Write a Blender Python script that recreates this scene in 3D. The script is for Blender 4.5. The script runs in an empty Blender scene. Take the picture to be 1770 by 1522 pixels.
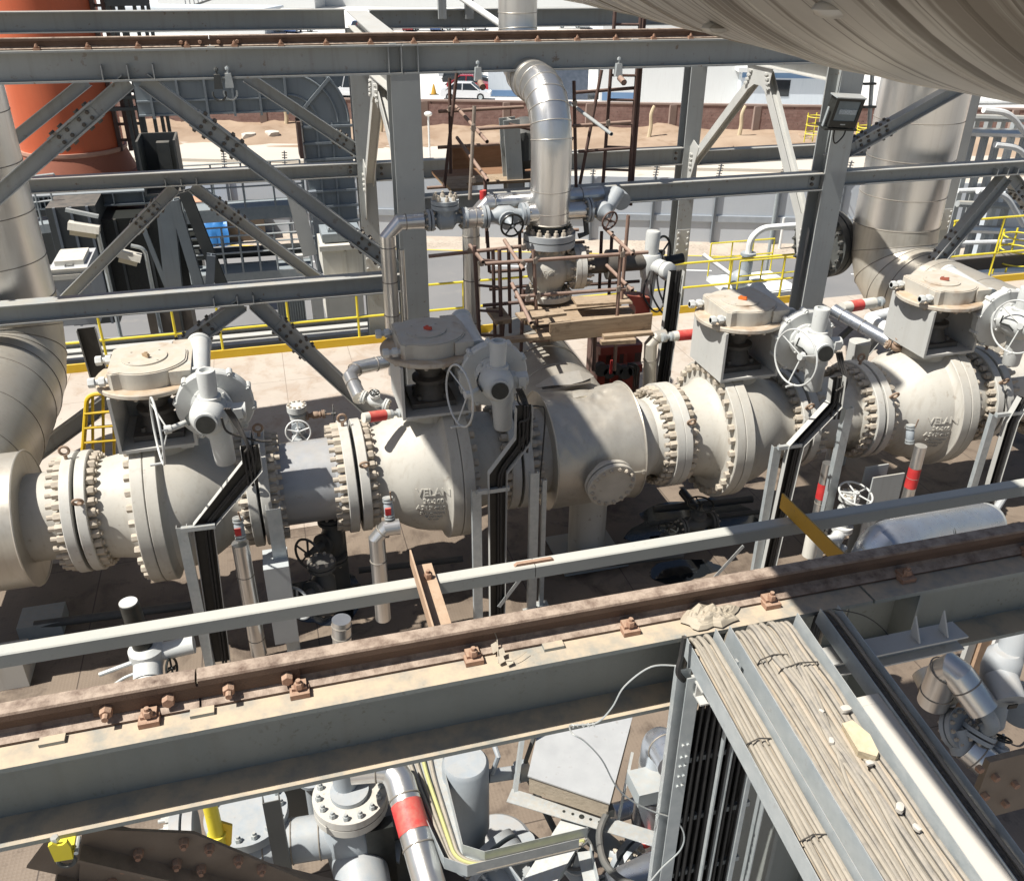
# an industrial valve station seen from a crane-girder walkway: everything is built in world metres, deck at z = 0
import bpy, bmesh, math, random
from mathutils import Vector, Matrix
random.seed(7)
scn = bpy.context.scene
col = scn.collection
PI = math.pi
R = math.radians
# ---------------------------------------------------------------- camera frame
CX, CY, FPX, HC = 885.0, 761.0, 1529.236, 6.75
RA = ((0.96326013, -0.26849611, 0.0063051), (-0.12412584, -0.46588881, -0.87609383), (0.23816526, 0.84312363, -0.48209942))

def ray(px, py):
    c = (px - CX, py - CY, FPX)
    return Vector([sum(RA[i][j] * c[i] for i in range(3)) for j in range(3)])

def PY(px, py, Y):
    d = ray(px, py); t = Y / d.y
    return Vector((d.x * t, Y, d.z * t + HC))

def PZ(px, py, Z=0.0):
    d = ray(px, py); t = (Z - HC) / d.z
    return Vector((d.x * t, d.y * t, Z))

def PX(px, py, X):
    d = ray(px, py); t = X / d.x
    return Vector((X, d.y * t, d.z * t + HC))

def V(*a):
    return Vector(a)

# ---------------------------------------------------------------- objects
def tag(o, label=None, cat=None, group=None, kind=None):
    if label: o['label'] = label; o['kind'] = 'thing'
    if cat: o['category'] = cat
    if group: o['group'] = group
    if kind: o['kind'] = kind
    return o

def thing(name, label, cat, loc=(0, 0, 0), group=None):
    o = bpy.data.objects.new(name, None)
    o.empty_display_size = 0.1
    o.location = loc
    col.objects.link(o)
    return tag(o, label, cat, group)

def root_loc(o):
    v = Vector((0, 0, 0))
    while o is not None:
        v += o.location
        o = o.parent
    return v

def copy_tree(o, parent=None):
    c = o.copy(); col.objects.link(c); c.parent = parent
    for ch in list(o.children):
        copy_tree(ch, c)
    return c

def frame_from(d, up=None):
    d = Vector(d).normalized()
    u = Vector(up) if up is not None else (V(0, 0, 1) if abs(d.z) < 0.95 else V(0, 1, 0))
    s = d.cross(u)
    if s.length < 1e-6:
        s = d.cross(V(1, 0, 0))
    s.normalize()
    return s, s.cross(d).normalized(), d   # side, up, dir

def arc_path(pts, rad, n=5):
    """round the inner corners of a polyline"""
    pts = [Vector(p) for p in pts]
    if len(pts) < 3: return pts
    out = [pts[0]]
    for i in range(1, len(pts) - 1):
        a, b, c = pts[i - 1], pts[i], pts[i + 1]
        u = (a - b); v = (c - b)
        r = min(rad, u.length * 0.49, v.length * 0.49)
        p, q = b + u.normalized() * r, b + v.normalized() * r
        for k in range(n + 1):
            t = k / n
            out.append(p * (1 - t) ** 2 + b * 2 * t * (1 - t) + q * t * t)
    out.append(pts[-1])
    return out

def spline(pts, n=8):
    pts = [Vector(p) for p in pts]
    out = []
    for i in range(len(pts) - 1):
        p0 = pts[max(i - 1, 0)]; p1 = pts[i]; p2 = pts[i + 1]; p3 = pts[min(i + 2, len(pts) - 1)]
        for k in range(n):
            t = k / n
            out.append(0.5 * ((2 * p1) + (p2 - p0) * t + (2 * p0 - 5 * p1 + 4 * p2 - p3) * t * t + (3 * p1 - p0 - 3 * p2 + p3) * t ** 3))
    out.append(pts[-1])
    return out

class MB:
    def __init__(self):
        self.v = []; self.f = []
    def add(self, vs, fs):
        o = len(self.v)
        self.v += [Vector(p) for p in vs]
        self.f += [tuple(i + o for i in f) for f in fs]
        return self
    def box(self, a, b):
        (x0, y0, z0), (x1, y1, z1) = a, b
        if x0 > x1: x0, x1 = x1, x0
        if y0 > y1: y0, y1 = y1, y0
        if z0 > z1: z0, z1 = z1, z0
        return self.add([(x0, y0, z0), (x1, y0, z0), (x1, y1, z0), (x0, y1, z0), (x0, y0, z1), (x1, y0, z1), (x1, y1, z1), (x0, y1, z1)],
                        [(0, 3, 2, 1), (4, 5, 6, 7), (0, 1, 5, 4), (1, 2, 6, 5), (2, 3, 7, 6), (3, 0, 4, 7)])
    def obox(self, p0, p1, w, h, up=None):
        """box bar from p0 to p1: w along side, h along up, centred"""
        return self.prism([(-w / 2, -h / 2), (w / 2, -h / 2), (w / 2, h / 2), (-w / 2, h / 2)], p0, p1, up)
    def prism(self, poly, p0, p1, up=None):
        p0, p1 = Vector(p0), Vector(p1)
        s, u, d = frame_from(p1 - p0, up)
        n = len(poly)
        ar = sum(poly[i][0] * poly[(i + 1) % n][1] - poly[(i + 1) % n][0] * poly[i][1] for i in range(n))
        if ar < 0: poly = poly[::-1]
        vs = [p0 + s * x + u * y for x, y in poly] + [p1 + s * x + u * y for x, y in poly]
        # side x up = -dir ; outline ccw seen from side/up plane
        fs = [tuple(range(n)), tuple(range(2 * n - 1, n - 1, -1))]
        for i in range(n):
            j = (i + 1) % n
            fs.append((j, i, n + i, n + j))
        return self.add(vs, fs)
    def ibeam(self, p0, p1, h, b, tw, tf, up=None):
        H, B, t = h / 2, b / 2, tw / 2
        poly = [(-B, -H), (B, -H), (B, -H + tf), (t, -H + tf), (t, H - tf), (B, H - tf), (B, H), (-B, H), (-B, H - tf), (-t, H - tf), (-t, -H + tf), (-B, -H + tf)]
        return self.prism(poly, p0, p1, up)
    def channel(self, p0, p1, h, b, t, up=None, flip=1):
        """web on the side, flanges to +side*flip ; h along up"""
        H = h / 2
        poly = [(0, -H), (b * flip, -H), (b * flip, -H + t), (t * flip, -H + t), (t * flip, H - t), (b * flip, H - t), (b * flip, H), (0, H)]
        return self.prism(poly, p0, p1, up)
    def angle(self, p0, p1, a, b, t, up=None, fx=1, fy=1):
        poly = [(0, 0), (a * fx, 0), (a * fx, t * fy), (t * fx, t * fy), (t * fx, b * fy), (0, b * fy)]
        return self.prism(poly, p0, p1, up)
    def tube(self, pts, r, n=12, caps=True):
        pts = [Vector(p) for p in pts]
        rs = r if isinstance(r, (list, tuple)) else [r] * len(pts)
        rings = []
        prev = None
        m = len(pts)
        for i, p in enumerate(pts):
            d = (pts[min(i + 1, m - 1)] - pts[max(i - 1, 0)])
            if d.length < 1e-9: d = V(0, 0, 1)
            d.normalize()
            if prev is None:
                s, u, _ = frame_from(d)
            else:
                s = prev - d * prev.dot(d)
                if s.length < 1e-6: s, u, _ = frame_from(d)
                s.normalize(); u = s.cross(d).normalized()
            prev = s
            k = 1.0
            if 0 < i < m - 1:
                d1 = (pts[i] - pts[i - 1]).normalized()
                k = 1.0
            rings.append([p + (s * math.cos(a) + u * math.sin(a)) * rs[i] * k for a in [2 * PI * j / n for j in range(n)]])
        vs = [q for rg in rings for q in rg]
        fs = []
        for i in range(m - 1):
            for j in range(n):
                k = (j + 1) % n
                fs.append((i * n + j, i * n + k, (i + 1) * n + k, (i + 1) * n + j)[::-1])
        if caps:
            fs.append(tuple(range(n)))
            fs.append(tuple(range((m - 1) * n, m * n))[::-1])
        return self.add(vs, fs)
    def cyl(self, p0, p1, r, n=16, r2=None, caps=True):
        return self.tube([p0, p1], [r, r if r2 is None else r2], n, caps)
    def lathe(self, prof, origin, axis, n=48, a0=0.0, a1=2 * PI, up=None):
        """prof: (t along axis, radius)"""
        o = Vector(origin); s, u, d = frame_from(axis, up)
        full = abs(a1 - a0 - 2 * PI) < 1e-6
        m = n if full else n + 1
        vs = []
        for t, r in prof:
            for j in range(m):
                a = a0 + (a1 - a0) * j / n
                vs.append(o + d * t + (s * math.cos(a) + u * math.sin(a)) * r)
        fs = []
        for i in range(len(prof) - 1):
            for j in range(n):
                k = (j + 1) % m
                fs.append((i * m + j, (i + 1) * m + j, (i + 1) * m + k, i * m + k))
        if full:
            if prof[0][1] > 1e-6 and abs(prof[0][0] - prof[1][0]) > 1e-6: fs.append(tuple(range(m)))
            if prof[-1][1] > 1e-6 and abs(prof[-1][0] - prof[-2][0]) > 1e-6: fs.append(tuple(range((len(prof) - 1) * m, len(prof) * m))[::-1])
        return self.add(vs, fs)
    def ring(self, c, axis, rad, r, n=32, k=8, a0=0.0, a1=2 * PI, up=None):
        s, u, d = frame_from(axis, up); c = Vector(c)
        full = abs(a1 - a0 - 2 * PI) < 1e-6
        m = n if full else n + 1
        vs = []
        for i in range(m):
            a = a0 + (a1 - a0) * i / n
            e = s * math.cos(a) + u * math.sin(a)
            for j in range(k):
                b = 2 * PI * j / k
                vs.append(c + e * (rad + r * math.cos(b)) + d * r * math.sin(b))
        fs = []
        for i in range(n):
            for j in range(k):
                i2 = (i + 1) % m; j2 = (j + 1) % k
                fs.append((i * k + j, i2 * k + j, i2 * k + j2, i * k + j2)[::-1])
        return self.add(vs, fs)
    def hexnut(self, c, axis, af, h, rot=0.0):
        s, u, d = frame_from(axis); c = Vector(c)
        r = af / math.sqrt(3)
        pr = [(0, 1.0), (h * .85, 1.0), (h, .88)]
        vs = []; n = 6
        for t, q in pr:
            for j in range(n):
                a = rot + j * PI / 3
                vs.append(c + d * t + (s * math.cos(a) + u * math.sin(a)) * r * q)
        fs = [tuple(range(n))]
        for i in range(2):
            for j in range(n):
                k = (j + 1) % n
                fs.append((i * n + j, (i + 1) * n + j, (i + 1) * n + k, i * n + k))
        fs.append(tuple(range(2 * n, 3 * n))[::-1])
        return self.add(vs, fs)
    def sphere(self, c, r, n=16, m=8, sx=1, sy=1, sz=1):
        c = Vector(c); vs = [c + V(0, 0, -r * sz)]
        for i in range(1, m):
            ph = -PI / 2 + PI * i / m
            for j in range(n):
                a = 2 * PI * j / n
                vs.append(c + V(r * sx * math.cos(ph) * math.cos(a), r * sy * math.cos(ph) * math.sin(a), r * sz * math.sin(ph)))
        vs.append(c + V(0, 0, r * sz))
        fs = []
        for j in range(n): fs.append((0, 1 + (j + 1) % n, 1 + j))
        for i in range(m - 2):
            for j in range(n):
                a = 1 + i * n; b = a + n; k = (j + 1) % n
                fs.append((a + j, a + k, b + k, b + j))
        e = len(vs) - 1; a = 1 + (m - 2) * n
        for j in range(n): fs.append((a + j, a + (j + 1) % n, e))
        return self.add(vs, fs)
    def plate(self, pts, thick, nrm=None):
        """polygon plate of given thickness, pts coplanar (outline), extruded along -normal"""
        pts = [Vector(p) for p in pts]; n = len(pts)
        nn = Vector((0, 0, 0))
        for i in range(n):
            a, b = pts[i], pts[(i + 1) % n]
            nn += a.cross(b)
        nn.normalize()
        if nrm is not None and nn.dot(Vector(nrm)) < 0:
            pts = pts[::-1]; nn = -nn
        q = [p - nn * thick for p in pts]
        fs = [tuple(range(n)), tuple(range(2 * n - 1, n - 1, -1))]
        for i in range(n):
            j = (i + 1) % n
            fs.append((i, n + i, n + j, j))
        return self.add(pts + q, fs)
    def xform(self, M):
        self.v = [M @ p for p in self.v]
        return self
    def jitter(self, amt, seed=0):
        rr = random.Random(seed)
        self.v = [p + V(rr.uniform(-1, 1), rr.uniform(-1, 1), rr.uniform(-1, 1)) * amt for p in self.v]
        return self
    def build(self, name, mat, parent=None, smooth=35, loc=None):
        me = bpy.data.meshes.new(name)
        if parent is not None: off = root_loc(parent)
        elif loc is not None: off = Vector(loc)
        else:
            xs = [p.x for p in self.v]; ys = [p.y for p in self.v]; zs = [p.z for p in self.v]
            off = V((min(xs) + max(xs)) / 2, (min(ys) + max(ys)) / 2, min(zs))
        me.from_pydata([tuple(p - off) for p in self.v], [], self.f)
        bm = bmesh.new(); bm.from_mesh(me); bmesh.ops.recalc_face_normals(bm, faces=bm.faces); bm.to_mesh(me); bm.free()
        me.update()
        o = bpy.data.objects.new(name, me)
        me.materials.append(mat)
        if smooth:
            me.polygons.foreach_set('use_smooth', [True] * len(me.polygons))
            me.set_sharp_from_angle(angle=R(smooth))
        if parent is not None: o.parent = parent
        else: o.location = off
        col.objects.link(o)
        return o

_CACHE = {}
def bolts(parent, mat, pts, ax, af, h, stud=0.0, studr=None, name='bolt'):
    """individual hex nuts (with stud ends), each an object of its own sharing one mesh"""
    key = (round(af, 4), round(h, 4), round(stud, 4), mat.name)
    if key not in _CACHE:
        b = MB(); b.hexnut((0, 0, 0), (0, 0, 1), af, h)
        if stud: b.cyl((0, 0, h * .8), (0, 0, h + stud), studr or af * .3, 8)
        o = b.build(name, mat, None, 30, (0, 0, 0)); _CACHE[key] = o.data
        bpy.data.objects.remove(o)
    off = root_loc(parent)
    q = Vector(ax).normalized().to_track_quat('Z', 'X')
    for i, p in enumerate(pts):
        o = bpy.data.objects.new(name, _CACHE[key]); o.parent = parent
        o.location = Vector(p) - off
        o.rotation_mode = 'QUATERNION'
        o.rotation_quaternion = q @ Matrix.Rotation(i * .37, 3, 'Z').to_quaternion()
        col.objects.link(o)

def circle_pts(c, ax, rad, n, ph=0.0):
    s, u, d = frame_from(ax)
    return [Vector(c) + (s * math.cos(2 * PI * (i + ph) / n) + u * math.sin(2 * PI * (i + ph) / n)) * rad for i in range(n)]

def text_mesh(body, size, extrude=0.004, offset=0.0):
    cu = bpy.data.curves.new('lettering', 'FONT')
    cu.body = body; cu.size = size; cu.extrude = extrude; cu.offset = offset
    cu.align_x = 'CENTER'; cu.resolution_u = 2
    o = bpy.data.objects.new('lettering', cu)
    col.objects.link(o)
    dg = bpy.context.evaluated_depsgraph_get()
    me = bpy.data.meshes.new_from_object(o.evaluated_get(dg))
    bpy.data.objects.remove(o)
    vs = [v.co.copy() for v in me.vertices]; fs = [tuple(p.vertices) for p in me.polygons]
    bpy.data.meshes.remove(me); bpy.data.curves.remove(cu)
    return vs, fs

# ---------------------------------------------------------------- materials
def new_mat(name):
    m = bpy.data.materials.new(name); m.use_nodes = True
    nt = m.node_tree; b = nt.nodes['Principled BSDF']
    return m, nt, b

def nd(nt, t, **kw):
    n = nt.nodes.new(t)
    for k, v in kw.items():
        if k.startswith('i_'):
            n.inputs[k[2:].replace('_', ' ')].default_value = v
        else: setattr(n, k, v)
    return n

def ramp(nt, fac, p0, p1):
    r = nd(nt, 'ShaderNodeMapRange')
    r.inputs['From Min'].default_value = p0; r.inputs['From Max'].default_value = p1
    nt.links.new(fac, r.inputs['Value'])
    return r.outputs['Result']

def mix(nt, fac, a, b, blend='MIX'):
    m = nd(nt, 'ShaderNodeMix', data_type='RGBA', blend_type=blend)
    if hasattr(fac, 'links') or not isinstance(fac, (int, float)): nt.links.new(fac, m.inputs[0])
    else: m.inputs[0].default_value = fac
    for s, x in ((6, a), (7, b)):
        if isinstance(x, tuple): m.inputs[s].default_value = x if len(x) == 4 else x + (1,)
        else: nt.links.new(x, m.inputs[s])
    return m.outputs[2]

def mul(nt, a, b):
    m = nd(nt, 'ShaderNodeMath', operation='MULTIPLY')
    for s, x in ((0, a), (1, b)):
        if isinstance(x, (int, float)): m.inputs[s].default_value = x
        else: nt.links.new(x, m.inputs[s])
    return m.outputs[0]

def noise(nt, pos, scale, detail=4, rough=.55, dist=0.0):
    n = nd(nt, 'ShaderNodeTexNoise')
    n.inputs['Scale'].default_value = scale; n.inputs['Detail'].default_value = detail
    n.inputs['Roughness'].default_value = rough; n.inputs['Distortion'].default_value = dist
    nt.links.new(pos, n.inputs['Vector'])
    return n.outputs['Fac']

def weathered(name, c1, c2, rough=.6, metal=0.0, s1=3.0, dust=0.0, dustc=(.42, .33, .23), spots=0.0, spotc=(.16, .09, .05), s2=30.0,
              bump=.12, bscale=60.0, streak=0.0, streakc=(.2, .15, .1), stretch=(1, 1, 1), rvar=.12, spec=.4, spot_lo=.62, spot_hi=.72):
    m, nt, b = new_mat(name)
    g = nd(nt, 'ShaderNodeNewGeometry')
    pos = g.outputs['Position']
    if stretch != (1, 1, 1):
        mp = nd(nt, 'ShaderNodeMapping'); mp.inputs['Scale'].default_value = stretch
        nt.links.new(pos, mp.inputs['Vector']); pos_s = mp.outputs['Vector']
    else: pos_s = pos
    n1 = noise(nt, pos_s, s1, 5, .6)
    c = mix(nt, ramp(nt, n1, .3, .7), c1, c2)
    if streak:
        mp = nd(nt, 'ShaderNodeMapping'); mp.inputs['Scale'].default_value = (14, 14, .8)
        nt.links.new(pos, mp.inputs['Vector'])
        ns = noise(nt, mp.outputs['Vector'], 1.0, 3, .6)
        c = mix(nt, mul(nt, ramp(nt, ns, .52, .75), streak), c, streakc)
    if spots:
        n2 = noise(nt, pos, s2, 3, .6)
        n3 = noise(nt, pos, s1 * .7, 2, .5)
        f = mul(nt, ramp(nt, n2, spot_lo, spot_hi), ramp(nt, n3, .4, .6))
        c = mix(nt, mul(nt, f, spots), c, spotc)
    if dust:
        sx = nd(nt, 'ShaderNodeSeparateXYZ'); nt.links.new(g.outputs['Normal'], sx.inputs[0])
        n4 = noise(nt, pos, s1 * 2.3, 4, .65)
        f = mul(nt, ramp(nt, sx.outputs['Z'], .15, .95), ramp(nt, n4, .25, .6))
        c = mix(nt, mul(nt, f, dust), c, dustc)
    nt.links.new(c, b.inputs['Base Color'])
    b.inputs['Metallic'].default_value = metal
    b.inputs['Specular IOR Level'].default_value = spec
    nr = noise(nt, pos, s1 * 4, 3, .6)
    rr = nd(nt, 'ShaderNodeMapRange')
    rr.inputs['To Min'].default_value = max(.02, rough - rvar); rr.inputs['To Max'].default_value = min(1, rough + rvar)
    nt.links.new(nr, rr.inputs['Value']); nt.links.new(rr.outputs['Result'], b.inputs['Roughness'])
    if bump:
        bp = nd(nt, 'ShaderNodeBump'); bp.inputs['Strength'].default_value = bump; bp.inputs['Distance'].default_value = .01
        nb = noise(nt, pos, bscale, 4, .6)
        nt.links.new(nb, bp.inputs['Height']); nt.links.new(bp.outputs['Normal'], b.inputs['Normal'])
    return m

STEEL = weathered('painted_steel_grey', (.315, .335, .335), (.375, .395, .39), .46, s1=1.3, dust=.6, dustc=(.44, .385, .30), spots=.75, spotc=(.185, .125, .08), s2=11, bump=.07, spot_lo=.63, spot_hi=.70, streak=.32, streakc=(.225, .205, .175))
STEEL_PALE = weathered('painted_steel_pale', (.44, .445, .425), (.50, .50, .475), .5, s1=2, dust=.35, dustc=(.47, .42, .345), spots=.5, spotc=(.24, .18, .13), s2=16, bump=.05, streak=.2, streakc=(.34, .31, .26))
GIRDER = weathered('dusty_girder_paint', (.20, .22, .21), (.25, .265, .25), .5, s1=3, dust=1.0, dustc=(.50, .405, .29), spots=.5, spotc=(.11, .085, .06), s2=40, bump=.1, bscale=120, spot_lo=.6, spot_hi=.7, streak=.25, streakc=(.17, .155, .13))
RAIL = weathered('rusty_rail', (.085, .052, .037), (.135, .085, .06), .75, s1=7, dust=.97, dustc=(.40, .315, .245), spots=.6, spotc=(.05, .032, .022), s2=60, bump=.3, bscale=150)
RUSTNUT = weathered('rusty_bolt', (.27, .15, .10), (.36, .22, .15), .8, s1=30, dust=.5, dustc=(.45, .34, .24), bump=.25, bscale=200)
GUARD = weathered('guard_tube_paint', (.42, .43, .39), (.46, .46, .42), .42, s1=3, dust=.35, dustc=(.55, .50, .42), spots=.3, s2=50, bump=.04)
VALVE = weathered('dusty_valve_paint', (.435, .42, .375), (.50, .482, .43), .55, s1=1.6, dust=.45, dustc=(.50, .445, .36), spots=.5, spotc=(.22, .175, .13), s2=12, bump=.12, bscale=28, streak=.4, streakc=(.31, .27, .215), spot_lo=.64, spot_hi=.72)
VALVE_PALE = weathered('pale_valve_paint', (.47, .465, .43), (.53, .52, .48), .48, s1=2.4, dust=.4, dustc=(.50, .44, .35), spots=.5, spotc=(.25, .19, .14), s2=16, bump=.1, bscale=40, streak=.35, streakc=(.33, .285, .23))
GEAR = weathered('gear_housing_paint', (.47, .45, .395), (.53, .505, .445), .5, s1=4, dust=.6, dustc=(.50, .41, .30), spots=.9, spotc=(.25, .155, .09), s2=4, bump=.14, bscale=60, spot_lo=.5, spot_hi=.72, streak=.2, streakc=(.28, .2, .13))
ACT = weathered('actuator_paint', (.50, .515, .50), (.56, .575, .56), .42, s1=4, dust=.35, dustc=(.52, .46, .38), spots=.35, spotc=(.28, .24, .2), s2=24, bump=.1, bscale=40)
NUT = weathered('flange_nut_paint', (.38, .335, .27), (.46, .41, .34), .6, s1=20, dust=.5, dustc=(.48, .40, .30), spots=.6, spotc=(.20, .12, .07), s2=30, bump=.2, bscale=100)
RUSTEYE = weathered('rusty_eyebolt', (.25, .17, .12), (.33, .24, .17), .75, s1=20, bump=.2, bscale=120)
GALV = weathered('galvanised_steel', (.40, .445, .46), (.52, .555, .56), .42, metal=.35, s1=14, dust=.55, dustc=(.50, .44, .355), spots=.35, spotc=(.27, .25, .22), s2=40, bump=.06)
GALVD = weathered('galvanised_steel_dull', (.36, .40, .41), (.45, .48, .48), .5, metal=.2, s1=10, dust=.4, dustc=(.48, .42, .34), bump=.05)
BLACKTRAY = weathered('black_tray_paint', (.022, .022, .02), (.035, .034, .03), .5, s1=8, dust=.35, dustc=(.25, .21, .16), bump=.05)
RUBBER = weathered('black_cable_sheath', (.02, .02, .021), (.035, .034, .033), .5, s1=20, dust=.3, dustc=(.3, .25, .19), bump=.05)
DUSTCABLE = weathered('dusty_cable_sheath', (.25, .225, .185), (.335, .30, .245), .88, s1=14, dust=.5, dustc=(.40, .355, .285), spots=.6, spotc=(.09, .085, .08), s2=35, bump=.2, bscale=120, stretch=(3, .6, 1))
ALU = weathered('aluminium_cladding', (.66, .655, .64), (.75, .745, .725), .31, metal=.88, s1=1.4, dust=.3, dustc=(.52, .47, .40), streak=.25, streakc=(.45, .42, .37), bump=.10, bscale=1.6, rvar=.05)
ALU_DULL = weathered('dull_aluminium_cladding', (.47, .44, .38), (.56, .53, .465), .42, metal=.5, s1=2.2, dust=.45, dustc=(.52, .45, .355), streak=.35, streakc=(.32, .275, .215), spots=.3, spotc=(.26, .22, .17), s2=9, bump=.16, bscale=4, rvar=.12)
def duct_material():
    m, nt, b = new_mat('streaked_duct_cladding')
    g = nd(nt, 'ShaderNodeNewGeometry'); pos = g.outputs['Position']
    def st(sc, lo, hi, det=3):
        mp = nd(nt, 'ShaderNodeMapping'); mp.inputs['Scale'].default_value = sc; nt.links.new(pos, mp.inputs['Vector'])
        return ramp(nt, noise(nt, mp.outputs['Vector'], 1.0, det, .6), lo, hi)
    c = mix(nt, st((2, 5, 2), .3, .7), (.44, .42, .375), (.55, .525, .475))
    c = mix(nt, mul(nt, st((.35, 17, .35), .52, .58), .8), c, (.17, .14, .105))
    c = mix(nt, mul(nt, st((.3, 45, .3), .54, .60), .8), c, (.10, .08, .055))
    c = mix(nt, mul(nt, st((5, 9, 5), .6, .75, 5), .5), c, (.58, .55, .49))
    nt.links.new(c, b.inputs['Base Color']); b.inputs['Metallic'].default_value = .55
    rr = nd(nt, 'ShaderNodeMapRange'); rr.inputs['To Min'].default_value = .28; rr.inputs['To Max'].default_value = .5
    nt.links.new(noise(nt, pos, 6, 4, .6), rr.inputs['Value']); nt.links.new(rr.outputs[0], b.inputs['Roughness'])
    bp = nd(nt, 'ShaderNodeBump'); bp.inputs['Strength'].default_value = .12; bp.inputs['Distance'].default_value = .02
    nt.links.new(noise(nt, pos, 5, 4, .6), bp.inputs['Height']); nt.links.new(bp.outputs['Normal'], b.inputs['Normal'])
    return m
DUCT = duct_material()
SPOOLGREY = weathered('bluish_bare_pipe', (.36, .375, .395), (.43, .44, .45), .36, metal=.25, s1=3, dust=.4, dustc=(.47, .42, .35), spots=.4, spotc=(.25, .22, .18), s2=14, bump=.1)
SEAM = weathered('cladding_seam', (.22, .20, .17), (.30, .27, .23), .6, metal=.3, bump=0)
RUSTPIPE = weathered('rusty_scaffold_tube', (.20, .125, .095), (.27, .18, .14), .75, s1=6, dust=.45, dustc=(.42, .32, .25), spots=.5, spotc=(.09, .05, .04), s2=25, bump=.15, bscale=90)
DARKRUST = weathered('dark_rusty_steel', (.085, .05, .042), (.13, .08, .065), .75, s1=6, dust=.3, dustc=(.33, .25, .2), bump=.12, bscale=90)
COUPLER = weathered('scaffold_coupler', (.25, .20, .16), (.36, .31, .26), .6, metal=.3, s1=20, bump=.1)
WOOD = weathered('scaffold_timber', (.25, .175, .11), (.37, .275, .18), .82, s1=3, spots=.8, spotc=(.10, .065, .04), s2=12, stretch=(1, 9, 9), bump=.35, bscale=50, dust=.35, dustc=(.44, .36, .27), spot_lo=.52, spot_hi=.68)
BROWNBOARD = weathered('brown_board', (.20, .105, .055), (.26, .15, .085), .75, s1=4, spots=.3, s2=18, stretch=(1, 6, 6), bump=.15, bscale=50)
YELLOW = weathered('yellow_handrail_paint', (.72, .60, .03), (.78, .66, .06), .45, s1=4, dust=.2, spots=.45, spotc=(.36, .26, .1), s2=26, bump=.04, streak=.2, streakc=(.5, .4, .1))
YELLOWD = weathered('yellow_toe_plate_paint', (.72, .47, .02), (.78, .54, .04), .5, s1=3, dust=.3, dustc=(.55, .42, .25), spots=.3, spotc=(.35, .22, .08), s2=25, bump=.04)
OCHRE = weathered('ochre_bracket_paint', (.46, .255, .025), (.54, .30, .035), .55, s1=6, dust=.35, spots=.5, spotc=(.24, .14, .06), s2=30, bump=.08)
BROWNBR = weathered('brown_angle_rust', (.36, .235, .15), (.44, .30, .20), .75, s1=12, dust=.4, dustc=(.5, .40, .29), spots=.4, s2=40, bump=.15)
RED = weathered('red_band_paint', (.50, .028, .032), (.62, .06, .055), .55, s1=9, dust=.35, spots=.5, spotc=(.3, .1, .09), s2=22, streak=.3, streakc=(.36, .05, .05), bump=.06)
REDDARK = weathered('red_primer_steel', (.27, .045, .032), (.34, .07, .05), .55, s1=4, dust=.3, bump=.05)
ORANGE = weathered('orange_stack_paint', (.52, .105, .042), (.58, .14, .06), .55, s1=.6, streak=.18, streakc=(.3, .1, .06), bump=.02)
ORANGED = weathered('rusty_stack_skirt', (.26, .085, .05), (.33, .12, .07), .7, s1=1.2, spots=.5, spotc=(.12, .05, .035), s2=6, bump=.08)
DUCTGREY = weathered('grey_duct_paint', (.23, .26, .275), (.28, .31, .32), .55, s1=.8, streak=.25, streakc=(.16, .15, .14), bump=.03)
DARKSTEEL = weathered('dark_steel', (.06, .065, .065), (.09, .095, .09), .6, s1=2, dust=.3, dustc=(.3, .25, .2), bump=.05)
GLANDDARK = weathered('greasy_stem_steel', (.07, .068, .06), (.11, .10, .09), .5, s1=10, dust=.3, dustc=(.26, .2, .14), bump=.1)
BLUEGREY = weathered('blue_grey_valve_paint', (.28, .315, .34), (.33, .365, .39), .45, s1=6, dust=.3, dustc=(.5, .44, .36), spots=.3, s2=30, bump=.08)
PLATEDUST = weathered('rust_dusted_plate', (.46, .42, .35), (.52, .48, .41), .6, s1=3, dust=.9, dustc=(.43, .32, .21), spots=.95, spotc=(.27, .165, .095), s2=5, bump=.14, spot_lo=.45, spot_hi=.65, streak=.5, streakc=(.30, .20, .125))
BOLTDARK = weathered('dark_bolt_paint', (.085, .075, .062), (.14, .12, .10), .65, s1=20, dust=.4, bump=.1)
PRIMERBLUE = weathered('wide_flange_grey', (.34, .365, .38), (.38, .40, .41), .5, s1=4, dust=.3, bump=.05)
CABWHITE = weathered('cream_cabinet_paint', (.62, .60, .53), (.68, .66, .59), .5, s1=2, dust=.25, streak=.3, streakc=(.4, .34, .26), bump=.04)
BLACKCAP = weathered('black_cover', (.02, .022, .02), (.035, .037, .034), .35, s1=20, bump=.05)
BLUEPIPE = weathered('sheet_cladding_bluish', (.44, .48, .54), (.54, .575, .62), .3, metal=.8, s1=4, dust=.25, bump=.10, bscale=8)
STONE = weathered('pale_sandstone', (.50, .41, .27), (.58, .49, .34), .9, s1=30, bump=.3, bscale=80)
CONC = weathered('pale_concrete', (.50, .46, .40), (.57, .53, .46), .85, s1=.6, spots=.4, spotc=(.36, .31, .25), s2=3, bump=.1, bscale=20)
RAG = weathered('dusty_plastic_sheet', (.36, .31, .235), (.44, .385, .30), .75, s1=8, bump=.1)
GLASSGREY = weathered('lamp_glass', (.16, .2, .22), (.22, .27, .29), .12, s1=3, bump=0, rvar=.04)
WHITE = weathered('white_sheet_metal', (.70, .71, .70), (.76, .77, .75), .5, s1=1, streak=.15, bump=.02)
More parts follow.
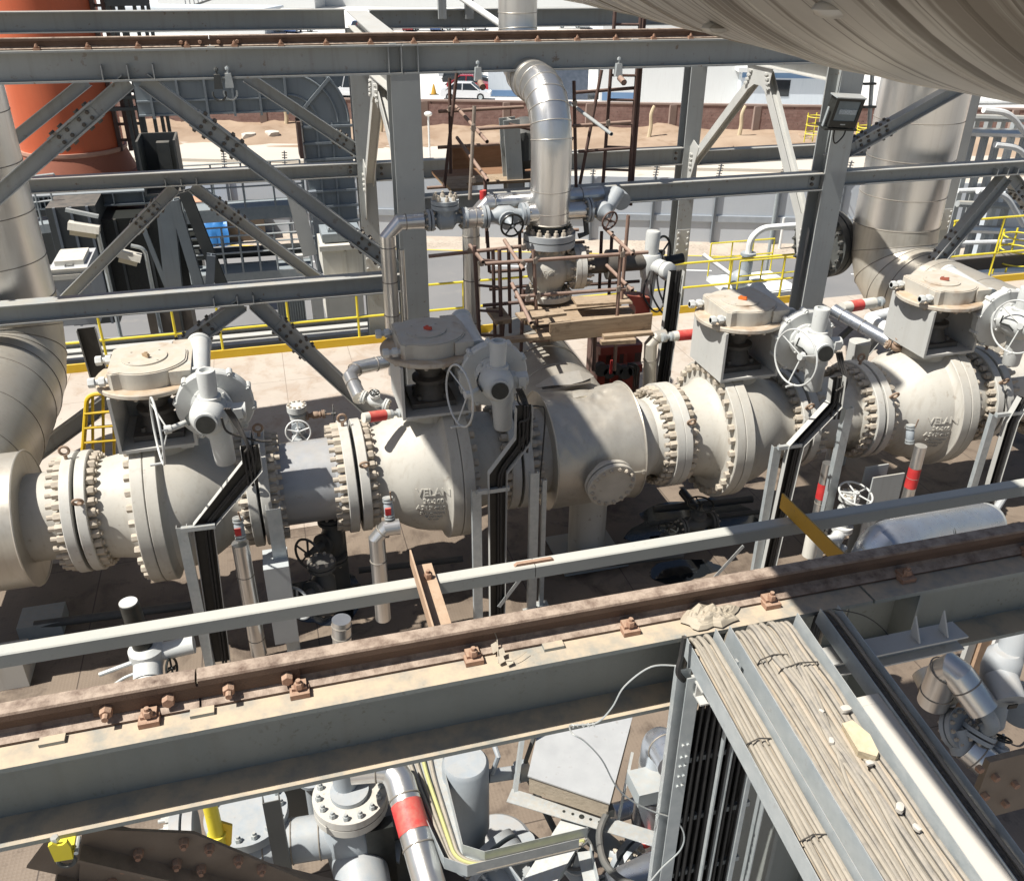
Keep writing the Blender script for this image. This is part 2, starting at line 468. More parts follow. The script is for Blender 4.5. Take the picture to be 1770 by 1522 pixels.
# ---------------------------------------------------------------- camera, light
cam = bpy.data.cameras.new('camera'); camo = bpy.data.objects.new('camera', cam); col.objects.link(camo)
cam.sensor_fit = 'HORIZONTAL'; cam.sensor_width = 36.0; cam.lens = FPX / 1770.0 * 36.0
cam.clip_start = 0.05; cam.clip_end = 3000
M = Matrix(((RA[0][0], -RA[1][0], -RA[2][0], 0), (RA[0][1], -RA[1][1], -RA[2][1], 0), (RA[0][2], -RA[1][2], -RA[2][2], HC), (0, 0, 0, 1)))
camo.matrix_world = M
scn.camera = camo
SUN_EL, SUN_DIR = 60.0, V(-0.5, -0.045, 0.866).normalized()
sl = bpy.data.lights.new('sun', 'SUN'); sl.energy = 5.0; sl.angle = R(0.55); sl.color = (1.0, 0.965, 0.905)
so = bpy.data.objects.new('sun', sl); col.objects.link(so)
so.rotation_euler = SUN_DIR.to_track_quat('Z', 'Y').to_euler(); so.location = (-30, 0, 60)
w = bpy.data.worlds.new('World'); scn.world = w; w.use_nodes = True
wn = w.node_tree; bg = wn.nodes['Background']
sky = wn.nodes.new('ShaderNodeTexSky'); sky.sky_type = 'NISHITA'; sky.sun_disc = False
sky.sun_elevation = R(60); sky.sun_rotation = R(-95); sky.dust_density = 2.0; sky.air_density = 1.0
wn.links.new(sky.outputs[0], bg.inputs['Color']); bg.inputs['Strength'].default_value = 0.052
scn.view_settings.view_transform = 'Standard'; scn.view_settings.look = 'None'; scn.view_settings.exposure = 0.58; scn.view_settings.gamma = 1
try:
    scn.cycles.max_bounces = 8; scn.cycles.use_denoising = True; scn.cycles.glossy_bounces = 3; scn.cycles.diffuse_bounces = 4
    scn.cycles.caustics_reflective = False; scn.cycles.caustics_refractive = False
except Exception: pass
# ---------------------------------------------------------------- main pipeline along X at (Y 8.69, z 1.6)
PYc, PZc = 8.686, 1.6
AX = V(1, 0, 0)

def cen(x): return V(x, PYc, PZc)

def nut_ring(par, x, sgn, rad, n, af, h, stud=0.0, ph=0.0, c=None, axis=None, studr=None):
    ax = Vector(axis) if axis is not None else V(sgn, 0, 0)
    bolts(par, NUT, circle_pts(c if c is not None else cen(x), ax, rad, n, ph), ax, af, h, stud, studr)

def flange(mb, x0, x1, ro, ri=.46):
    e = .008
    mb.lathe([(x0, ri), (x0, ro - e), (x0 + e, ro), (x1 - e, ro), (x1, ro - e), (x1, ri)], cen(0), AX, 72)

def eye_bolt(mb, p, axis, plane_axis, r=.045, t=.014):
    mb.cyl(p, Vector(p) + Vector(axis) * .05, t * 1.3, 8)
    mb.ring(Vector(p) + Vector(axis) * (.05 + r), plane_axis, r, t, 20, 8)

# radius of the cast body along the local axis (orientation: bolted joint on +x)
BODY = [(-.755, .525), (-.70, .51), (-.62, .515), (-.55, .535), (-.47, .585), (-.38, .645), (-.27, .70), (-.15, .735), (-.03, .752), (.0, .757), (.02, .775), (.045, .81), (.05, .835)]
BODY_R = [(.30, .835), (.305, .64), (.34, .60), (.42, .57), (.55, .545), (.66, .53), (.755, .525)]

def body_r(x):
    for i in range(len(BODY) - 1):
        a, b = BODY[i], BODY[i + 1]
        if a[0] <= x <= b[0]:
            t = (x - a[0]) / (b[0] - a[0]); return a[1] + (b[1] - a[1]) * t
    return .75

def ball_valve(xc, m, label, L=1.74, wheel=None, letters=None, pointer=(.62, .09, .03), rust=0, actlab=None):
    """m=+1: bolted body joint on the right, -1: on the left"""
    k = L / 1.74
    t = thing('ball_valve', label, 'valve', (xc, PYc, 0), 'ball valves in the main pipeline')
    fx = lambda q: xc + m * q * k
    b = MB()
    b.lathe([(fx(q), r) for q, r in BODY], cen(0), AX, 72)
    b.lathe([(fx(.05), .60), (fx(.05), .842), (fx(.058), .85), (fx(.165), .85), (fx(.172), .842), (fx(.172), .60)], cen(0), AX, 80)
    b.lathe([(fx(.165), .80), (fx(.185), .80)], cen(0), AX, 64)
    b.lathe([(fx(.178), .60), (fx(.178), .842), (fx(.186), .85), (fx(.292), .85), (fx(.30), .842), (fx(.30), .60)], cen(0), AX, 80)
    b.lathe([(fx(q), r) for q, r in BODY_R], cen(0), AX, 64)
    # stem trunk under the yoke and the casting pads
    b.cyl((xc, PYc, PZc + .60), (xc, PYc, PZc + .83), .30, 32)
    bo = b.build('body', VALVE, t, 32)
    for sx in (-1, 1):
        e = MB()
        a0, a1 = sorted((fx(sx * .755), fx(sx * (.87 - .015 / k))))
        flange(e, a0, a1, .635)
        fo = e.build('end_flange', VALVE_PALE, t)
        nut_ring(t, fx(sx * .755), -sx * m, .565, 32, .083, .075, .022, .5)
        ey = MB()
        xa = fx(sx * .80)
        eye_bolt(ey, cen(xa) + V(0, -.635 * math.sin(R(52)), .635 * math.cos(R(52))), V(0, -math.sin(R(52)), math.cos(R(52))), V(0, 1, .5))
        ey.build('lifting_eye', RUSTEYE, t)
    nut_ring(t, fx(.30), m, .775, 32, .075, .062, .0, .5)
    # yoke: side plates, bottom plate
    y = MB(); w0, w1, yf, yb, z0, z1 = -.37, .37, PYc - .40, PYc + .40, PZc + .82, PZc + 1.42
    y.box((xc + w0, yf, z0 + .03), (xc + w0 + .03, yb, z1)); y.box((xc + w1 - .03, yf, z0 + .03), (xc + w1, yb, z1))
    y.box((xc + w0, yf, z0), (xc + w1, yb, z0 + .03))
    y.box((xc + w0 + .03, yb - .03, z0 + .03), (xc + w0 + .16, yb, z1)); y.box((xc + w1 - .16, yb - .03, z0 + .03), (xc + w1 - .03, yb, z1))
    y.box((xc + w0 + .05, yf + .06, z0 - .05), (xc + w0 + .17, yf + .2, z0)); y.box((xc + w1 - .17, yf + .06, z0 - .05), (xc + w1 - .05, yf + .2, z0))
    y.build('yoke', STEEL_PALE, t)
    s = MB()
    s.box((xc - .24, PYc - .24, z0 + .03), (xc + .24, PYc + .24, z0 + .09))
    s.lathe([(z0 + .09, .20), (z0 + .16, .17), (z0 + .25, .14), (z0 + .27, .19), (z0 + .31, .19), (z0 + .33, .12), (z0 + .40, .12), (z0 + .40, .165), (z1, .165)], (xc, PYc, 0), (0, 0, 1), 28)
    for a in range(4):
        q = PI / 4 + a * PI / 2
        s.hexnut((xc + .27 * math.cos(q) * .75, PYc + .27 * math.sin(q) * .75, z0 + .09), (0, 0, 1), .06, .05)
    s.build('stem', GLANDDARK, t)
    # gear operator on top
    zt = z1
    p = MB()
    p.lathe([(zt, .0), (zt, .50), (zt + .012, .515), (zt + .045, .515), (zt + .055, .505), (zt + .055, .0)], (xc, PYc, 0), (0, 0, 1), 72)
    for i in range(16):
        a = 2 * PI * (i + .4) / 16
        p.hexnut((xc + .46 * math.cos(a), PYc + .46 * math.sin(a), zt - .03), (0, 0, 1), .035, .03)
    p.build('mounting_plate', PLATEDUST, t)
    h = MB()
    out = []
    for i in range(25):     # rounded right front, flat left side, block to the right
        a = R(-125 + 250 * i / 24)
        out.append((.40 * math.cos(a), .40 * math.sin(a)))
    out = [(x if x < .38 else .38, y) for x, y in out]
    out += [(-.30, .34), (-.34, .30), (-.34, -.30), (-.30, -.34)]
    pts = [V(xc + x, PYc + yv, zt + .055 + .16) for x, yv in out]
    h.plate(pts, .16, (0, 0, 1))
    h.plate([V(xc + x * .96, PYc + yv * .96, zt + .225) for x, yv in out], .012, (0, 0, 1))
    h.box((xc + .22, PYc - .36, zt + .06), (xc + .42, PYc + .46, zt + .20))
    ho = h.build('gear_housing', GEAR, t, 40)
    c = MB()
    c.cyl((xc - .02, PYc, zt + .225), (xc - .02, PYc, zt + .24), .215, 48)
    for a in (45, 135, 225, 315):
        c.cyl((xc - .02 + .185 * math.cos(R(a)), PYc + .185 * math.sin(R(a)), zt + .24), (xc - .02 + .185 * math.cos(R(a)), PYc + .185 * math.sin(R(a)), zt + .247), .010, 8)
    c.build('indicator_cover', GEAR, t)
    q = MB()
    q.obox((xc - .03, PYc + .02, zt + .25), (xc + .03, PYc - .06, zt + .27), .022, .035)
    q.obox((xc + .0, PYc + .02, zt + .24), (xc + .0, PYc + .02, zt + .275), .03, .02)
    q.build('pointer', weathered('pointer_paint', pointer, pointer, .5, bump=0), t)
    for yy in (-.27, .27):
        st = MB()
        st.cyl((xc - .34, PYc + yy, zt + .13), (xc - .52, PYc + yy, zt + .13), .03, 10)
        st.hexnut((xc - .37, PYc + yy, zt + .13), (-1, 0, 0), .085, .055); st.hexnut((xc - .46, PYc + yy, zt + .13), (-1, 0, 0), .085, .06)
        st.build('stop_bolt', ACT, t)
    wt = MB()
    wx = xc + .47
    wt.lathe([(.0, .10), (.01, .125), (.05, .125), (.06, .11), (.74, .11), (.75, .135), (.80, .135)], (wx, PYc + .50, zt + .13), (0, -1, -.10), 32)
    wt.build('worm_housing', ACT, t)
    # spur case and electric actuator
    g0 = V(xc + .60, PYc - .36, PZc + 1.27); ga = V(0, -1, -.06).normalized()
    g = MB()
    g.lathe([(.0, .33), (.015, .365), (.10, .37), (.115, .355), (.13, .17)], g0, ga, 56)
    sa, ua, _ = frame_from(ga)
    for i in range(10):
        a = 2 * PI * (i + .3) / 10
        pc = g0 + (sa * math.cos(a) + ua * math.sin(a)) * .362
        g.cyl(pc + ga * .005, pc + ga * .11, .030, 12)
        g.hexnut(pc + ga * .11, ga, .03, .02)
    g.build('spur_gear_case', ACT, t)
    aa = V(-.10, -1, .06).normalized(); a0 = g0 + V(-.02, -.14, .03)
    a = MB()
    a.lathe([(0, .185), (.03, .195), (.06, .195), (.07, .165), (.16, .16), (.19, .175), (.30, .175), (.36, .165), (.43, .125), (.44, .105), (.49, .105)], a0, aa, 36)
    for i in range(8):
        an = 2 * PI * i / 8
        s2, u2, _ = frame_from(aa)
        a.hexnut(a0 + aa * .06 + (s2 * math.cos(an) + u2 * math.sin(an)) * .178, aa, .026, .02)
    a.obox(a0 + aa * .20 + V(.05, 0, .0), a0 + aa * .20 + V(.21, -.02, .0), .14, .13)
    a.build('actuator_body', ACT, t)
    cp = MB(); cp.cyl(a0 + aa * .47, a0 + aa * .505, .088, 28)
    cpo = cp.build('display_cover', BLACKCAP, t)
    mo = MB(); mt = a0 + aa * .22 + V(.02, 0, .10)
    mo.lathe([(0, .095), (.05, .11), (.08, .11), (.085, .082), (.33, .088), (.34, .085), (.345, .055), (.31, .05), (.31, .0)], mt, (.02, 0, 1), 28)
    mo.build('drive_sleeve', ACT, t)
    ml = MB(); mb0 = a0 + aa * .24 + V(.06, 0, -.08)
    ml.lathe([(0, .11), (.10, .125), (.14, .125), (.15, .108), (.44, .098), (.46, .09), (.46, 0)], mb0, (.03, 0, -1), 28)
    ml.build('motor', ACT, t)
    bx = MB(); b0 = a0 + aa * .22 + V(.20, 0, .0)
    bx.cyl(b0, b0 + V(.13, 0, -.005), .075, 20); bx.box(b0 + V(.02, -.09, -.05), b0 + V(.10, -.04, .05))
    bx.cyl(b0 + V(.05, 0, -.06), b0 + V(.05, 0, -.13), .022, 10); bx.cyl(b0 + V(.10, 0, -.06), b0 + V(.10, 0, -.12), .022, 10)
    bx.build('terminal_box', ACT, t)
    lv = MB()
    lv.tube([a0 + aa * .14 + V(-.15, 0, .08), a0 + aa * .14 + V(-.19, -.02, .0), a0 + aa * .30 + V(-.20, -.02, .02), a0 + aa * .34 + V(-.17, -.04, -.03)], .010, 8)
    lv.build('clutch_lever', BLACKCAP, t)
    # handwheel, standing on edge
    hc = Vector(wheel); ha = V(-1, -.22, .05).normalized()
    hw = MB()
    hw.ring(hc, ha, .31, .011, 48, 8)
    sa, ua, _ = frame_from(ha)
    hub = hc - ha * .09
    hw.cyl(hub - ha * .03, hub + ha * .03, .04, 16)
    for i in range(3):
        an = R(35 + 120 * i)
        hw.tube([hub, hc + (sa * math.cos(an) + ua * math.sin(an)) * .31], .008, 6)
    an = R(-100); pe = hc + (sa * math.cos(an) + ua * math.sin(an)) * .31
    hw.cyl(pe - ha * .02, pe + ha * .11, .012, 10)
    hwo = hw.build('handwheel', ACT, t)
    sh = MB(); sh.cyl(hub - ha * .02, a0 + aa * .20 + V(-.10, 0, -.04), .028, 12)
    sh.build('wheel_shaft', ACT, hwo)
    if letters:
        lm = MB()
        for txt, size, u0, ang in letters:
            vs, fs = text_mesh(txt, size, .008, .0015)
            out = []
            for p in vs:
                X = u0 + p.x; r0 = body_r(m * (X) / k) if True else .75
                th = R(ang) - p.y / r0
                rr = r0 + p.z + .003
                out.append(V(xc + X, PYc - rr * math.sin(th), PZc + rr * math.cos(th)))
            lm.add(out, fs)
        lm.build('cast_lettering', VALVE, t, 0)
    return t

LET = [('VELAN', .118, -.14, 86), ('36-300', .08, -.14, 93.5), ('A217 C12', .076, -.165, 100.5), ('2213-330-2100', .044, -.15, 106), ('CF 330 077', .040, -.14, 110.5), ('01 157', .040, -.14, 114.5)]
VX1, VX2, VX3, VX4 = -1.29, 1.515, 5.205, 7.96
ball_valve(VX1, -1, 'pale dusty valve farthest left, next to the insulated vertical pipe', 1.75, PY(272, 745, 7.72), rust=1, pointer=(.35, .25, .15))
ball_valve(VX2, 1, 'shaded grey-topped valve with large cast letters on its belly, left of the tee', 1.80, PY(794, 684, 7.72), LET, pointer=(.55, .08, .05))
ball_valve(VX3, -1, 'sunlit valve with an orange pointer, right beside the tee', 1.68, PY(1375, 618, 7.74), pointer=(.75, .16, .03))
ball_valve(VX4, 1, 'half-shaded valve with a brown handle on its cover, farthest right', 1.76, PY(1757, 565, 7.75), LET, pointer=(.30, .09, .06))

def spool(x0, x1, label, mat=VALVE, left=True, right=True, rp=.457):
    t = thing('pipe_spool', label, 'pipe spool', ((x0 + x1) / 2, PYc, 0), 'flanged spools of the main pipeline')
    b = MB()
    la, lb = (x0 + .125 if left else x0), (x1 - .125 if right else x1)
    prof = []
    if left: prof += [(x0 + .12, .525), (x0 + .2, .475)]
    prof += [(la + .09 if left else x0, rp), (lb - .09 if right else x1, rp)]
    if right: prof += [(x1 - .2, .475), (x1 - .12, .525)]
    b.lathe(prof, cen(0), AX, 64); b.build('pipe', mat, t)
    for side in ([-1] if left else []) + ([1] if right else []):
        f = MB(); g = MB(); e = MB()
        if side < 0: flange(f, x0 + .015, x0 + .12, .635); xg, xn, xe = x0, x0 + .12, x0 + .07
        else: flange(f, x1 - .12, x1 - .015, .635); xg, xn, xe = x1, x1 - .12, x1 - .07
        f.build('end_flange', VALVE_PALE, t)
        nut_ring(t, xn, -side, .565, 32, .083, .075, .06, .5, studr=.028)
        g.lathe([(xg - .02, .47), (xg - .02, .525), (xg + .02, .525), (xg + .02, .47)], cen(0), AX, 48)
        g.build('gasket', BLACKCAP, t)
        eye_bolt(e, cen(xe) + V(0, 0, .635), V(0, 0, 1), V(0, 1, 0))
        e.build('lifting_eye', RUSTEYE, t)
    return t
spool(-2.75, -2.17, 'short bare pipe spool between the insulated pipe end and the farthest left valve', left=False)
spool(-.415, .607, 'bare grey pipe spool with a blue sheen between the two left valves', SPOOLGREY)
spool(6.055, 7.08, 'half-shaded pipe spool between the two right valves')
spool(8.85, 9.9, 'pipe spool at the right edge beyond the last valve')

# tee: insulated drum with crumpled sheet, bare necks, branch going away along +Y
TX0, TX1, TXc = 2.80, 3.86, 3.33
t = thing('pipe_tee', 'dented insulated pipe tee in the middle with a round blind flange facing the camera', 'pipe tee', (TXc, PYc, 0))
b = MB()
b.lathe([(2.42 + .015, .46), (2.42 + .015, .635), (2.54, .635), (2.54, .525), (2.62, .475), (2.70, .50), (4.02, .50), (4.12, .457), (4.20, .475), (4.28, .525), (4.28, .635), (4.375, .635), (4.375, .46)], cen(0), AX, 64)
b.build('flanged_neck', VALVE_PALE, t)
nut_ring(t, 2.54, 1, .565, 32, .083, .075, .06, .5, studr=.028); nut_ring(t, 4.28, -1, .565, 32, .083, .075, .06, .5, studr=.028)
for xg in (2.425, 4.385):
    g = MB(); g.lathe([(xg - .02, .47), (xg - .02, .525), (xg + .02, .525), (xg + .02, .47)], cen(0), AX, 48)
    g.build('gasket', BLACKCAP, t)
# cladding with dents (real displacement of the sheet)
b = MB(); NA, NX = 120, 44; rC = .70
from mathutils import noise as mn
vs = []
for i in range(NX + 1):
    for j in range(NA):
        a = 2 * PI * j / NA; x = TX0 + (TX1 - TX0) * i / NX
        up = max(0, math.sin(a))
        d = 0.0
        # crumple on the crown towards the branch
        w_ = math.exp(-((x - 3.38) / .30) ** 2) * math.exp(-((a - R(82)) / .50) ** 2)
        p3 = V(x * 3.2, a * 2.0, 1.0)
        cr = abs(mn.noise(p3)) * 1.0 + .5 * abs(mn.noise(p3 * 2.3))
        d -= w_ * (.10 * cr + .05)
        d -= math.exp(-((x - 3.0) / .25) ** 2 - ((a - R(140)) / .35) ** 2) * .05 * abs(mn.noise(p3 * 2 + V(4, 1, 0)))
        d += .006 * mn.noise(V(x * 5, a * 3, 7))
        r = rC + d
        vs.append(V(x, PYc + r * math.cos(a), PZc + r * math.sin(a)))
fs = []
for i in range(NX):
    for j in range(NA):
        k = (j + 1) % NA
        fs.append((i * NA + j, i * NA + k, (i + 1) * NA + k, (i + 1) * NA + j))
b.add(vs, fs)
for x in (TX0, TX1):
    b.lathe([(x, .46), (x, .70)], cen(0), AX, 60)
co = b.build('cladding', ALU_DULL, t, 28)
sm = MB()
for x in (TX0, TX1): sm.ring(cen(x), AX, .703, .011, 96, 6)
sm.box((TX1 - .42, PYc - .712, PZc - .06), (TX1, PYc - .69, PZc - .035))
for xx in (TX1 - .30, TX1 - .18, TX1 - .05): sm.box((xx, PYc - .72, PZc - .07), (xx + .03, PYc - .70, PZc - .025))
sm.build('cladding_seam', ALU_DULL, co)
# ripped flap with dark gap
fl = MB()
e0 = [V(2.86, 9.02, 2.26), V(3.05, 8.98, 2.285), V(3.25, 8.98, 2.27), V(3.42, 9.0, 2.285), V(3.58, 9.06, 2.30)]
e1 = [V(2.86, 9.14, 2.24), V(3.05, 9.12, 2.34), V(3.25, 9.14, 2.36), V(3.42, 9.16, 2.36), V(3.58, 9.2, 2.28)]
for i in range(4):
    fl.add([e0[i], e0[i + 1], e1[i + 1], e1[i]], [(0, 1, 2, 3)])
    fl.add([p - V(0, 0, .004) for p in (e0[i], e0[i + 1], e1[i + 1], e1[i])], [(3, 2, 1, 0)])
fl.build('torn_sheet', ALU_DULL, co, 20)
gp = MB(); gp.plate([V(2.9, 8.97, 2.262), V(3.5, 8.95, 2.272), V(3.55, 9.10, 2.262), V(2.92, 9.08, 2.25)], .01, (0, 0, 1)); gp.build('dark_gap', GLANDDARK, co)  # dark plate stands in for the dark gap under the torn sheet
# branch cladding along +Y
br = MB()
prof = [(.55, .60), (.60, .62)]
br.lathe([(.10, .60), (2.75, .60), (2.85, .58), (2.98, .48), (3.1, .3), (3.15, 0)], (3.36, PYc, PZc), (0, 1, 0), 72)
br.build('branch_cladding', ALU_DULL, t)
rb = MB()
for yb in (9.75, 10.35, 10.9): rb.ring((3.36, yb, PZc), (0, 1, 0), .602, .008, 64, 6)
rb.build('branch_seam', ALU_DULL, t)
# hand hole with blind flange
hx, hz = PY(1056, 836, 7.86).x, PY(1056, 836, 7.86).z
ha = V(.06, -1, -.18).normalized()
h0 = V(hx, 7.86, hz) - ha * .30
hb = MB(); hb.lathe([(0, .20), (.22, .20), (.22, .285), (.225, .29), (.262, .29), (.267, .285), (.267, .22), (.285, .22), (.285, .285), (.29, .29), (.335, .29), (.34, .283), (.34, 0)], h0, ha, 56)
hbo = hb.build('blind_flange', weathered('blind_flange_paint', (.42, .40, .35), (.50, .475, .42), .6, s1=6, dust=.3, spots=.5, s2=20, bump=.15), t)
nut_ring(hbo, 0, 1, .245, 16, .042, .03, .012, .5, c=h0 + ha * .34, axis=ha)
# support column
sc_ = MB(); sc_.cyl((TXc + .12, PYc, .03), (TXc + .12, PYc, PZc - .62), .235, 40)
sc_.build('support_leg', VALVE, t)
bp = MB(); bp.box((TXc - .30, PYc - .42, .004), (TXc + .54, PYc + .42, .03)); bp.build('base_plate', STEEL, t)

# insulated pipe at the left: horizontal end + elbow up to the silver riser
t = thing('insulated_pipe', 'large insulated pipe at the left edge ending in a round collar', 'pipe', (-3.4, PYc, 0))
b = MB(); b.lathe([(-6.0, .70), (-2.70, .70), (-2.695, .46)], cen(0), AX, 80); b.build('cladding', ALU_DULL, t)
sm = MB(); sm.ring(cen(-2.70), AX, .703, .012, 96, 6); sm.ring(cen(-3.3), AX, .703, .008, 96, 6); sm.build('end_collar', ALU_DULL, t)
# ---------------------------------------------------------------- the steel frames behind the pipeline
YF, YR = 11.9, 16.66            # front faces of the front and rear frames
CXS = []
def column(p_left, w, Y, z0, z1, label, plate=None, base=None, shade=None):
    """H column, front flange facing the camera at Y"""
    x0 = p_left; xc = x0 + w / 2
    t = thing('steel_column', label, 'column', (xc, Y + w / 2, z0), 'H columns of the crane frame')
    b = MB(); b.ibeam((xc, Y + w / 2, z0), (xc, Y + w / 2, z1), w, w, .014, .024, (0, 1, 0)); b.build('shaft', STEEL, t)
    if plate:
        zp0, zp1 = plate
        p = MB(); p.box((xc - w * .44, Y - .016, zp0), (xc + w * .44, Y, zp1)); po = p.build('splice_plate', STEEL_PALE, t)
        pts = [V(xc + sx * w * .33, Y - .016, zp0 + (zp1 - zp0) * (i + .5) / 4) for sx in (-1, 1) for i in range(4)]
        bolts(po, STEEL_PALE, pts, (0, -1, 0), .045, .03)
    if base is not None:
        p = MB(); p.box((xc - w * .9, Y - w * .4, base), (xc + w * .9, Y + w * 1.4, base + .035)); po = p.build('base_plate', STEEL_PALE, t)
        bolts(po, STEEL_PALE, [V(xc + sx * w * .7, Y - w * .2, base + .035) for sx in (-1, 1)], (0, 0, 1), .06, .05)
    return xc
fl = PY(675, 134, YF).x; fr = PY(1458, 117, YF).x; wf = PY(726, 134, YF).x - fl
rl = PY(605.9, 134, YR).x; rr_ = PY(1195.8, 118.6, YR).x; wr = PY(638.6, 134, YR).x - rl
sp = (fr - fl + rr_ - rl) / 2
gz1, gz0 = PY(600, 78.8, YF).z, PY(600, 131.5, YF).z
cF1 = column(fl, wf, YF + .004, 0, gz0, 'front steel column in the middle, just right of the insulated drain pipe')
cF2 = column(fr, wf, YF + .004, 0, gz0, 'front steel column carrying the black floodlight')
tz1, tz0 = PY(300, 18.9, YR).z, PY(300, 55, YR).z
sz = lambda px, y0, y1: (PY(px, y1, YR).z, PY(px, y0, YR).z)
cR1 = column(rl, wr, YR, -.55, tz0, 'rear steel column close behind the middle front column', (PY(640, 505, YR).z, PY(640, 438, YR).z), -.55)
cR2 = column(rr_, wr, YR, -.55, tz0, 'rear steel column behind the yellow handrail left of the floodlight', (PY(1178, 437, YR).z, PY(1178, 397, YR).z), -.55)
cR3 = column(rr_ + sp, wr, YR, -.55, tz0, 'rear steel column at the far right beside the thick silver riser', (PY(1625, 397, YR).z, PY(1625, 362, YR).z), -.55)

def crane_girder(label, Y0, z0, z1, x0, x1, b, railc, clip_xs, joint, stiff, mats, endgap=None, rail_h=.095, low=True, group='crane rail girders', partial=True, notches=()):
    h = z1 - z0; yc = Y0 + b / 2
    t = thing('crane_girder', label, 'girder', ((x0 + x1) / 2, yc, z0), group)
    g = MB(); tf, tw = .021, .013
    segs = [(x0, x1)] if endgap is None else [(x0, endgap - .006), (endgap + .006, x1)]
    for a, c in segs:
        g = MB(); g.ibeam((a, yc, z0 + h / 2), (c, yc, z0 + h / 2), h, b, tw, tf, (0, 0, 1)); g.build('beam', mats[0], t)
    for xs, full in stiff:
        s = MB(); zt = z1 - tf if full else z0 + h * .52
        s.box((xs - .006, Y0 + .006, z0 + tf), (xs + .006, yc - tw / 2, zt)); s.build('stiffener', mats[0], t)
    # rail profile
    H = rail_h; hw = H * .275; fw = H * .455
    prof = [(-fw, 0), (fw, 0), (fw, H * .07), (H * .14, H * .17), (H * .062, H * .26), (H * .058, H * .62), (hw, H * .71), (hw, H * .92), (hw * .85, H * .98), (hw * .6, H), (-hw * .6, H), (-hw * .85, H * .98), (-hw, H * .92), (-hw, H * .71), (-H * .058, H * .62), (-H * .062, H * .26), (-H * .14, H * .17), (-fw, H * .07)]
    yr = Y0 + railc
    rsegs = [(x0, x1)] if joint is None else [(x0, joint - .004), (joint + .004, x1)]
    for a, c in rsegs:
        r = MB(); r.prism(prof, (a, yr, z1 + .004), (c, yr, z1 + .004), (0, 0, 1)); ro = r.build('rail', mats[1], t, 30)
    sc = H / .118
    if joint is not None:
        f = MB(); L = .345 * sc
        f.box((joint - L, yr - H * .19, z1 + .004 + H * .19), (joint + L, yr - H * .062, z1 + .004 + H * .66))
        fo = f.build('fishplate', mats[1], ro)
        for i, dx in enumerate((-.30, -.10, .10, .30)):
            pts = [V(joint + dx * sc, yr - H * .19, z1 + .004 + H * .42)]
            bolts(fo, RUSTNUT, pts, (0, -1, .0), .038 * sc, .030 * sc, .022 * sc if i % 2 == 0 else 0.0)
    for i, xs in enumerate(clip_xs):
        c = MB()
        yk = yr - fw
        c.box((xs - .034 * sc, yk - .040 * sc, z1 + .002), (xs + .034 * sc, yk + .006 * sc, z1 + .022 * sc))
        c.box((xs - .026 * sc, yk - .020 * sc, z1 + .020 * sc), (xs + .026 * sc, yk + .026 * sc, z1 + .034 * sc))
        co = c.build('rail_clip', RUSTNUT, t)
        bolts(co, RUSTNUT, [V(xs, yk - .014 * sc, z1 + .032 * sc)], (0, 0, 1), .030 * sc, .024 * sc, .012 * sc)
    for xs in notches:
        c = MB(); yk = yr - fw
        c.box((xs - .04 * sc, yk - .036 * sc, z1 + .001), (xs + .04 * sc, yk - .002, z1 + .014 * sc)); c.build('pad_plate', mats[0], t)
    return t
x_l, x_r = PY(-60, 90, YF).x, PY(1900, 60, YF).x
k0 = PY(404.7, 75, YF).x; pit = (PY(1001, 66, YF).x - k0) / 8
clips = [k0 + pit * i for i in range(-9, 22)]
stf = [(PY(x, 130, YF).x, False) for x in (176.5, 221.5, 266)] + [(PY(672, 100, YF).x, True), (PY(694, 100, YF).x, True), (PY(723, 100, YF).x, True)]
far_girder = crane_girder('far crane girder with a brown rail spanning the top of the picture', YF, gz0, gz1, x_l, x_r, .265, .14, clips, PY(362, 78, YF).x, stf, (STEEL, RAIL), endgap=PY(697, 100, YF).x, rail_h=.125, notches=[k0 + pit * (i + .5) for i in (-1, 3, 6, 9)])

def beam(name, label, p0, p1, h, b, mat=STEEL, up=(0, 0, 1), group='horizontal frame beams', cat='beam', loc=None, tw=.011, tf=.016, ends=(), stf=(), stf_h=.5):
    p0, p1 = Vector(p0), Vector(p1)
    t = thing(name, label, cat, loc or (p0 + p1) / 2, group)
    m = MB(); m.ibeam(p0, p1, h, b, tw, tf, up); m.build('profile', mat, t)
    for xs in stf:
        s = MB(); s.box((xs - .006, p0.y - b / 2 + .004, p0.z - h / 2 + tf), (xs + .006, p0.y - tw / 2, p0.z + h / 2 - h * (1 - stf_h))); s.build('stiffener', mat, t)
    for xs in ends:
        s = MB(); s.box((xs - .05, p0.y - tw / 2 - .012, p0.z - h * .3), (xs + .05, p0.y - tw / 2, p0.z + h * .3)); so_ = s.build('cleat', mat, t)
        bolts(so_, BOLTDARK, [V(xs, p0.y - tw / 2 - .012, p0.z + dz * h) for dz in (-.16, .16)], (0, -1, 0), .05, .03)
    return t
def hbeam(label, pts_top, pts_bot, Y, x0, x1, b=.24, **k):
    zt = sum(PY(*p, Y).z for p in pts_top) / len(pts_top); zb = sum(PY(*p, Y).z for p in pts_bot) / len(pts_bot)
    zc = (zt + zb) / 2
    return beam('frame_beam', label, (x0, Y + b / 2, zc), (x1, Y + b / 2, zc), zt - zb, b, **k)
hbeam('lower left beam crossing in front of the left riser, with a lit top edge', [(60, 524), (640, 480)], [(60, 557), (640, 511)], YF, x_l - 1, fl, stf=[PY(x, 525, YF).x for x in (370, 411, 439)], ends=(fl - .12,))
hbeam('middle beam from the centre column across to the floodlight column', [(1050, 324.6), (1425, 298.3)], [(1050, 355), (1425, 328.5)], YF, fl + wf, fr, ends=(fr - .14,))
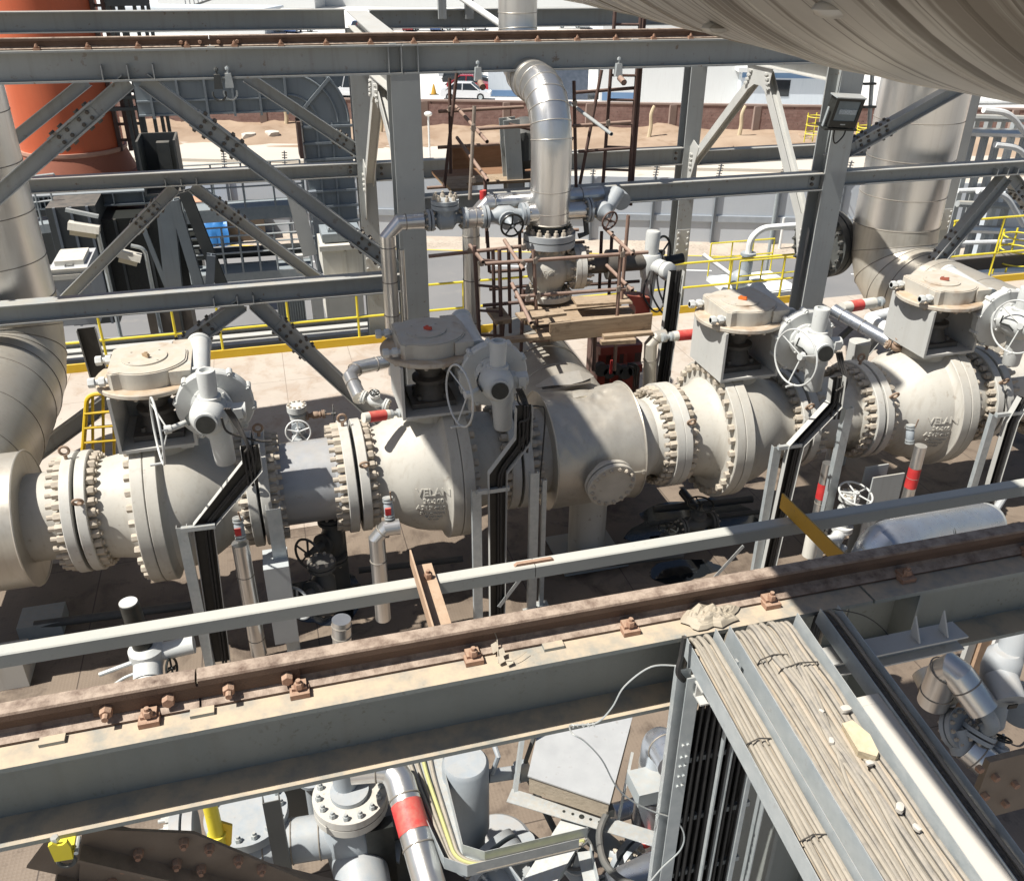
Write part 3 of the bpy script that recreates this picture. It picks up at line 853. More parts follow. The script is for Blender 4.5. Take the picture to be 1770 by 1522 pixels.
hbeam('middle beam running right from the floodlight column across the silver riser', [(1770, 279)], [(1770, 302)], YF, fr + wf, x_r + 2, stf=[PY(x, 300, YF).x for x in (1725, 1743, 1760)])
hbeam('rear beam at mid height left of the rear column, ending behind the orange stack', [(60, 309), (600, 284)], [(60, 336), (600, 307)], YR, x_l - 3, rl, stf=[PY(x, 318, YR).x for x in (286, 313, 340)], ends=(rl - .12,))
hbeam('rear beam at mid height behind the scaffold', [(1000, 266), (745, 276)], [(1000, 296), (745, 308)], YR, rl + wr, rr_, ends=(rl + wr + .12, rr_ - .12))
hbeam('rear beam at mid height seen through the bracing behind the floodlight column', [(1410, 251)], [(1410, 275)], YR, rr_ + wr, rr_ + sp)
hbeam('topmost rear beam left of the centre with a dirt-free grey web', [(0, 21), (300, 18.9)], [(0, 59.3), (300, 55)], YR, x_l - 3, PY(598, 16, YR).x - .02, b=.3)
hbeam('topmost rear beam right of the centre, behind the silver riser', [(850, 16)], [(850, 48)], YR, PY(640, 16, YR).x, x_r + 4, b=.3)

# transverse beams along Y with chevron bracing
def brace(label, p0, p1, h, b, up, splice=None, group='diagonal braces of the frame', mat=STEEL, kind='i', ends=None):
    p0, p1 = Vector(p0), Vector(p1)
    t = thing('diagonal_brace', label, 'brace', (p0 + p1) / 2, group)
    m = MB()
    if kind == 'i': m.ibeam(p0, p1, h, b, .009, .012, up)
    elif kind == 'box': m.obox(p0, p1, b, h, up)
    else: m.channel(p0, p1, h, b, .010, up)
    m.build('profile', mat, t)
    s, u, d = frame_from(p1 - p0, up)
    if splice is not None:
        L = (p1 - p0).length
        for q in splice:
            c = p0 + d * L * q
            for sg in (-1, 1):
                pl = MB(); pl.obox(c - d * .34 + u * sg * (h / 2 + .006), c + d * .34 + u * sg * (h / 2 + .006), b, .012, up); po = pl.build('splice_plate', mat, t)
                pts = [c + d * (-.26 + .13 * i + (.13 if i > 1 else 0)) + s * sx * b * .3 + u * sg * (h / 2 + .012) for i in range(4) for sx in (-1, 1)]
                bolts(po, BOLTDARK, pts, u * sg, .042, .03)
            for sd in (-1, 1):
                pl = MB(); pl.obox(c - d * .30 + s * sd * (.0045 + .005), c + d * .30 + s * sd * (.0045 + .005), .010, h * .72, up); po = pl.build('web_plate', mat, t)
                if sd * s.y < 0:
                    bolts(po, BOLTDARK, [c + d * (-.22 + .13 * i + (.06 if i > 1 else 0)) + u * su * h * .2 + s * sd * .0145 for i in range(4) for su in (-1, 1)], s * sd, .042, .026)
    return t
yb_ = YF + .14
B = lambda px, py: PY(px, py, yb_)
RB = lambda px, py: PY(px, py, YR + .12)
nF = B(232, 140)
brace('front diagonal falling left from the girder, across the orange stack', B(222, 140), B(-40, 370), .19, .17, (0, .01, 1), [.34])
brace('long front diagonal falling right from the girder to the centre column', B(248, 138), B(690, 466), .19, .17, (0, .01, 1), [.26, .88])
brace('front diagonal falling left below the lower beam, behind the farthest left valve', B(418, 524), B(40, 800), .20, .18, (0, .01, 1), [.20])
brace('front diagonal falling right below the lower beam, towards the second valve', B(440, 522), B(668, 735), .20, .18, (0, .01, 1), [.27])
brace('rear diagonal crossing the orange stack near the top left', RB(150, 140), RB(-30, 285), .20, .18, (0, .01, 1))
brace('rear diagonal running down to the rear column in front of the grey duct bend', RB(425, 132), RB(640, 275), .20, .18, (0, .01, 1), [.82])
brace('rear diagonal falling left from the rear beam beside the street lamp', RB(302, 325), RB(90, 540), .20, .18, (0, .01, 1), [.22])
brace('rear diagonal falling right from the rear beam past the blue tarpaulin', RB(332, 322), RB(575, 500), .20, .18, (0, .01, 1), [.24])
brace('right front diagonal rising from the floodlight column across the silver riser', B(1430, 278), B(1770, 88), .19, .17, (0, .01, 1), [.23])
brace('long right diagonal rising in front of the riser foot to the middle beam', B(1480, 620), B(1738, 305), .20, .18, (0, .01, 1), [.62])
brace('right diagonal falling to the right edge from the middle beam', B(1745, 306), B(1850, 440), .20, .18, (0, .01, 1), [.25])
for xc, ap, l_end, r_end, tz_, nm in ((fr + wf / 2, (1310, 135), (1180, 272), (1402, 420), (1470, 130), 'between the rear column and the floodlight column'), (fl + wf / 2, (648, 128), (628, 300), (697, 310), (665, 60), 'behind the centre column')):
    z_t = gz0 - .16
    t = beam('cross_beam', 'pale cross beam running away ' + nm, (xc, YF + wf, z_t), (xc, YR, z_t), .26, .26, STEEL_PALE, (0, 0, 1), 'cross beams')
    ya = (YF + YR) / 2 + .1
    a = V(xc, ya, z_t - .13)
    bl = V(xc, YR - .02, PX(*l_end, xc).z); br_ = V(xc, YF + wf + .02, PX(*r_end, xc).z)
    brace('pale chevron brace falling to the rear column, ' + nm, a + V(0, .12, -.12), bl, .16, .16, (1, 0, 0), None, 'chevron braces', STEEL_PALE)
    brace('pale chevron brace falling to the front column, ' + nm, a + V(0, -.12, -.12), br_, .16, .16, (1, 0, 0), None, 'chevron braces', STEEL_PALE)
    g = MB(); g.plate([a + V(-.09, -.42, .0), a + V(-.09, .42, .0), a + V(-.09, .34, -.42), a + V(-.09, .12, -.30), a + V(-.09, -.12, -.30), a + V(-.09, -.34, -.42)], .014, (-1, 0, 0))
    go = g.build('gusset_plate', STEEL_PALE, t)
    bolts(go, STEEL_PALE, [a + V(-.09, sg * (.24 + .035 * i + .05 * j), -.1 - .07 * i) for sg in (-1, 1) for i in range(4) for j in (0, 1)], (-1, 0, 0), .05, .035)
    for e, dy in ((bl, -.1), (br_, .1)):
        g = MB(); g.plate([e + V(-.09, dy * 1.0, .45), e + V(-.09, dy * 3.6, .35), e + V(-.09, -dy * .5, -.75), e + V(-.09, -dy * 1.0, .2)], .014, (-1, 0, 0)); go = g.build('gusset_plate', STEEL_PALE, t)
        bolts(go, STEEL_PALE, [e + V(-.09, dy * (.5 + .6 * j), -.1 + .09 * i) for i in range(4) for j in (0, 1)], (-1, 0, 0), .045, .03)

xt_ = fl + wf / 2
beam('cross_beam', 'pale cross beam on top joining topmost rear beam and far girder', (xt_, YF + .27, gz1 - .17), (xt_, YR + .0, tz1 - .14), .24, .34, STEEL_PALE, (0, 0, 1), 'cross beams')
# small posts and a brace pipe standing on the topmost rear beam
for px in (765, 812):
    p = PY(px, 20, YR - .05)
    m = MB(); m.channel(p - V(0, 0, .12), p + V(0, 0, 1.4), .14, .12, .01, (1, 0, 0)); tag(m.build('stub_post', STEEL), 'short post on the topmost beam, ' + ('left' if px < 800 else 'right') + ' of the white brace tube', 'post', 'stub posts')
a, b = PY(812, 6, YR - .25), PY(868, 44, YR - .9)
m = MB(); m.cyl(a + (a - b) * .8, b, .055, 14); t = m.build('brace_tube', WHITE); tag(t, 'white tube sloping down to the top of the silver riser', 'tube')
# beam clamps hanging on the girder flange
for i, (px, py, mt, lb) in enumerate(((376, 138, DARKSTEEL, 'dark beam clamp under the far girder'), (395, 136, GALV, 'white beam clamp next to the dark one under the far girder'), (826, 125, GALV, 'beam clamp with a stub tube under the far girder, left of the silver elbow'), (1069, 118, GALV, 'beam clamp with a stub tube under the far girder, beside the brown ladder'))):
    p = PY(px, py, YF - .02)
    t = thing('beam_clamp', lb, 'clamp', p, 'beam clamps')
    m = MB(); m.prism([(-.05, -.10), (.05, -.10), (.035, .06), (-.035, .06)], p + V(0, -.04, 0), p + V(0, .04, 0), (0, 0, 1)); m.build('jaw', mt, t)
    m = MB(); m.cyl(p + V(0, 0, .04), p + V(0, 0, .14), .012, 8); m.hexnut(p + V(0, 0, .10), (0, 0, 1), .045, .03); m.build('screw', mt, t)
    m = MB()
    if i < 2: m.ring(p + V(0, 0, -.16), (0, 1, 0), .075, .012, 20, 6, R(-200), R(20)); m.build('hook', mt, t)
    else: m.tube([p + V(.02, -.02, -.12), p + V(.02, -.18, -.16)], .04, 12, False); m.tube([p + V(.02, -.18, -.16), p + V(.02, -.02, -.12)], .03, 12, True); m.build('stub_tube', RUSTPIPE, t)

# yellow handrail and toe plate along the far deck edge
YH = 16.42
YH = 16.36
def handrail(label, x0, x1, posts, toe=True, rails=(1.09, .56)):
    t = thing('handrail', label, 'handrail', ((x0 + x1) / 2, YH, 0), 'yellow handrails along the deck edge')
    for z in rails:
        m = MB(); m.tube([(x0, YH, z), (x1, YH, z)], .024, 10); m.build('rail', YELLOW, t)
    for x in posts:
        m = MB(); m.tube([(x, YH, .0), (x, YH, rails[0])], .024, 10); m.box((x - .05, YH - .03, 0), (x + .05, YH + .03, .02)); m.build('post', YELLOW, t)
    if toe:
        m = MB(); m.box((x0, YH - .045, 0), (x1, YH - .037, .16)); m.box((x0, YH - .037, .15), (x1, YH - .0, .16)); m.build('toe_plate', YELLOWD, t)
hx = lambda px, py: PY(px, py, YH).x
handrail('yellow handrail left of the centre column above a toe plate', -9, 2.05, [-7.6, -6.1, -4.6, -3.1, -1.85, hx(380, 570), hx(497, 540), hx(618, 540)])
handrail('yellow handrail behind the scaffold, in short visible stretches', 2.3, 7.3, [3.6, 5.2, 6.7])
handrail('yellow handrail between the scaffold and the floodlight column', 7.55, 11.3, [hx(1157, 500), hx(1262, 480), hx(1355, 460)])
handrail('yellow handrail at the right edge beyond the silver riser', 14.9, 22, [hx(1630, 470), hx(1722, 430), 18.2, 20], rails=(1.55, .72))
# ---------------------------------------------------------------- near crane girder, guard tube, cable trays
YN = 2.495
n1, n0 = 4.298, 3.90
stf = [(2.60, True)]
near = crane_girder('near dusty crane girder with a rusty rail crossing the foreground', YN, n0, n1, -2.6, 6.5, .29, .16, [-1.29, -.628, -.094, .578, 1.241, 1.89, 2.568, 3.25, 3.9], -.451, stf, (GIRDER, RAIL), endgap=2.346, rail_h=.125, notches=[-.951, -.445, .907, 1.56])
t = thing('guard_tube', 'square hollow guard tube running just behind the near rusty rail', 'guard tube', (1, 3.23, 4.13))
for a, c in ((-2.4, 1.034), (1.038, 6.5)):
    m = MB(); m.prism([(-.035, -.036), (.035, -.036), (.035, .029), (.029, .035), (-.029, .035), (-.035, .029)], (a, 3.27, 4.166), (c, 3.27, 4.166), (0, 0, 1)); m.build('tube', GUARD, t)
m = MB(); m.prism([(-.10, 0), (-.085, .014), (.085, .014), (.10, 0)], (1.036, 3.255, 4.2005), (1.036, 3.275, 4.2005), (0, 0, 1)); m.build('weld_patch', RUSTNUT, t)
# brackets reaching over the guard tube
t = thing('bracket', 'brown rusted angle bracket resting on the guard tube', 'bracket', (.49, 3.1, 4.21), 'brackets over the guard tube')
m = MB(); m.box((.468, 2.76, 4.215), (.558, 3.36, 4.224)); m.box((.460, 2.76, 4.215), (.468, 3.385, 4.30)); m.build('angle', BROWNBR, t)
bolts(t, RUSTNUT, [V(.522, 3.25, 4.224)], (0, 0, 1), .034, .03, .015)
t = thing('bracket', 'ochre painted bracket slanting over the guard tube at the right', 'bracket', (2.45, 3.1, 4.21), 'brackets over the guard tube')
m = MB(); m.box((2.415, 2.76, 4.21), (2.424, 3.375, 4.30)); m.box((2.424, 2.76, 4.21), (2.50, 3.36, 4.219)); m.build('angle', OCHRE, t)
bolts(t, RUSTNUT, [V(2.46, 3.24, 4.219)], (0, 0, 1), .03, .025)

# cable trays sloping down towards the viewer
TS = .148
def tz(y): return 4.36 + (y - 2.4) * TS
YT0, YT1 = .75, 2.44
def tray(label, x0, x1, side, bed):
    t = thing('cable_tray', label, 'cable tray', ((x0 + x1) / 2, 1.6, tz(1.6) - .1), 'galvanised cable trays at the near girder')
    for x, s in ((x0, 1), (x1, -1)):
        m = MB()
        a, b = V(x, YT0, tz(YT0)), V(x, YT1, tz(YT1))
        up = V(0, -TS, 1).normalized()
        poly = [(0, 0), (s * .0035, 0), (s * .0035, -side + .004), (s * .022, -side + .004), (s * .022, -side), (0, -side)]
        m.prism(poly, a, b, up); m.build('side_rail', GALV, t)
    for i in range(6):
        y = YT0 + .12 + i * .30
        z = tz(y) - side + .004
        m = MB(); m.box((x0 + .004, y - .018, z), (x1 - .004, y + .018, z + .008)); m.build('rung', GALVD, t)
    return t
tray('narrow galvanised cable tray, leftmost of the three at the near girder', 1.413, 1.553, .095, .05)
tray('widest galvanised cable tray, in the middle with a stone lying in it', 1.612, 1.925, .108, .06)
tray('thin cable tray, rightmost of the three at the near girder, partly in shade', 2.030, 2.116, .085, .05)

def cable(x, zoff, r, mat, seed, label, group, y_end=2.46, drop=.35, wig=.012, xe=None):
    rr = random.Random(seed)
    pts = []
    for i in range(9):
        y = YT0 - .05 + (y_end - .10 - YT0) * i / 8
        xx = x + (0 if xe is None else (xe - x) * (i / 8) ** 2) + rr.uniform(-1, 1) * wig
        pts.append(V(xx, y, tz(y) + zoff + rr.uniform(-1, 1) * .003))
    xx = pts[-1].x
    pts += [V(xx, y_end - .02, tz(y_end) + zoff - .01), V(xx, y_end + .02, tz(y_end) + zoff - .06), V(xx, y_end + .025, tz(y_end) - drop)]
    m = MB(); m.tube(spline(pts, 5), r, 7)
    o = m.build('cable', mat); tag(o, label, 'cable', group)
sd = 0
for i in range(6):
    sd += 1; cable(1.437 + .018 * i + (.006 if i > 3 else 0), -.052 + (.010 if i % 2 else 0), (.0095, .0082, .0105)[i % 3], DUSTCABLE if i % 3 else CABLE3 if False else DUSTCABLE, sd, 'dusty cable lying in the narrow leftmost tray', 'cables in the leftmost tray', wig=.006)
CABLE2 = weathered('grey_dusty_sheath', (.17, .16, .145), (.24, .225, .195), .8, s1=10, dust=.6, dustc=(.45, .39, .31), spots=.6, spotc=(.08, .075, .07), s2=30, bump=.2, bscale=100)
CABLE3 = weathered('pale_dusty_sheath', (.31, .28, .235), (.38, .345, .285), .9, s1=12, dust=.6, spots=.4, s2=28, bump=.25, bscale=120)
for x0_, x1_ in ((1.617, 1.92), (1.418, 1.548)):
    b = MB(); g = []; nu, nv = 14, 70
    for i in range(nv + 1):
        for j in range(nu + 1):
            y = YT0 + (2.43 - YT0) * i / nv; x = x0_ + (x1_ - x0_) * j / nu
            g.append(V(x, y, tz(y) - .074 + .011 * mn.noise(V(x * 25, y * 9, 2)) + .007 * mn.noise(V(x * 60, y * 40, 5))))
    b.add(g, [(i * (nu + 1) + j, (i + 1) * (nu + 1) + j, (i + 1) * (nu + 1) + j + 1, i * (nu + 1) + j + 1) for i in range(nv) for j in range(nu)])
    tag(b.build('dust_layer', CABLE3, smooth=60), ('wide' if x0_ > 1.6 else 'narrow') + ' layer of dust and grit under the cables of the ' + ('middle' if x0_ > 1.6 else 'leftmost') + ' tray', 'dust', None, 'stuff')
rv = random.Random(77)
for i in range(14):
    sd += 1; x = 1.636 + .0205 * i
    cable(x, -.060 + rv.uniform(-.004, .010), rv.choice((.0085, .0105, .0118, .0128)), rv.choice((DUSTCABLE, DUSTCABLE, CABLE2, CABLE3)), sd, 'dusty cable lying in the widest middle tray', 'cables in the middle tray', wig=.007)
for i in range(5):
    sd += 1; cable(1.66 + .045 * i, -.038, .0075 + .001 * i, (DUSTCABLE, CABLE2, DUSTCABLE)[i % 3], sd, 'dusty cable lying in the widest middle tray', 'cables in the middle tray', wig=.02, xe=1.72 + .03 * (4 - i))
for i in range(4):
    sd += 1; cable(2.048 + .017 * i, -.045 + .006 * (i % 2), .0095, RUBBER if i < 3 else DUSTCABLE, sd, 'cable lying in the thin rightmost tray', 'cables in the rightmost tray', wig=.004)
# cable ties
for x0, x1, y, nm in ((1.43, 1.545, 1.95, 'leftmost'), (1.43, 1.545, 1.58, 'leftmost, lower down'), (1.66, 1.80, 2.28, 'middle'), (1.72, 1.90, 2.22, 'middle, further right')):
    z = tz(y)
    m = MB(); m.tube([V(x0, y, z - .055), V(x0 + .01, y, z - .030), V((x0 + x1) / 2, y + .006, z - .022), V(x1 - .01, y, z - .030), V(x1, y, z - .055)], .003, 6)
    tag(m.build('cable_tie', RUBBER), 'thin tie strapped across the cables of the tray, ' + nm, 'cable tie', 'cable ties')
# stone and crumbs
def rock(name, c, s, mat, label, seed, cat='stone', group=None, rot=0):
    bm = bmesh.new(); bmesh.ops.create_icosphere(bm, subdivisions=2, radius=1)
    rr = random.Random(seed)
    b = MB(); 
    for v in bm.verts:
        p = v.co; k = 1 + .25 * mn.noise(p * 1.6 + V(seed, 0, 0))
        q = V(max(-.75, min(.75, p.x * k)) * s[0], max(-.8, min(.8, p.y * k)) * s[1], max(-.6, min(.6, p.z * k)) * s[2])
        b.v.append(Matrix.Rotation(rot, 3, 'Z') @ q + Vector(c))
    b.f = [tuple(v.index for v in f.verts) for f in bm.faces]
    bm.free()
    return tag(b.build(name, mat, smooth=25), label, cat, group)
def on_tray(px, py, dz=-.03):
    d = ray(px, py); t_ = (HC - (4.36 - 2.4 * TS + dz)) / (d.y * TS - d.z)
    return V(d.x * t_, d.y * t_, HC + d.z * t_)
p = on_tray(1488, 1278)
m = MB(); m.plate([p + V(-.028, .075, .012), p + V(.012, .078, .016), p + V(.040, .0, .014), p + V(.030, -.070, .006), p + V(.008, -.082, .004), p + V(-.040, -.045, .006)], .042, (0, 0, 1)); m.jitter(.004, 3)
tag(m.build('stone', STONE, smooth=20), 'flat broken sandstone lying on the cables of the widest tray', 'stone')
for i, (px, py, s) in enumerate(((1462, 1225, .017), (1437, 1280, .012), (1420, 1228, .008), (1503, 1318, .012), (1555, 1395, .016), (1585, 1430, .012))):
    rock('debris_chip', on_tray(px, py, -.03), (s * 1.6, s, s), CONC, 'small pale chip lying among the cables of the widest tray', 20 + i, 'chip', 'chips in the middle tray', i)
# horizontal bearer under the trays with small cleats, column and beam below
t = beam('bearer', 'channel bearer under the three cable trays, lit at its left half', (1.42, 2.31, 4.185), (2.66, 2.31, 4.185), .075, .10, STEEL_PALE, (0, 0, 1), 'bearers', 'bearer', tw=.008, tf=.008)
for x in (2.42, 2.56):
    m = MB(); m.prism([(0, 0), (.06, 0), (0, .10)], (x, 2.33, 4.228), (x + .008, 2.33, 4.228), (0, 0, 1)); m.build('cleat', STEEL_PALE, t)
t = thing('steel_column', 'dark stub column under the near girder at the right', 'column', (2.42, 2.62, 0), None)
m = MB(); m.ibeam((2.30, 2.66, 0), (2.30, 2.66, n0), .36, .30, .014, .022, (1, 0, 0)); m.build('shaft', GIRDER, t)
m = MB(); m.prism([(-.048, -.006), (.048, -.006), (.048, 0), (-.048, 0)], (1.979, .6, tz(.6) - .012), (1.979, 2.02, tz(2.02) - .012), (0, 0, 1)); m.box((1.935, 1.98, 4.20), (2.022, 2.02, tz(2.0) - .014)); tag(m.build('cover_sheet', CONC), 'pale dusty cover sheet lying between the middle and the rightmost tray', 'sheet')
# vertical cable ladder on the left with black cables hanging in shade
xl = PY(1152, 1330, 2.40).x
t = thing('cable_ladder', 'vertical cable ladder with a bolted galvanised side rail below the leftmost tray', 'cable ladder', (xl + .15, 2.42, 1.2))
m = MB(); m.channel(V(xl, 2.36, .8), V(xl, 2.36, 4.26), .06, .03, .004, (1, 0, 0)); m.box((xl - .002, 2.325, .8), (xl + .058, 2.331, 4.24)); m.build('side_rail', GALV, t)
bolts(t, GALVD, [V(xl + dx, 2.325, PY(1160, y_, 2.33).z) for y_ in (1290, 1310, 1325, 1342, 1358) for dx in (.018, .040)], (0, -1, 0), .012, .008)
m = MB(); m.box((xl + .49, 2.34, .8), (xl + .496, 2.40, 4.05)); m.build('side_rail', GALV, t)
for zz in (1.2, 1.6, 2.0, 2.4, 2.8, 3.2, 3.6, 4.0):
    m = MB(); m.box((xl + .06, 2.44, zz), (xl + .49, 2.46, zz + .03)); m.build('rung', GALVD, t)
for i in range(34):
    x = xl + .070 + .0115 * i
    rr = random.Random(90 + i); yl = 2.42 + .020 * (i % 3)
    m = MB(); m.tube(spline([V(x + rr.uniform(-.006, .006), yl, z) for z in (.8, 1.6, 2.4, 3.2, 3.9)] + [V(x, 2.40, 4.20)], 4), rr.choice((.008, .0095, .011)), 7)
    tag(m.build('cable', RUBBER), 'black cable hanging in the vertical ladder', 'cable', 'cables in the vertical ladder')
m = MB(); m.box((xl + .05, 2.475, .8), (xl + .50, 2.48, 3.88)); m.build('black_backing', BLACKTRAY, t)  # black backing added behind the cables to keep the interior black
for i, (xa, xb, wd) in enumerate(((1245, 1205, .004), (1262, 1222, .003), (1300, 1268, .010))):
    a, b = PY(xa, 1310, 2.30), PY(xb, 1560, 2.30)
    m = MB(); m.obox(a + V(0, 0, .55 - .2 * i), V(a.x, 2.3, 1.2), wd * 2, .02, (0, 1, 0)); tag(m.build('strip', GALV), ('thin pale strip hanging in front of the black vertical cables, left', 'thin pale strip hanging in front of the black vertical cables, middle', 'wider pale strip at the right of the black vertical cables')[i], 'strip', 'pale strips')
# crumpled plastic sheet and thin wires
b = MB(); N = 26
c0 = V(1.60, 2.575, 4.312)
g = []
for i in range(N + 1):
    for j in range(N):
        r = i / N; a = 2 * PI * j / N
        k = 1 + .38 * mn.noise(V(math.cos(a) * 1.7, math.sin(a) * 1.7, 2.0)) + .20 * mn.noise(V(math.cos(a) * 5, math.sin(a) * 5, 6.0))
        u, v = r * k * math.cos(a), r * k * math.sin(a)
        p = V(c0.x + u * .13, c0.y + v * .07, c0.z)
        h = .05 * abs(mn.noise(V(u * 2.2, v * 1.6, 3))) + .02 * abs(mn.noise(V(u * 4.5, v * 3.5, 9))) + .008 * abs(mn.noise(V(u * 9, v * 8, 4)))
        p.z += (h + .012) * (1 - r ** 3) + .004 * mn.noise(V(u * 9, v * 9, 1)) - .004 * r
        g.append(p)
fs = [(i * N + j, (i + 1) * N + j, (i + 1) * N + (j + 1) % N, i * N + (j + 1) % N) for i in range(N) for j in range(N)]
b.add(g, fs); tag(b.build('plastic_sheet', RAG, smooth=25), 'crumpled dusty sheet lying on the girder flange at the head of the trays', 'sheet')
def wire(pts, r, mat, label, cat='wire', group=None, n=6):
    m = MB(); m.tube(spline(pts, 6), r, n); return tag(m.build('wire', mat), label, cat, group)
wire([PY(x, y, Y) for x, y, Y in ((1170, 1150, 2.40), (1125, 1152, 2.42), (1080, 1185, 2.43), (1058, 1222, 2.43), (1032, 1248, 2.44), (1000, 1252, 2.46), (985, 1254, 2.47), (990, 1268, 2.40), (1010, 1280, 2.38), (1040, 1312, 2.36), (1065, 1358, 2.36), (1095, 1385, 2.36), (1130, 1402, 2.36), (1165, 1415, 2.34), (1182, 1440, 2.32), (1176, 1468, 2.32), (1145, 1498, 2.32), (1118, 1530, 2.32))], .0036, GALV, 'thin pale wire looping from the girder down over the cable ladder')
m = MB()
for k in range(5):
    m.ring(PY(990 + 9 * k, 1254 - k * .6, 2.47), V(1, .3, 0), .008, .0022, 12, 5)
tag(m.build('wire_knot', GALV), 'twisted knot of wire on the edge of the girder flange', 'wire')
wire([PY(x, y, 2.36) for x, y in ((1440, 1052), (1490, 1062), (1525, 1085), (1550, 1118))], .0025, RUBBER, 'thin dark wire arching behind the rightmost tray')
wire([PY(1183, 1100, 2.38), PY(1178, 1130, 2.37), PY(1172, 1160, 2.36), PY(1182, 1175, 2.36)], .012, RUBBER, 'dark rag of tape tied to the corner of the leftmost tray', 'tape')
m = MB()
p = V(.68, 2.57, 4.31)
for k, (dx, dy, dz) in enumerate(((-.01, .03, .04), (.01, 0, .03), (.0, -.03, .02), (.03, -.045, .01))):
    m.plate([p + V(dx - .012, dy - .016, dz * .2), p + V(dx + .014, dy - .010, dz * .3 + .004), p + V(dx + .010, dy + .016, dz), p + V(dx - .014, dy + .012, dz * .8)], .002)
m.tube(spline([p + V(0, -.03, .006), p + V(.05, -.045, .012), p + V(.11, -.015, .016)], 4), .0016, 5)
m.tube(spline([p + V(0, .08, .06), p + V(.005, .05, .04), p + V(-.015, -.04, .006)], 4), .002, 5)
tag(m.build('litter_scrap', RAG, smooth=0), 'torn scrap of paper caught beside a rail clip on the near girder', 'scrap')
# yellow beam clamp and brown brace under the near girder
p = PY(108, 1448, 2.47)
t = thing('beam_clamp', 'yellow beam clamp gripping the lower flange of the near girder', 'clamp', p)
m = MB(); m.prism([(-.030, -.055), (.030, -.06), (.034, .0), (.028, .035), (.012, .022), (-.004, .024), (-.018, .04), (-.034, .03)], p + V(0, -.05, 0), p + V(0, -.035, 0), (0, 0, 1))
m.box(p + V(-.034, -.035, -.05), p + V(.034, .03, -.03)); m.build('jaw', YELLOW, t)
m = MB(); m.hexnut(p + V(-.012, -.03, .03), (0, 0, 1), .026, .02); m.cyl(p + V(-.012, -.03, -.02), p + V(-.012, -.03, .04), .008, 8); m.build('screw', GALV, t)
m = MB(); m.ring(p + V(.0, -.03, -.085), (0, 1, 0), .028, .008, 16, 6); m.build('shackle', DARKSTEEL, t)
m = MB(); m.cyl(p + V(.045, -.05, -.035), p + V(.045, .02, -.035), .008, 8); m.build('pin', GALV, t)
a, c = PY(120, 1478, 2.63), PY(700, 1610, 2.63)
t = thing('diagonal_brace', 'brown dusty brace bolted under the near girder at the lower left', 'brace', a)
BRW = weathered('brown_dusty_plate', (.15, .115, .085), (.21, .165, .125), .7, s1=5, dust=.6, spots=.4, s2=25, bump=.12)
m = MB(); m.ibeam(a, c, .21, .20, .012, .016, (0, 0, 1)); m.build('profile', BRW, t)
s_, u_, d_ = frame_from(c - a, (0, 0, 1))
m = MB(); q = a + d_ * .12; m.obox(a - d_ * .12 + V(0, -.012, 0), a + d_ * .62 + V(0, -.012, 0), .012, .18, (0, 0, 1)); po = m.build('splice_plate', BRW, t)
bolts(po, RUSTNUT, [a + d_ * (.20 + .085 * i + (.05 if i > 1 else 0)) + u_ * su * .045 + V(0, -.018, 0) for i in range(4) for su in (-1, 1)], (0, -1, 0), .034, .028, .014)
m = MB(); m.plate([PY(x, y, 2.60) for x, y in ((143, 1432), (335, 1440), (560, 1535), (135, 1535))], .014, (0, -1, 0)); go = m.build('gusset_plate', BRW, t)
bolts(go, RUSTNUT, [PY(x, y, 2.60) for x, y in ((318, 1452), (362, 1462), (306, 1488), (348, 1497), (412, 1482), (452, 1497), (240, 1470))], (0, -1, 0), .034, .028, .014)

# overhead ducts: one in view at the top right, two unseen, added above the frame to throw the broad shadows on the valves
def duct(label, xc, zc, prof, rings, seg=96, sub=1):
    y0, y1 = prof[0][0], prof[-1][0]
    t = thing('overhead_duct', label, 'duct', (xc, (y0 + y1) / 2, zc - prof[0][1]), 'large overhead ducts')
    b = MB(); b.lathe(prof, (xc, 0, zc), (0, 1, 0), seg); b.build('shell', DUCT, t)
    def rad(y):
        for (a, r0), (c, r1) in zip(prof, prof[1:]):
            if a <= y <= c: return r0 + (r1 - r0) * (y - a) / (c - a)
        return prof[-1][1]
    for y, w_, h_ in rings:
        r = rad(y); m = MB(); m.lathe([(y - w_ - .001, r * .99), (y - w_, r + h_), (y + w_, r + h_), (y + w_ + .001, r * .99)], (xc, 0, zc), (0, 1, 0), seg); m.build('seam', DUCT, t)
    return t
rr = random.Random(5)
ys = []; y = .62
while y < 5:
    ys.append((y, .004, .0022)); y += rr.choice((.16, .24, .3, .36))
DXC, DZC = .715 + .985 * .40, HC + .70 - .172 * .40
t = duct('huge streaked duct overhead at the top right corner', DXC, DZC, [(.55, .812), (1.35, .812), (1.75, .797), (2.3, .780), (2.95, .766), (5.2, .760)], ys)
for k, (yy_, a_) in enumerate(((1.02, 238), (1.5, 246), (1.9, 232))):
    q_ = V(DXC + .81 * math.cos(R(a_)), yy_, DZC + .81 * math.sin(R(a_)))
    m = MB(); m.sphere(q_, .018, 10, 6, 1.6, 1, .6); m.build('dent_plug', DUCT, t)
duct('unseen duct added above the frame to the left to shade the second valve', -1.95, 9.5, [(6.2, .80), (11.3, .80)], [(7, .01, .005), (8, .01, .005), (9, .01, .005), (10, .01, .005)])
duct('unseen duct added above the frame to the right to shade the last valve', 2.36, 9.6, [(7.95, .66), (11.0, .66)], [(8.4, .01, .005), (9, .01, .005), (10, .01, .005)])
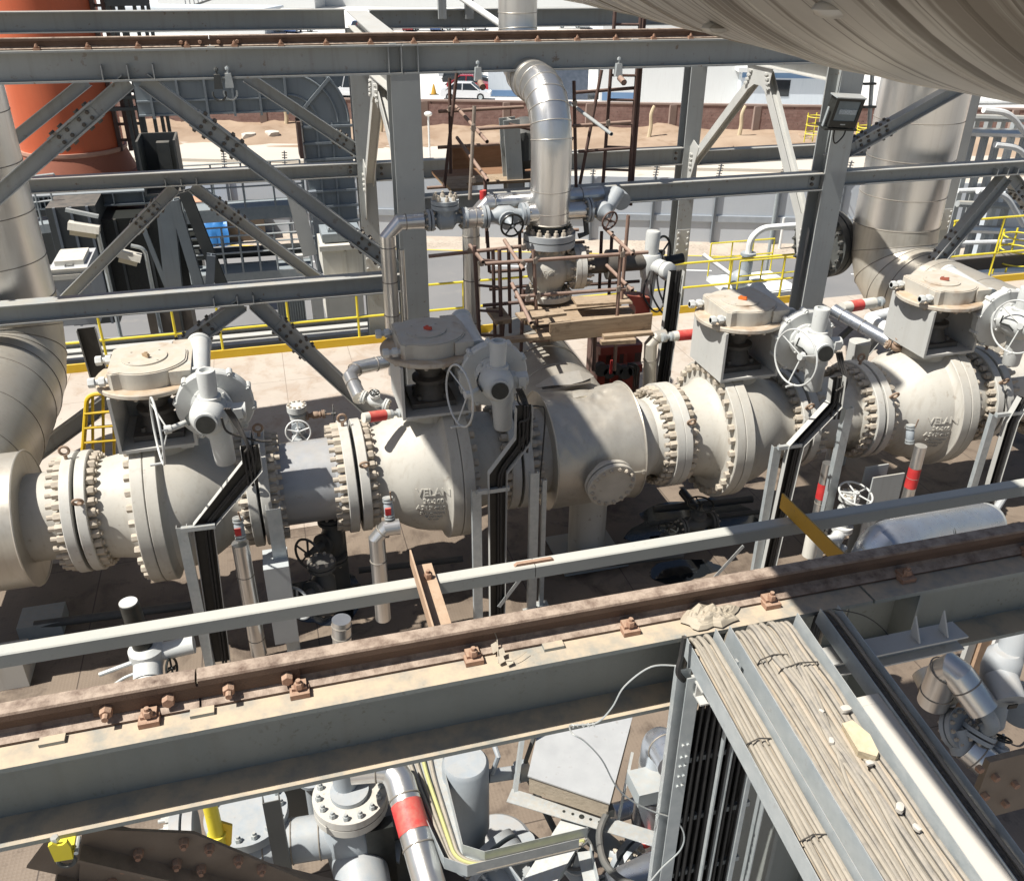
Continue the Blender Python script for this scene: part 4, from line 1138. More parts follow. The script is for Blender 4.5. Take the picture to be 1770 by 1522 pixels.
# ---------------------------------------------------------------- ground and far things (site axes turned by about -19 degrees)
G = -4.75
EU, NU = V(.947, -.321, 0).normalized(), V(.321, .947, 0).normalized()
def ST(s, t, z=G): return EU * s + NU * t + V(0, 0, z)
def zone(name, s0, s1, t0, t1, z, mat):
    b = MB(); ns, ntt = 2, 2
    b.add([ST(s0, t0, z), ST(s1, t0, z), ST(s1, t1, z), ST(s0, t1, z)], [(0, 1, 2, 3)])
    return tag(b.build(name, mat, smooth=0), kind='structure')
ASPH = weathered('road_asphalt', (.17, .17, .17), (.21, .205, .20), .85, s1=.35, spots=.3, spotc=(.28, .26, .23), s2=1.2, bump=.15, bscale=30)
GRAVEL = weathered('pale_gravel', (.38, .32, .26), (.48, .42, .35), .9, s1=1.2, spots=.8, spotc=(.26, .22, .18), s2=9, bump=.5, bscale=14, spot_lo=.5, spot_hi=.65)
SAND = weathered('sandy_track', (.49, .435, .365), (.55, .50, .43), .9, s1=.12, spots=.5, spotc=(.34, .28, .21), s2=.8, bump=.2, bscale=4, stretch=(.3, 1.4, 1))
DIRT = weathered('brown_dirt', (.27, .19, .13), (.40, .305, .22), .95, s1=.25, spots=.8, spotc=(.25, .17, .11), s2=1.1, bump=.6, bscale=3, spot_lo=.5, spot_hi=.65)
YARD = weathered('bright_yard_concrete', (.60, .59, .56), (.66, .65, .62), .85, s1=.08, spots=.25, spotc=(.45, .43, .4), s2=.5, bump=.1)
LAND = weathered('dusty_land', (.36, .31, .25), (.44, .39, .32), .95, s1=.02, spots=.5, spotc=(.28, .23, .18), s2=.1, bump=.2, bscale=.6)
b = MB(); b.add([(-2500, -600, G - .3), (2500, -600, G - .3), (2500, 2600, G - .3), (-2500, 2600, G - .3)], [(0, 1, 2, 3)]); tag(b.build('ground', LAND, smooth=0), kind='structure')
zone('road', -90, 120, -20, 38.1, G, ASPH)
zone('gravel_strip', -90, 120, 38.1, 41.2, G + .004, GRAVEL)
zone('sand_track', -120, 160, 41.2, 62, G - .03, SAND)
zone('car_park', -220, 260, 68.2, 150, G + .02, YARD)
zone('yard', -220, 260, 150, 400, G - .02, YARD)
# dirt bank between track and wall
b = MB(); NS, NT = 160, 14
g = []
for i in range(NS + 1):
    for j in range(NT + 1):
        s = -70 + 150 * i / NS; t_ = 60.5 + 7.6 * j / NT
        f = j / NT
        h = (.55 * f * f + .55 * max(0, mn.noise(V(s * .35, t_ * .5, 1))) + .18 * mn.noise(V(s * 1.3, t_ * 1.4, 5))) * min(1, f * 3) - .06
        g.append(ST(s, t_, G + h))
b.add(g, [(i * (NT + 1) + j, (i + 1) * (NT + 1) + j, (i + 1) * (NT + 1) + j + 1, i * (NT + 1) + j + 1) for i in range(NS) for j in range(NT)])
tag(b.build('terrain_bank', DIRT, smooth=60), kind='structure')
m = MB(); m.obox(ST(-90, 38.05, G + .006), ST(120, 38.05, G + .006), .12, .006); tag(m.build('road_marking', YELLOWD), kind='structure')
for k in range(-8, 14):
    m = MB(); m.obox(ST(4.6 + k * 7.5, 36.0, G + .006), ST(6.4 + k * 7.5, 36.0, G + .006), .12, .006); o = tag(m.build('road_marking', WHITE), kind='structure')
m = MB(); m.obox(ST(-90, 55.7, G + .06), ST(120, 55.7, G + .06), .15, .2); tag(m.build('kerb', CONC), kind='structure')
# perimeter fence
FENCE = weathered('pale_blue_fence_sheet', (.44, .475, .51), (.50, .53, .56), .6, s1=.5, streak=.12, streakc=(.36, .36, .36), bump=.02)
FENCEP = weathered('fence_post_paint', (.16, .18, .20), (.2, .22, .24), .6, s1=2, bump=.02)
t = thing('perimeter_fence', 'blue grey sheet fence with cranked posts running along the gravel strip', 'fence', ST(5, 40.25))
b = MB(); b.prism([(-.03, 0), (.03, 0), (.03, 2.85), (-.03, 2.85)], ST(-60, 40.25), ST(80, 40.25), (0, 0, 1)); b.build('sheet_panel', FENCE, t)
b = MB(); b.prism([(-.06, .95), (.06, .95), (.06, 1.22), (-.06, 1.22)], ST(-60, 40.20), ST(80, 40.20), (0, 0, 1)); b.build('mid_rail', weathered('fence_rail_paint', (.30, .33, .36), (.36, .39, .42), .6, bump=0), t)
s0 = (PZ(1228, 418, G)).dot(EU)
for k in range(-24, 22):
    s = s0 + k * 2.76
    p = ST(s, 40.12)
    m = MB(); m.obox(p, p + V(0, 0, 2.9), .12, .12, (0, 1, 0)); m.obox(p + V(0, 0, 2.9), p + V(.05, -.10, 3.75), .05, .05, (0, 1, 0)); m.build('post', FENCEP, t)
for k in range(-18, 14):
    s = s0 + k * 2.76; p = ST(s, 40.12)
    m = MB()
    for q in range(7):
        c = p + V(.008 * q, -.016 * q, 2.98 + .115 * q); m.obox(c - EU * .12, c + EU * .12, .03, .035)
    m.build('spike_arm', DARKSTEEL, t)
# brown block wall with piers
m_, nt, bs = new_mat('brown_rubble_wall')
gg = nd(nt, 'ShaderNodeNewGeometry')
vr = nd(nt, 'ShaderNodeVectorRotate', rotation_type='Z_AXIS'); vr.inputs['Angle'].default_value = R(18.72); nt.links.new(gg.outputs['Position'], vr.inputs['Vector'])
sp_ = nd(nt, 'ShaderNodeSeparateXYZ'); nt.links.new(vr.outputs[0], sp_.inputs[0]); cb = nd(nt, 'ShaderNodeCombineXYZ'); nt.links.new(sp_.outputs['X'], cb.inputs['X']); nt.links.new(sp_.outputs['Z'], cb.inputs['Y'])
bk = nd(nt, 'ShaderNodeTexBrick'); bk.inputs['Scale'].default_value = 1.0; bk.inputs['Brick Width'].default_value = .55; bk.inputs['Row Height'].default_value = .20; bk.inputs['Mortar Size'].default_value = .018
bk.inputs['Color1'].default_value = (.185, .105, .09, 1); bk.inputs['Color2'].default_value = (.225, .135, .115, 1); bk.inputs['Mortar'].default_value = (.15, .095, .08, 1)
nt.links.new(cb.outputs[0], bk.inputs['Vector'])
nz = noise(nt, gg.outputs['Position'], 2.2, 5, .7); c_ = mix(nt, ramp(nt, nz, .35, .75), bk.outputs['Color'], (.28, .19, .165))
nz2 = noise(nt, gg.outputs['Position'], 4.5, 3, .6); c_ = mix(nt, ramp(nt, nz2, .66, .72), c_, (.07, .045, .04))
nt.links.new(c_, bs.inputs['Base Color']); bs.inputs['Roughness'].default_value = .9
bp = nd(nt, 'ShaderNodeBump'); bp.inputs['Strength'].default_value = .6; bp.inputs['Distance'].default_value = .05; nt.links.new(noise(nt, gg.outputs['Position'], 3.0, 5, .7), bp.inputs['Height']); nt.links.new(bp.outputs['Normal'], bs.inputs['Normal'])
WALLM = m_
PIER = weathered('pier_concrete', (.27, .20, .17), (.34, .27, .235), .9, s1=1, bump=.2, bscale=6)
t = thing('boundary_wall', 'long brown block wall with concrete piers in front of the car park', 'wall', ST(0, 67.9))
t['kind'] = 'thing'
b = MB(); b.prism([(-.15, -.3), (.15, -.3), (.15, 2.05), (-.15, 2.05)], ST(-75, 67.9), ST(90, 67.9), (0, 0, 1)); b.build('block_panel', WALLM, t)
b = MB(); b.prism([(-.20, 2.05), (.20, 2.05), (.20, 2.16), (-.20, 2.16)], ST(-75, 67.9), ST(90, 67.9), (0, 0, 1)); b.build('coping', PIER, t)
sp0 = PZ(1305, 237, G).dot(EU)
for k in range(-20, 14):
    p = ST(sp0 + k * 6.0, 67.72, G); m = MB(); m.box((p.x - .25, p.y - .1, G - .2), (p.x + .25, p.y + .15, G + 2.05)); m.build('pier', PIER, t)
# boulders and a dead stump on the bank
for i, (px, py, s) in enumerate(((430, 235, .5), (445, 228, .4), (470, 232, .55), (1390, 236, .45), (1165, 232, .4), (1440, 240, .35), (1275, 262, .30), (1262, 255, .28))):
    p = PZ(px, py, G + .2); rock('boulder', p, (s * 1.3, s, s * .7), DIRT if i % 2 else CONC, 'pale boulder on the dirt bank before the brown wall', 50 + i, 'boulder', 'boulders on the dirt bank', i)
for i, (px, py, h) in enumerate(((1121, 240, 2.2), (1276, 240, 2.2), (495, 222, 2.0), (658, 232, 1.9))):
    p = PZ(px, py, G + .1)
    m = MB(); m.tube(spline([p, p + V(.1, 0, h * .4), p + V(.05, 0, h * .75), p + V(.25, 0, h)], 4), [.16, .155, .15, .15, .14, .14, .135, .13, .13, .12, .12, .11, .10][:13], 8)
    tag(m.build('tree_stump', STONE), ('bare pale stump leaning before the wall beside the brown ladder', 'bare pale stump before the wall left of the floodlight column', 'bare pale stump below the grey duct bend', 'bare pale stump beside the centre column')[i], 'stump', 'stumps on the bank')
# cone and a low lamp
p = PZ(750, 164, G)
t = thing('traffic_cone', 'orange traffic cone standing in the empty car park', 'cone', p)
m = MB(); m.lathe([(0.03, .28), (.9, .06), (.95, 0)], p, (0, 0, 1), 16); m.build('cone_body', OCHRE, t); m = MB(); m.box(p - V(.4, .4, 0), p + V(.4, .4, .05)); m.build('base', DARKSTEEL, t)
p = PZ(743, 275, G)
t = thing('lamp_post', 'thin pale lamp post with a round white head before the brown wall', 'lamp post', p)
pt = PY(738, 200, p.y); m = MB(); m.cyl(p, V(p.x, p.y, pt.z), .06, 8); m.build('pole', WHITE, t); m = MB(); m.sphere(V(p.x, p.y, pt.z + .1), .26, 12, 8, 1, 1, .6); m.build('lamp_head', WHITE, t)

# cars
PAINTS = {}
def paint(c):
    if c not in PAINTS:
        m, nt, b = new_mat('car_paint'); b.inputs['Base Color'].default_value = c + (1,); b.inputs['Roughness'].default_value = .25; b.inputs['Metallic'].default_value = .2; b.inputs['Coat Weight'].default_value = .5
        PAINTS[c] = m
    return PAINTS[c]
CARGLASS = weathered('car_glass', (.02, .025, .03), (.03, .035, .04), .08, bump=0, rvar=.03)
TYRE = weathered('tyre_rubber', (.02, .02, .02), (.03, .03, .03), .8, bump=0)
def car_shape(L, W, H, suv):
    hw = W / 2; zs = .22
    low = [(-L / 2, .45), (-L / 2 + .05, .28), (L / 2 - .08, .28), (L / 2, .42), (L / 2 - .04, .68), (L / 2 - .95, .86), (-L / 2 + .55, .90), (-L / 2 + .05, .84)]
    cab0 = [(-L / 2 + (.12 if suv else .45), .88), (L / 2 - 1.0, .85), (L / 2 - 1.75, H - .02), (-L / 2 + (.35 if suv else 1.25), H - .02)]
    return low, cab0
def make_car(label, pos, heading, color, L=4.5, H=1.45, suv=False, group='cars parked beyond the wall'):
    t = thing('parked_car', label, 'car', pos, group)
    W = 1.78; low, cab = car_shape(L, W, H, suv)
    F = V(math.cos(heading), math.sin(heading), 0); S = V(-math.sin(heading), math.cos(heading), 0); P0 = Vector(pos)
    def pt(x, y, z): return P0 + F * x + S * y + V(0, 0, z)
    def solid(poly, w0, inset_top, name, mat, zref=None):
        b = MB(); n = len(poly); zmin = min(z for _, z in poly); zmax = max(z for _, z in poly)
        vs = []
        for sg in (-1, 1):
            for x, z in poly:
                k = (z - zmin) / (zmax - zmin); vs.append(pt(x, sg * (w0 - inset_top * k), z))
        fs = [tuple(range(n)), tuple(range(2 * n - 1, n - 1, -1))] + [((i + 1) % n, i, n + i, n + (i + 1) % n) for i in range(n)]
        b.add(vs, fs); return b.build(name, mat, t, 30)
    bo = solid(low, W / 2, .06, 'body', paint(color))
    solid(cab, W / 2 - .06, .16, 'window', CARGLASS)
    r = MB(); xs = [c[0] for c in cab]
    z = H; x0, x1 = cab[3][0], cab[2][0]
    r.add([pt(x0 - .02, -W / 2 + .2, z - .03), pt(x1 + .02, -W / 2 + .2, z - .03), pt(x1 + .02, W / 2 - .2, z - .03), pt(x0 - .02, W / 2 - .2, z - .03), pt(x0 + .1, -W / 2 + .3, z + .02), pt(x1 - .1, -W / 2 + .3, z + .02), pt(x1 - .1, W / 2 - .3, z + .02), pt(x0 + .1, W / 2 - .3, z + .02)],
          [(0, 3, 2, 1), (4, 5, 6, 7), (0, 1, 5, 4), (1, 2, 6, 5), (2, 3, 7, 6), (3, 0, 4, 7)])
    for sg in (-1, 1):
        for (xa, za), (xb, zb) in ((cab[0], cab[3]), (cab[1], cab[2]), (((cab[0][0] + cab[1][0]) / 2, .88), ((cab[2][0] + cab[3][0]) / 2, H - .04))):
            r.obox(pt(xa, sg * (W / 2 - .055), za), pt(xb, sg * (W / 2 - .205), zb), .08, .05)
    r.build('roof', paint(color), t)
    for x in (-L / 2 + .85, L / 2 - .9):
        for sg in (-1, 1):
            w = MB(); w.cyl(pt(x, sg * (W / 2 - .2), .32), pt(x, sg * (W / 2 + .01), .32), .32, 18); wo = w.build('wheel', TYRE, t)
            w = MB(); w.cyl(pt(x, sg * (W / 2), .32), pt(x, sg * (W / 2 + .02), .32), .19, 14); w.build('rim', GALV, wo)
    for sg in (-1, 1):
        w = MB(); w.sphere(pt(L / 2 - .12, sg * (W / 2 - .28), .62), .14, 8, 6); w.build('headlight', WHITE, t)
    return t
hd = math.atan2(EU.y, EU.x)
cz = G + .02
WH, SI, RD, DK, BL, GR = (.75, .76, .77), (.45, .47, .49), (.38, .03, .04), (.04, .045, .05), (.06, .12, .30), (.2, .21, .22)
make_car('white saloon nearest the wall right of the centre column', PZ(806, 172, cz), hd, WH)
make_car('dark red hatchback just behind the white saloon', PZ(812, 158, cz), hd, RD, 4.2)
make_car('dark car in the third place behind the red hatchback', PZ(806, 146, cz), hd, DK, 4.6, 1.55, True)
make_car('silver car farthest back in the short row right of the centre column', PZ(798, 136, cz), hd, SI, 4.6, 1.6, True)
make_car('white van with its nose to the left, left of the rear column', PZ(588, 167, cz), hd + PI, WH, 4.9, 1.9, True)
make_car('white car with dark windows close to the rear column', PZ(612, 165, cz), hd + PI / 2, WH, 4.4)
make_car('white pickup parked above the grey duct bend', PZ(575, 145, cz), hd, WH, 4.9, 1.7, True)
far_ = [(455, 56, BL), (470, 55, DK), (490, 55, GR), (508, 56, BL), (523, 55, WH), (620, 53, BL), (640, 54, RD), (665, 53, SI), (690, 52, RD), (708, 53, RD), (735, 53, WH), (755, 53, BL), (790, 53, SI), (830, 52, WH), (985, 49, WH), (1010, 49, SI)]
names = {BL: 'blue', DK: 'black', GR: 'grey', WH: 'white', RD: 'red', SI: 'silver'}
for i, (px, py, c) in enumerate(far_):
    p = PZ(px, py, G)
    make_car(names[c] + ' car parked far off under the topmost beam, number %d from the left is ' % (i + 1) + names[c] if False else 'distant ' + names[c] + ' car seen in the gap under the topmost beam', p, hd + PI / 2 * (i % 2), c, 4.4, 1.5, i % 3 == 0, 'distant cars under the topmost beam')
# buildings
CORR = weathered('white_cladding', (.62, .63, .62), (.68, .69, .68), .6, s1=.05, streak=.08, bump=0)
BLUEB = weathered('blue_fascia', (.12, .21, .36), (.15, .25, .40), .5, s1=.2, bump=0)
PALEB = weathered('pale_blue_cladding', (.55, .60, .64), (.6, .64, .68), .5, s1=.3, streak=.2, streakc=(.3, .36, .42), bump=0)
def bblock(mb, s0, s1, t0, t1, z0, z1):
    v = [ST(s, t_, z) for z in (z0, z1) for s, t_ in ((s0, t0), (s1, t0), (s1, t1), (s0, t1))]
    mb.add(v, [(0, 3, 2, 1), (4, 5, 6, 7), (0, 1, 5, 4), (1, 2, 6, 5), (2, 3, 7, 6), (3, 0, 4, 7)])
def building(label, s0, s1, t0, t1, h, wallm, roofm, over=.4, rh=.35, gable=0, wins=(), band=None, wz=(1, 2.2)):
    t = thing('building', label, 'building', ST((s0 + s1) / 2, (t0 + t1) / 2))
    b = MB(); bblock(b, s0, s1, t0, t1, G, G + h); b.build('wall', wallm, t)
    r = MB()
    if gable:
        tm = (t0 + t1) / 2; z = G + h
        v = [ST(s0 - over, t0 - over, z), ST(s1 + over, t0 - over, z), ST(s1 + over, tm, z + gable), ST(s0 - over, tm, z + gable), ST(s0 - over, t1 + over, z), ST(s1 + over, t1 + over, z)]
        r.add(v, [(0, 1, 2, 3), (3, 2, 5, 4), (0, 3, 4), (1, 5, 2), (0, 4, 5, 1)])
        nr = int((s1 - s0) / 1.1)
        for i in range(min(nr, 80)):
            s = s0 + (s1 - s0) * (i + .5) / min(nr, 80)
            r.obox(ST(s, t0 - over, z + .05), ST(s, tm, z + gable + .05), .10, .09)
    else: bblock(r, s0 - over, s1 + over, t0 - over, t1 + over, G + h, G + h + rh)
    r.build('roof', roofm, t, 0)
    for s in wins:
        w = MB(); bblock(w, s - .7, s + .7, t0 - .04, t0 + .02, G + wz[0], G + wz[1]); wo = w.build('window', CARGLASS, t)
    if band:
        w = MB(); bblock(w, band[0], band[1], t0 - .06, t0 - .01, G + band[2], G + band[3]); w.build('fascia', BLUEB, t)
    return t
building('large white warehouse wall behind the car park, right of the brown ladder', 3.2, 17.5, 82.4, 110, 8.5, CORR, CORR, band=(3.4, 6.6, .3, .95))
building('dark blue plant house between the silver elbow and the brown ladder', -1.9, 2.2, 84.4, 88, 4.2, GR and weathered('dark_blue_panel', (.06, .08, .11), (.1, .12, .16), .5, bump=0), BLUEB)
building('pale blue kiosk behind the silver elbow', -6.8, -2.4, 85.5, 90, 4.0, PALEB, BLUEB, band=(-6.8, -2.4, .1, .6))
building('low pale building with a blue fascia and one window left of the floodlight', 15.0, 22.6, 81, 88, 2.9, PALEB, CORR, wins=(18.4,), band=(15, 22.6, 2.45, 2.9), wz=(1.0, 2.3))
building('second low shed with a blue roof edge behind the pale building', 17.5, 26, 92, 100, 3.6, CORR, CORR, band=(17.5, 26, 3.0, 3.6))
building('distant white gabled shed beyond the topmost beam at the left', -95, -58, 225, 262, 7, CORR, CORR, gable=4)
building('long corrugated roof across the very top behind the posts', -62, 40, 235, 290, 9, CORR, CORR, gable=7)
building('long low white store under the topmost beam at the left', -78, -47, 150, 160, 3.4, CORR, PALEB)
m = MB(); p = PZ(575, 10, G); m.lathe([(0, 3), (11, 3), (11.5, 2.4), (11.6, 0)], p, (0, 0, 1), 28); tag(m.build('storage_tank', WHITE), 'white round tank beside the gabled shed at the top', 'tank')
t = thing('footbridge', 'dark lattice gantry climbing to the gabled shed at the top left', 'gantry', PZ(360, 10, G))
a, c = PY(322, 14, 190), PY(374, -4, 215)
for dz in (0, 2.2):
    m = MB(); m.obox(a + V(0, 0, dz), c + V(0, 0, dz), .3, .3); m.build('chord', DARKSTEEL, t)
for i in range(9):
    q = a + (c - a) * (i / 8); m = MB(); m.obox(q, q + V(0, 0, 2.2), .15, .15, (0, 1, 0)); m.build('strut', FENCEP, t)

# ---------------------------------------------------------------- exhaust stack, ducting and plant behind the left frame
SX, SY, SR = -4.93, 28.0, 1.30
SX = (PY(34, 251, 28).x + PY(217, 251, 28).x) / 2; SR = (PY(217, 251, 28).x - PY(34, 251, 28).x) / 2 * .98
zb = PY(125, 268, SY - SR).z
t = thing('exhaust_stack', 'big orange red exhaust stack at the upper left', 'stack', (SX, SY, zb))
b = MB(); b.lathe([(zb, SR), (zb + 9, SR), (zb + 9, 0)], (SX, SY, 0), (0, 0, 1), 64); b.build('shell', ORANGE, t)
b = MB(); b.lathe([(zb + .02, SR), (zb + .02, SR + .07), (zb - .06, SR + .07), (zb - .10, SR + .04)], (SX, SY, 0), (0, 0, 1), 64); b.build('lower_ring', weathered('rim_highlight_paint', (.42, .23, .17), (.5, .3, .22), .6, bump=.05), t)  # paler ring colour stands for the highlight along the rim
b = MB(); b.lathe([(zb - .08, SR + .03), (zb - .62, SR + .22), (zb - .66, SR + .30), (zb - .70, SR + .30), (zb - .70, SR)], (SX, SY, 0), (0, 0, 1), 64); b.build('skirt', ORANGED, t)
b = MB()
for i in range(60):
    a = 2 * PI * i / 60
    b.obox(V(SX + (SR + .10) * math.cos(a), SY + (SR + .10) * math.sin(a), zb - .70), V(SX + (SR + .10) * math.cos(a), SY + (SR + .10) * math.sin(a), zb - 1.25), .04, .26, (math.cos(a), math.sin(a), 0))
o = b.build('rib_ring', ORANGED, t)
b = MB(); b.lathe([(zb - .70, SR), (zb - 1.25, SR)], (SX, SY, 0), (0, 0, 1), 48); b.build('inner_drum', DARKRUST, t)
b = MB()
for dx in (SR - .10, SR + .16, SR + .34):
    b.box((SX + dx, SY - .55, zb - .1), (SX + dx + .10, SY - .35, zb + 4))
for k in range(9): b.box((SX + SR - .1, SY - .5, zb + .15 + k * .42), (SX + SR + .55, SY - .42, zb + .22 + k * .42))
b.build('ladder_frame', DARKRUST, t)
# ring beam under the stack with ribs
t = thing('support_beam', 'dark ribbed support beam under the orange stack', 'beam', PY(180, 345, 25.5))
zt, zl = PY(180, 333, 25.5).z, PY(180, 357, 25.5).z
x0, x1 = PY(40, 345, 25.5).x, PY(300, 345, 25.5).x
b = MB(); b.ibeam((x0, 25.7, (zt + zl) / 2), (x1, 25.7, (zt + zl) / 2), zt - zl, .4, .02, .04, (0, 0, 1)); b.build('profile', DUCTGREY, t)
for i in range(12):
    x = x0 + .25 + i * .115 if i < 9 else x0 + 1.4 + (i - 9) * .75
    b = MB(); b.box((x - .012, 25.5, zl + .04), (x + .012, 25.68, zt - .04)); b.build('rib', DUCTGREY, t)
# duct with stiffeners: horizontal run, bend, drop
YD = 25.0
q = lambda px, py, Y=YD: PY(px, py, Y)
t = thing('gas_duct', 'grey ribbed gas duct bending down behind the rear column', 'duct', q(560, 250))
zt_, zb_ = q(400, 131).z + .35, q(400, 196).z
xs0, xs1 = q(235, 170).x, q(498, 170).x
dp = 1.5
b = MB(); b.box((xs0, YD, zb_), (xs1, YD + dp, zt_))
cx_, cz_ = xs1, zb_ - .30; ro_, ri_ = zt_ - cz_, .30
N = 14; vs = []
for i in range(N + 1):
    a = PI / 2 * (1 - i / N)
    for r in (ri_, ro_):
        for y in (YD, YD + dp): vs.append(V(cx_ + r * math.cos(a), y, cz_ + r * math.sin(a)))
fs = []
for i in range(N):
    o_ = 4 * i
    fs += [(o_, o_ + 4, o_ + 6, o_ + 2), (o_ + 1, o_ + 3, o_ + 7, o_ + 5), (o_ + 2, o_ + 6, o_ + 7, o_ + 3), (o_, o_ + 1, o_ + 5, o_ + 4)]
b.add(vs, fs)
zlow = q(560, 470).z
b.box((cx_ + ri_, YD, zlow), (cx_ + ro_, YD + dp, cz_))
b.build('casing', DUCTGREY, t, 25)
st = MB(); zm = (zt_ + zb_) / 2
for z in (zb_ + .02, zb_ + (zt_ - zb_) * .28, zb_ + (zt_ - zb_) * .68): st.box((xs0, YD - .07, z - .02), (xs1, YD, z + .02))
st.build('long_rib', DUCTGREY, t)
for i in range(6):
    x = xs0 + .35 + i * (xs1 - xs0 - .4) / 5
    m = MB(); m.box((x - .03, YD - .10, zb_ - .06), (x + .03, YD, zt_)); m.build('cross_rib', DUCTGREY, t)
for rr_2 in ((ri_ + ro_) * .38, (ri_ + ro_) * .66, ro_ - .04):
    pts = [V(cx_ + rr_2 * math.cos(PI / 2 * (1 - i / 12)), YD - .03, cz_ + rr_2 * math.sin(PI / 2 * (1 - i / 12))) for i in range(13)]
    m = MB(); m.tube(pts, .03, 6); m.build('curved_rib', DUCTGREY, t)
m = MB(); a = R(45); m.obox(V(cx_ + ri_ * math.cos(a), YD - .05, cz_ + ri_ * math.sin(a)), V(cx_ + ro_ * math.cos(a), YD - .05, cz_ + ro_ * math.sin(a)), .08, .08, (0, 1, 0)); m.build('cross_rib', DUCTGREY, t)
for k in range(9):
    z = cz_ - .1 - k * .42
    if z < zlow: break
    m = MB(); m.box((cx_ + ri_ - .04, YD - .10, z - .03), (cx_ + ro_ + .04, YD, z + .03)); m.build('cross_rib', DUCTGREY, t)
m = MB()
for x in (cx_ + ri_ + .35, cx_ + ri_ + .75): m.box((x - .025, YD - .06, zlow), (x + .025, YD, cz_))
m.build('drop_rib', DUCTGREY, t)
m = MB(); m.box((cx_ + ri_ - .16, YD - .2, q(515, 272).z), (cx_ + ri_ - .06, YD + .5, q(505, 209).z)); m.build('flange_plate', DARKRUST, t)
# open hopper and columns below the stack
t = thing('steel_hopper', 'dark open topped steel box behind the left frame', 'hopper', q(270, 300, 24))
a, c, d2, e_ = q(236, 240, 24), q(304, 240, 24), q(310, 295, 23.4), q(228, 295, 23.4)
b = MB(); zt2 = a.z
b.box((a.x, 23.6, zt2 - 1.3), (a.x + .05, 24.8, zt2)); b.box((c.x - .05, 23.6, zt2 - 1.3), (c.x, 24.8, zt2)); b.box((a.x + .05, 24.75, zt2 - 1.3), (c.x - .05, 24.8, zt2)); b.box((a.x + .05, 23.6, zt2 - 1.3), (c.x - .05, 24.75, zt2 - 1.25)); b.box((c.x - .50, 24.2, zt2 - 1.25), (c.x - .2, 24.5, zt2 - .15)); b.build('shell', DARKSTEEL, t)
def post(name, label, pts, h, b_, mat, Y, cat='column', group=None, up=(0, 1, 0)):
    m = MB(); a, c = PY(*pts[0], Y), PY(*pts[1], Y)
    m.ibeam(a, c, h, b_, .02, .03, up); return tag(m.build(name, mat), label, cat, group)
gp = 'grey legs under the stack'
post('stack_leg', 'upright grey leg under the stack, left of the braced pair', ((285, 345), (303, 520)), .42, .40, DUCTGREY, 22.5, 'leg', gp)
post('stack_leg', 'dark leaning leg crossing right behind the rear diagonal', ((318, 330), (395, 520)), .26, .26, DARKSTEEL, 22.2, 'leg', gp)
post('stack_leg', 'grey leaning leg just left of the dark leaning one', ((300, 345), (352, 520)), .24, .24, DUCTGREY, 22.3, 'leg', gp)
post('stack_leg', 'thin grey strut leaning left of the upright leg', ((248, 395), (290, 500)), .10, .10, DUCTGREY, 22.4, 'leg', gp)
post('stack_leg', 'short dark strut in front of the leaning legs', ((365, 440), (362, 505)), .22, .2, FENCEP, 21.8, 'leg', gp)
def boxthing(name, label, cat, corners, Y0, Y1, mat, extra=None, group=None):
    a, c = PY(*corners[0], Y0), PY(*corners[1], Y0)
    c = V(PY(corners[1][0], corners[0][1], Y0).x, Y0, c.z)
    t = thing(name, label, cat, V((a.x + c.x) / 2, Y0, min(a.z, c.z)), group)
    b = MB(); b.box((a.x, Y0, a.z), (c.x, Y1, c.z)); b.build('casing', mat, t)
    if extra: extra(t, a, c)
    return t
def ribs(n, mat):
    def f(t, a, c):
        for i in range(n):
            x = a.x + (c.x - a.x) * (i + .5) / n
            m = MB(); m.box((x - .03, t.location.y - .06, c.z), (x + .03, t.location.y, a.z)); m.build('rib', mat, t)
    return f
boxthing('dark_casing', 'dark ribbed casing below the stack behind the left street lamp', 'casing', ((78, 360), (165, 560)), 24.2, 26.4, DARKSTEEL, ribs(3, FENCEP))
boxthing('dark_casing', 'black plant casing behind the second street lamp', 'casing', ((172, 380), (275, 520)), 24.6, 26, BLACKCAP, ribs(2, DARKSTEEL))
boxthing('dark_casing', 'brown plant casing under the beams right of the second lamp', 'casing', ((252, 535), (330, 585)), 21.2, 22.2, weathered('brown_casing', (.13, .11, .09), (.18, .15, .12), .6, bump=.05), ribs(2, DARKSTEEL))
boxthing('dark_casing', 'wide dark wall of plant under the stack beam', 'casing', ((60, 358), (330, 440)), 26.6, 27.4, DARKSTEEL, ribs(7, FENCEP))
boxthing('dark_casing', 'low black machinery block behind the grey legs', 'casing', ((215, 425), (345, 520)), 25.4, 26.4, BLACKCAP, ribs(4, DARKSTEEL))
def lid(t, a, c):
    m = MB(); w = c.x - a.x
    m.box((a.x + w * .12, t.location.y + .2, a.z), (c.x - w * .12, t.location.y + 1.1, a.z + .10)); m.build('lid', CABWHITE, t)
    m = MB(); m.box((a.x - .06, t.location.y - .06, a.z - .22), (c.x + .06, t.location.y, a.z - .12)); m.box((a.x - .05, t.location.y - .05, a.z - .05), (c.x + .05, t.location.y, a.z)); m.build('flange_strip', CABWHITE, t)
    m = MB(); m.tube([V(a.x + w * .4, t.location.y + .19, a.z + .02), V(a.x + w * .4, t.location.y + .10, a.z + .02), V(a.x + w * .6, t.location.y + .10, a.z + .02), V(a.x + w * .6, t.location.y + .19, a.z + .02)], .012, 6); m.build('handle', DARKSTEEL, t)
boxthing('plant_cabinet', 'grey cabinet with a pale lid left of the lamp post', 'cabinet', ((84, 466), (152, 560)), 19.5, 20.9, weathered('grey_cabinet', (.42, .43, .44), (.48, .49, .49), .5, bump=.02), lid)
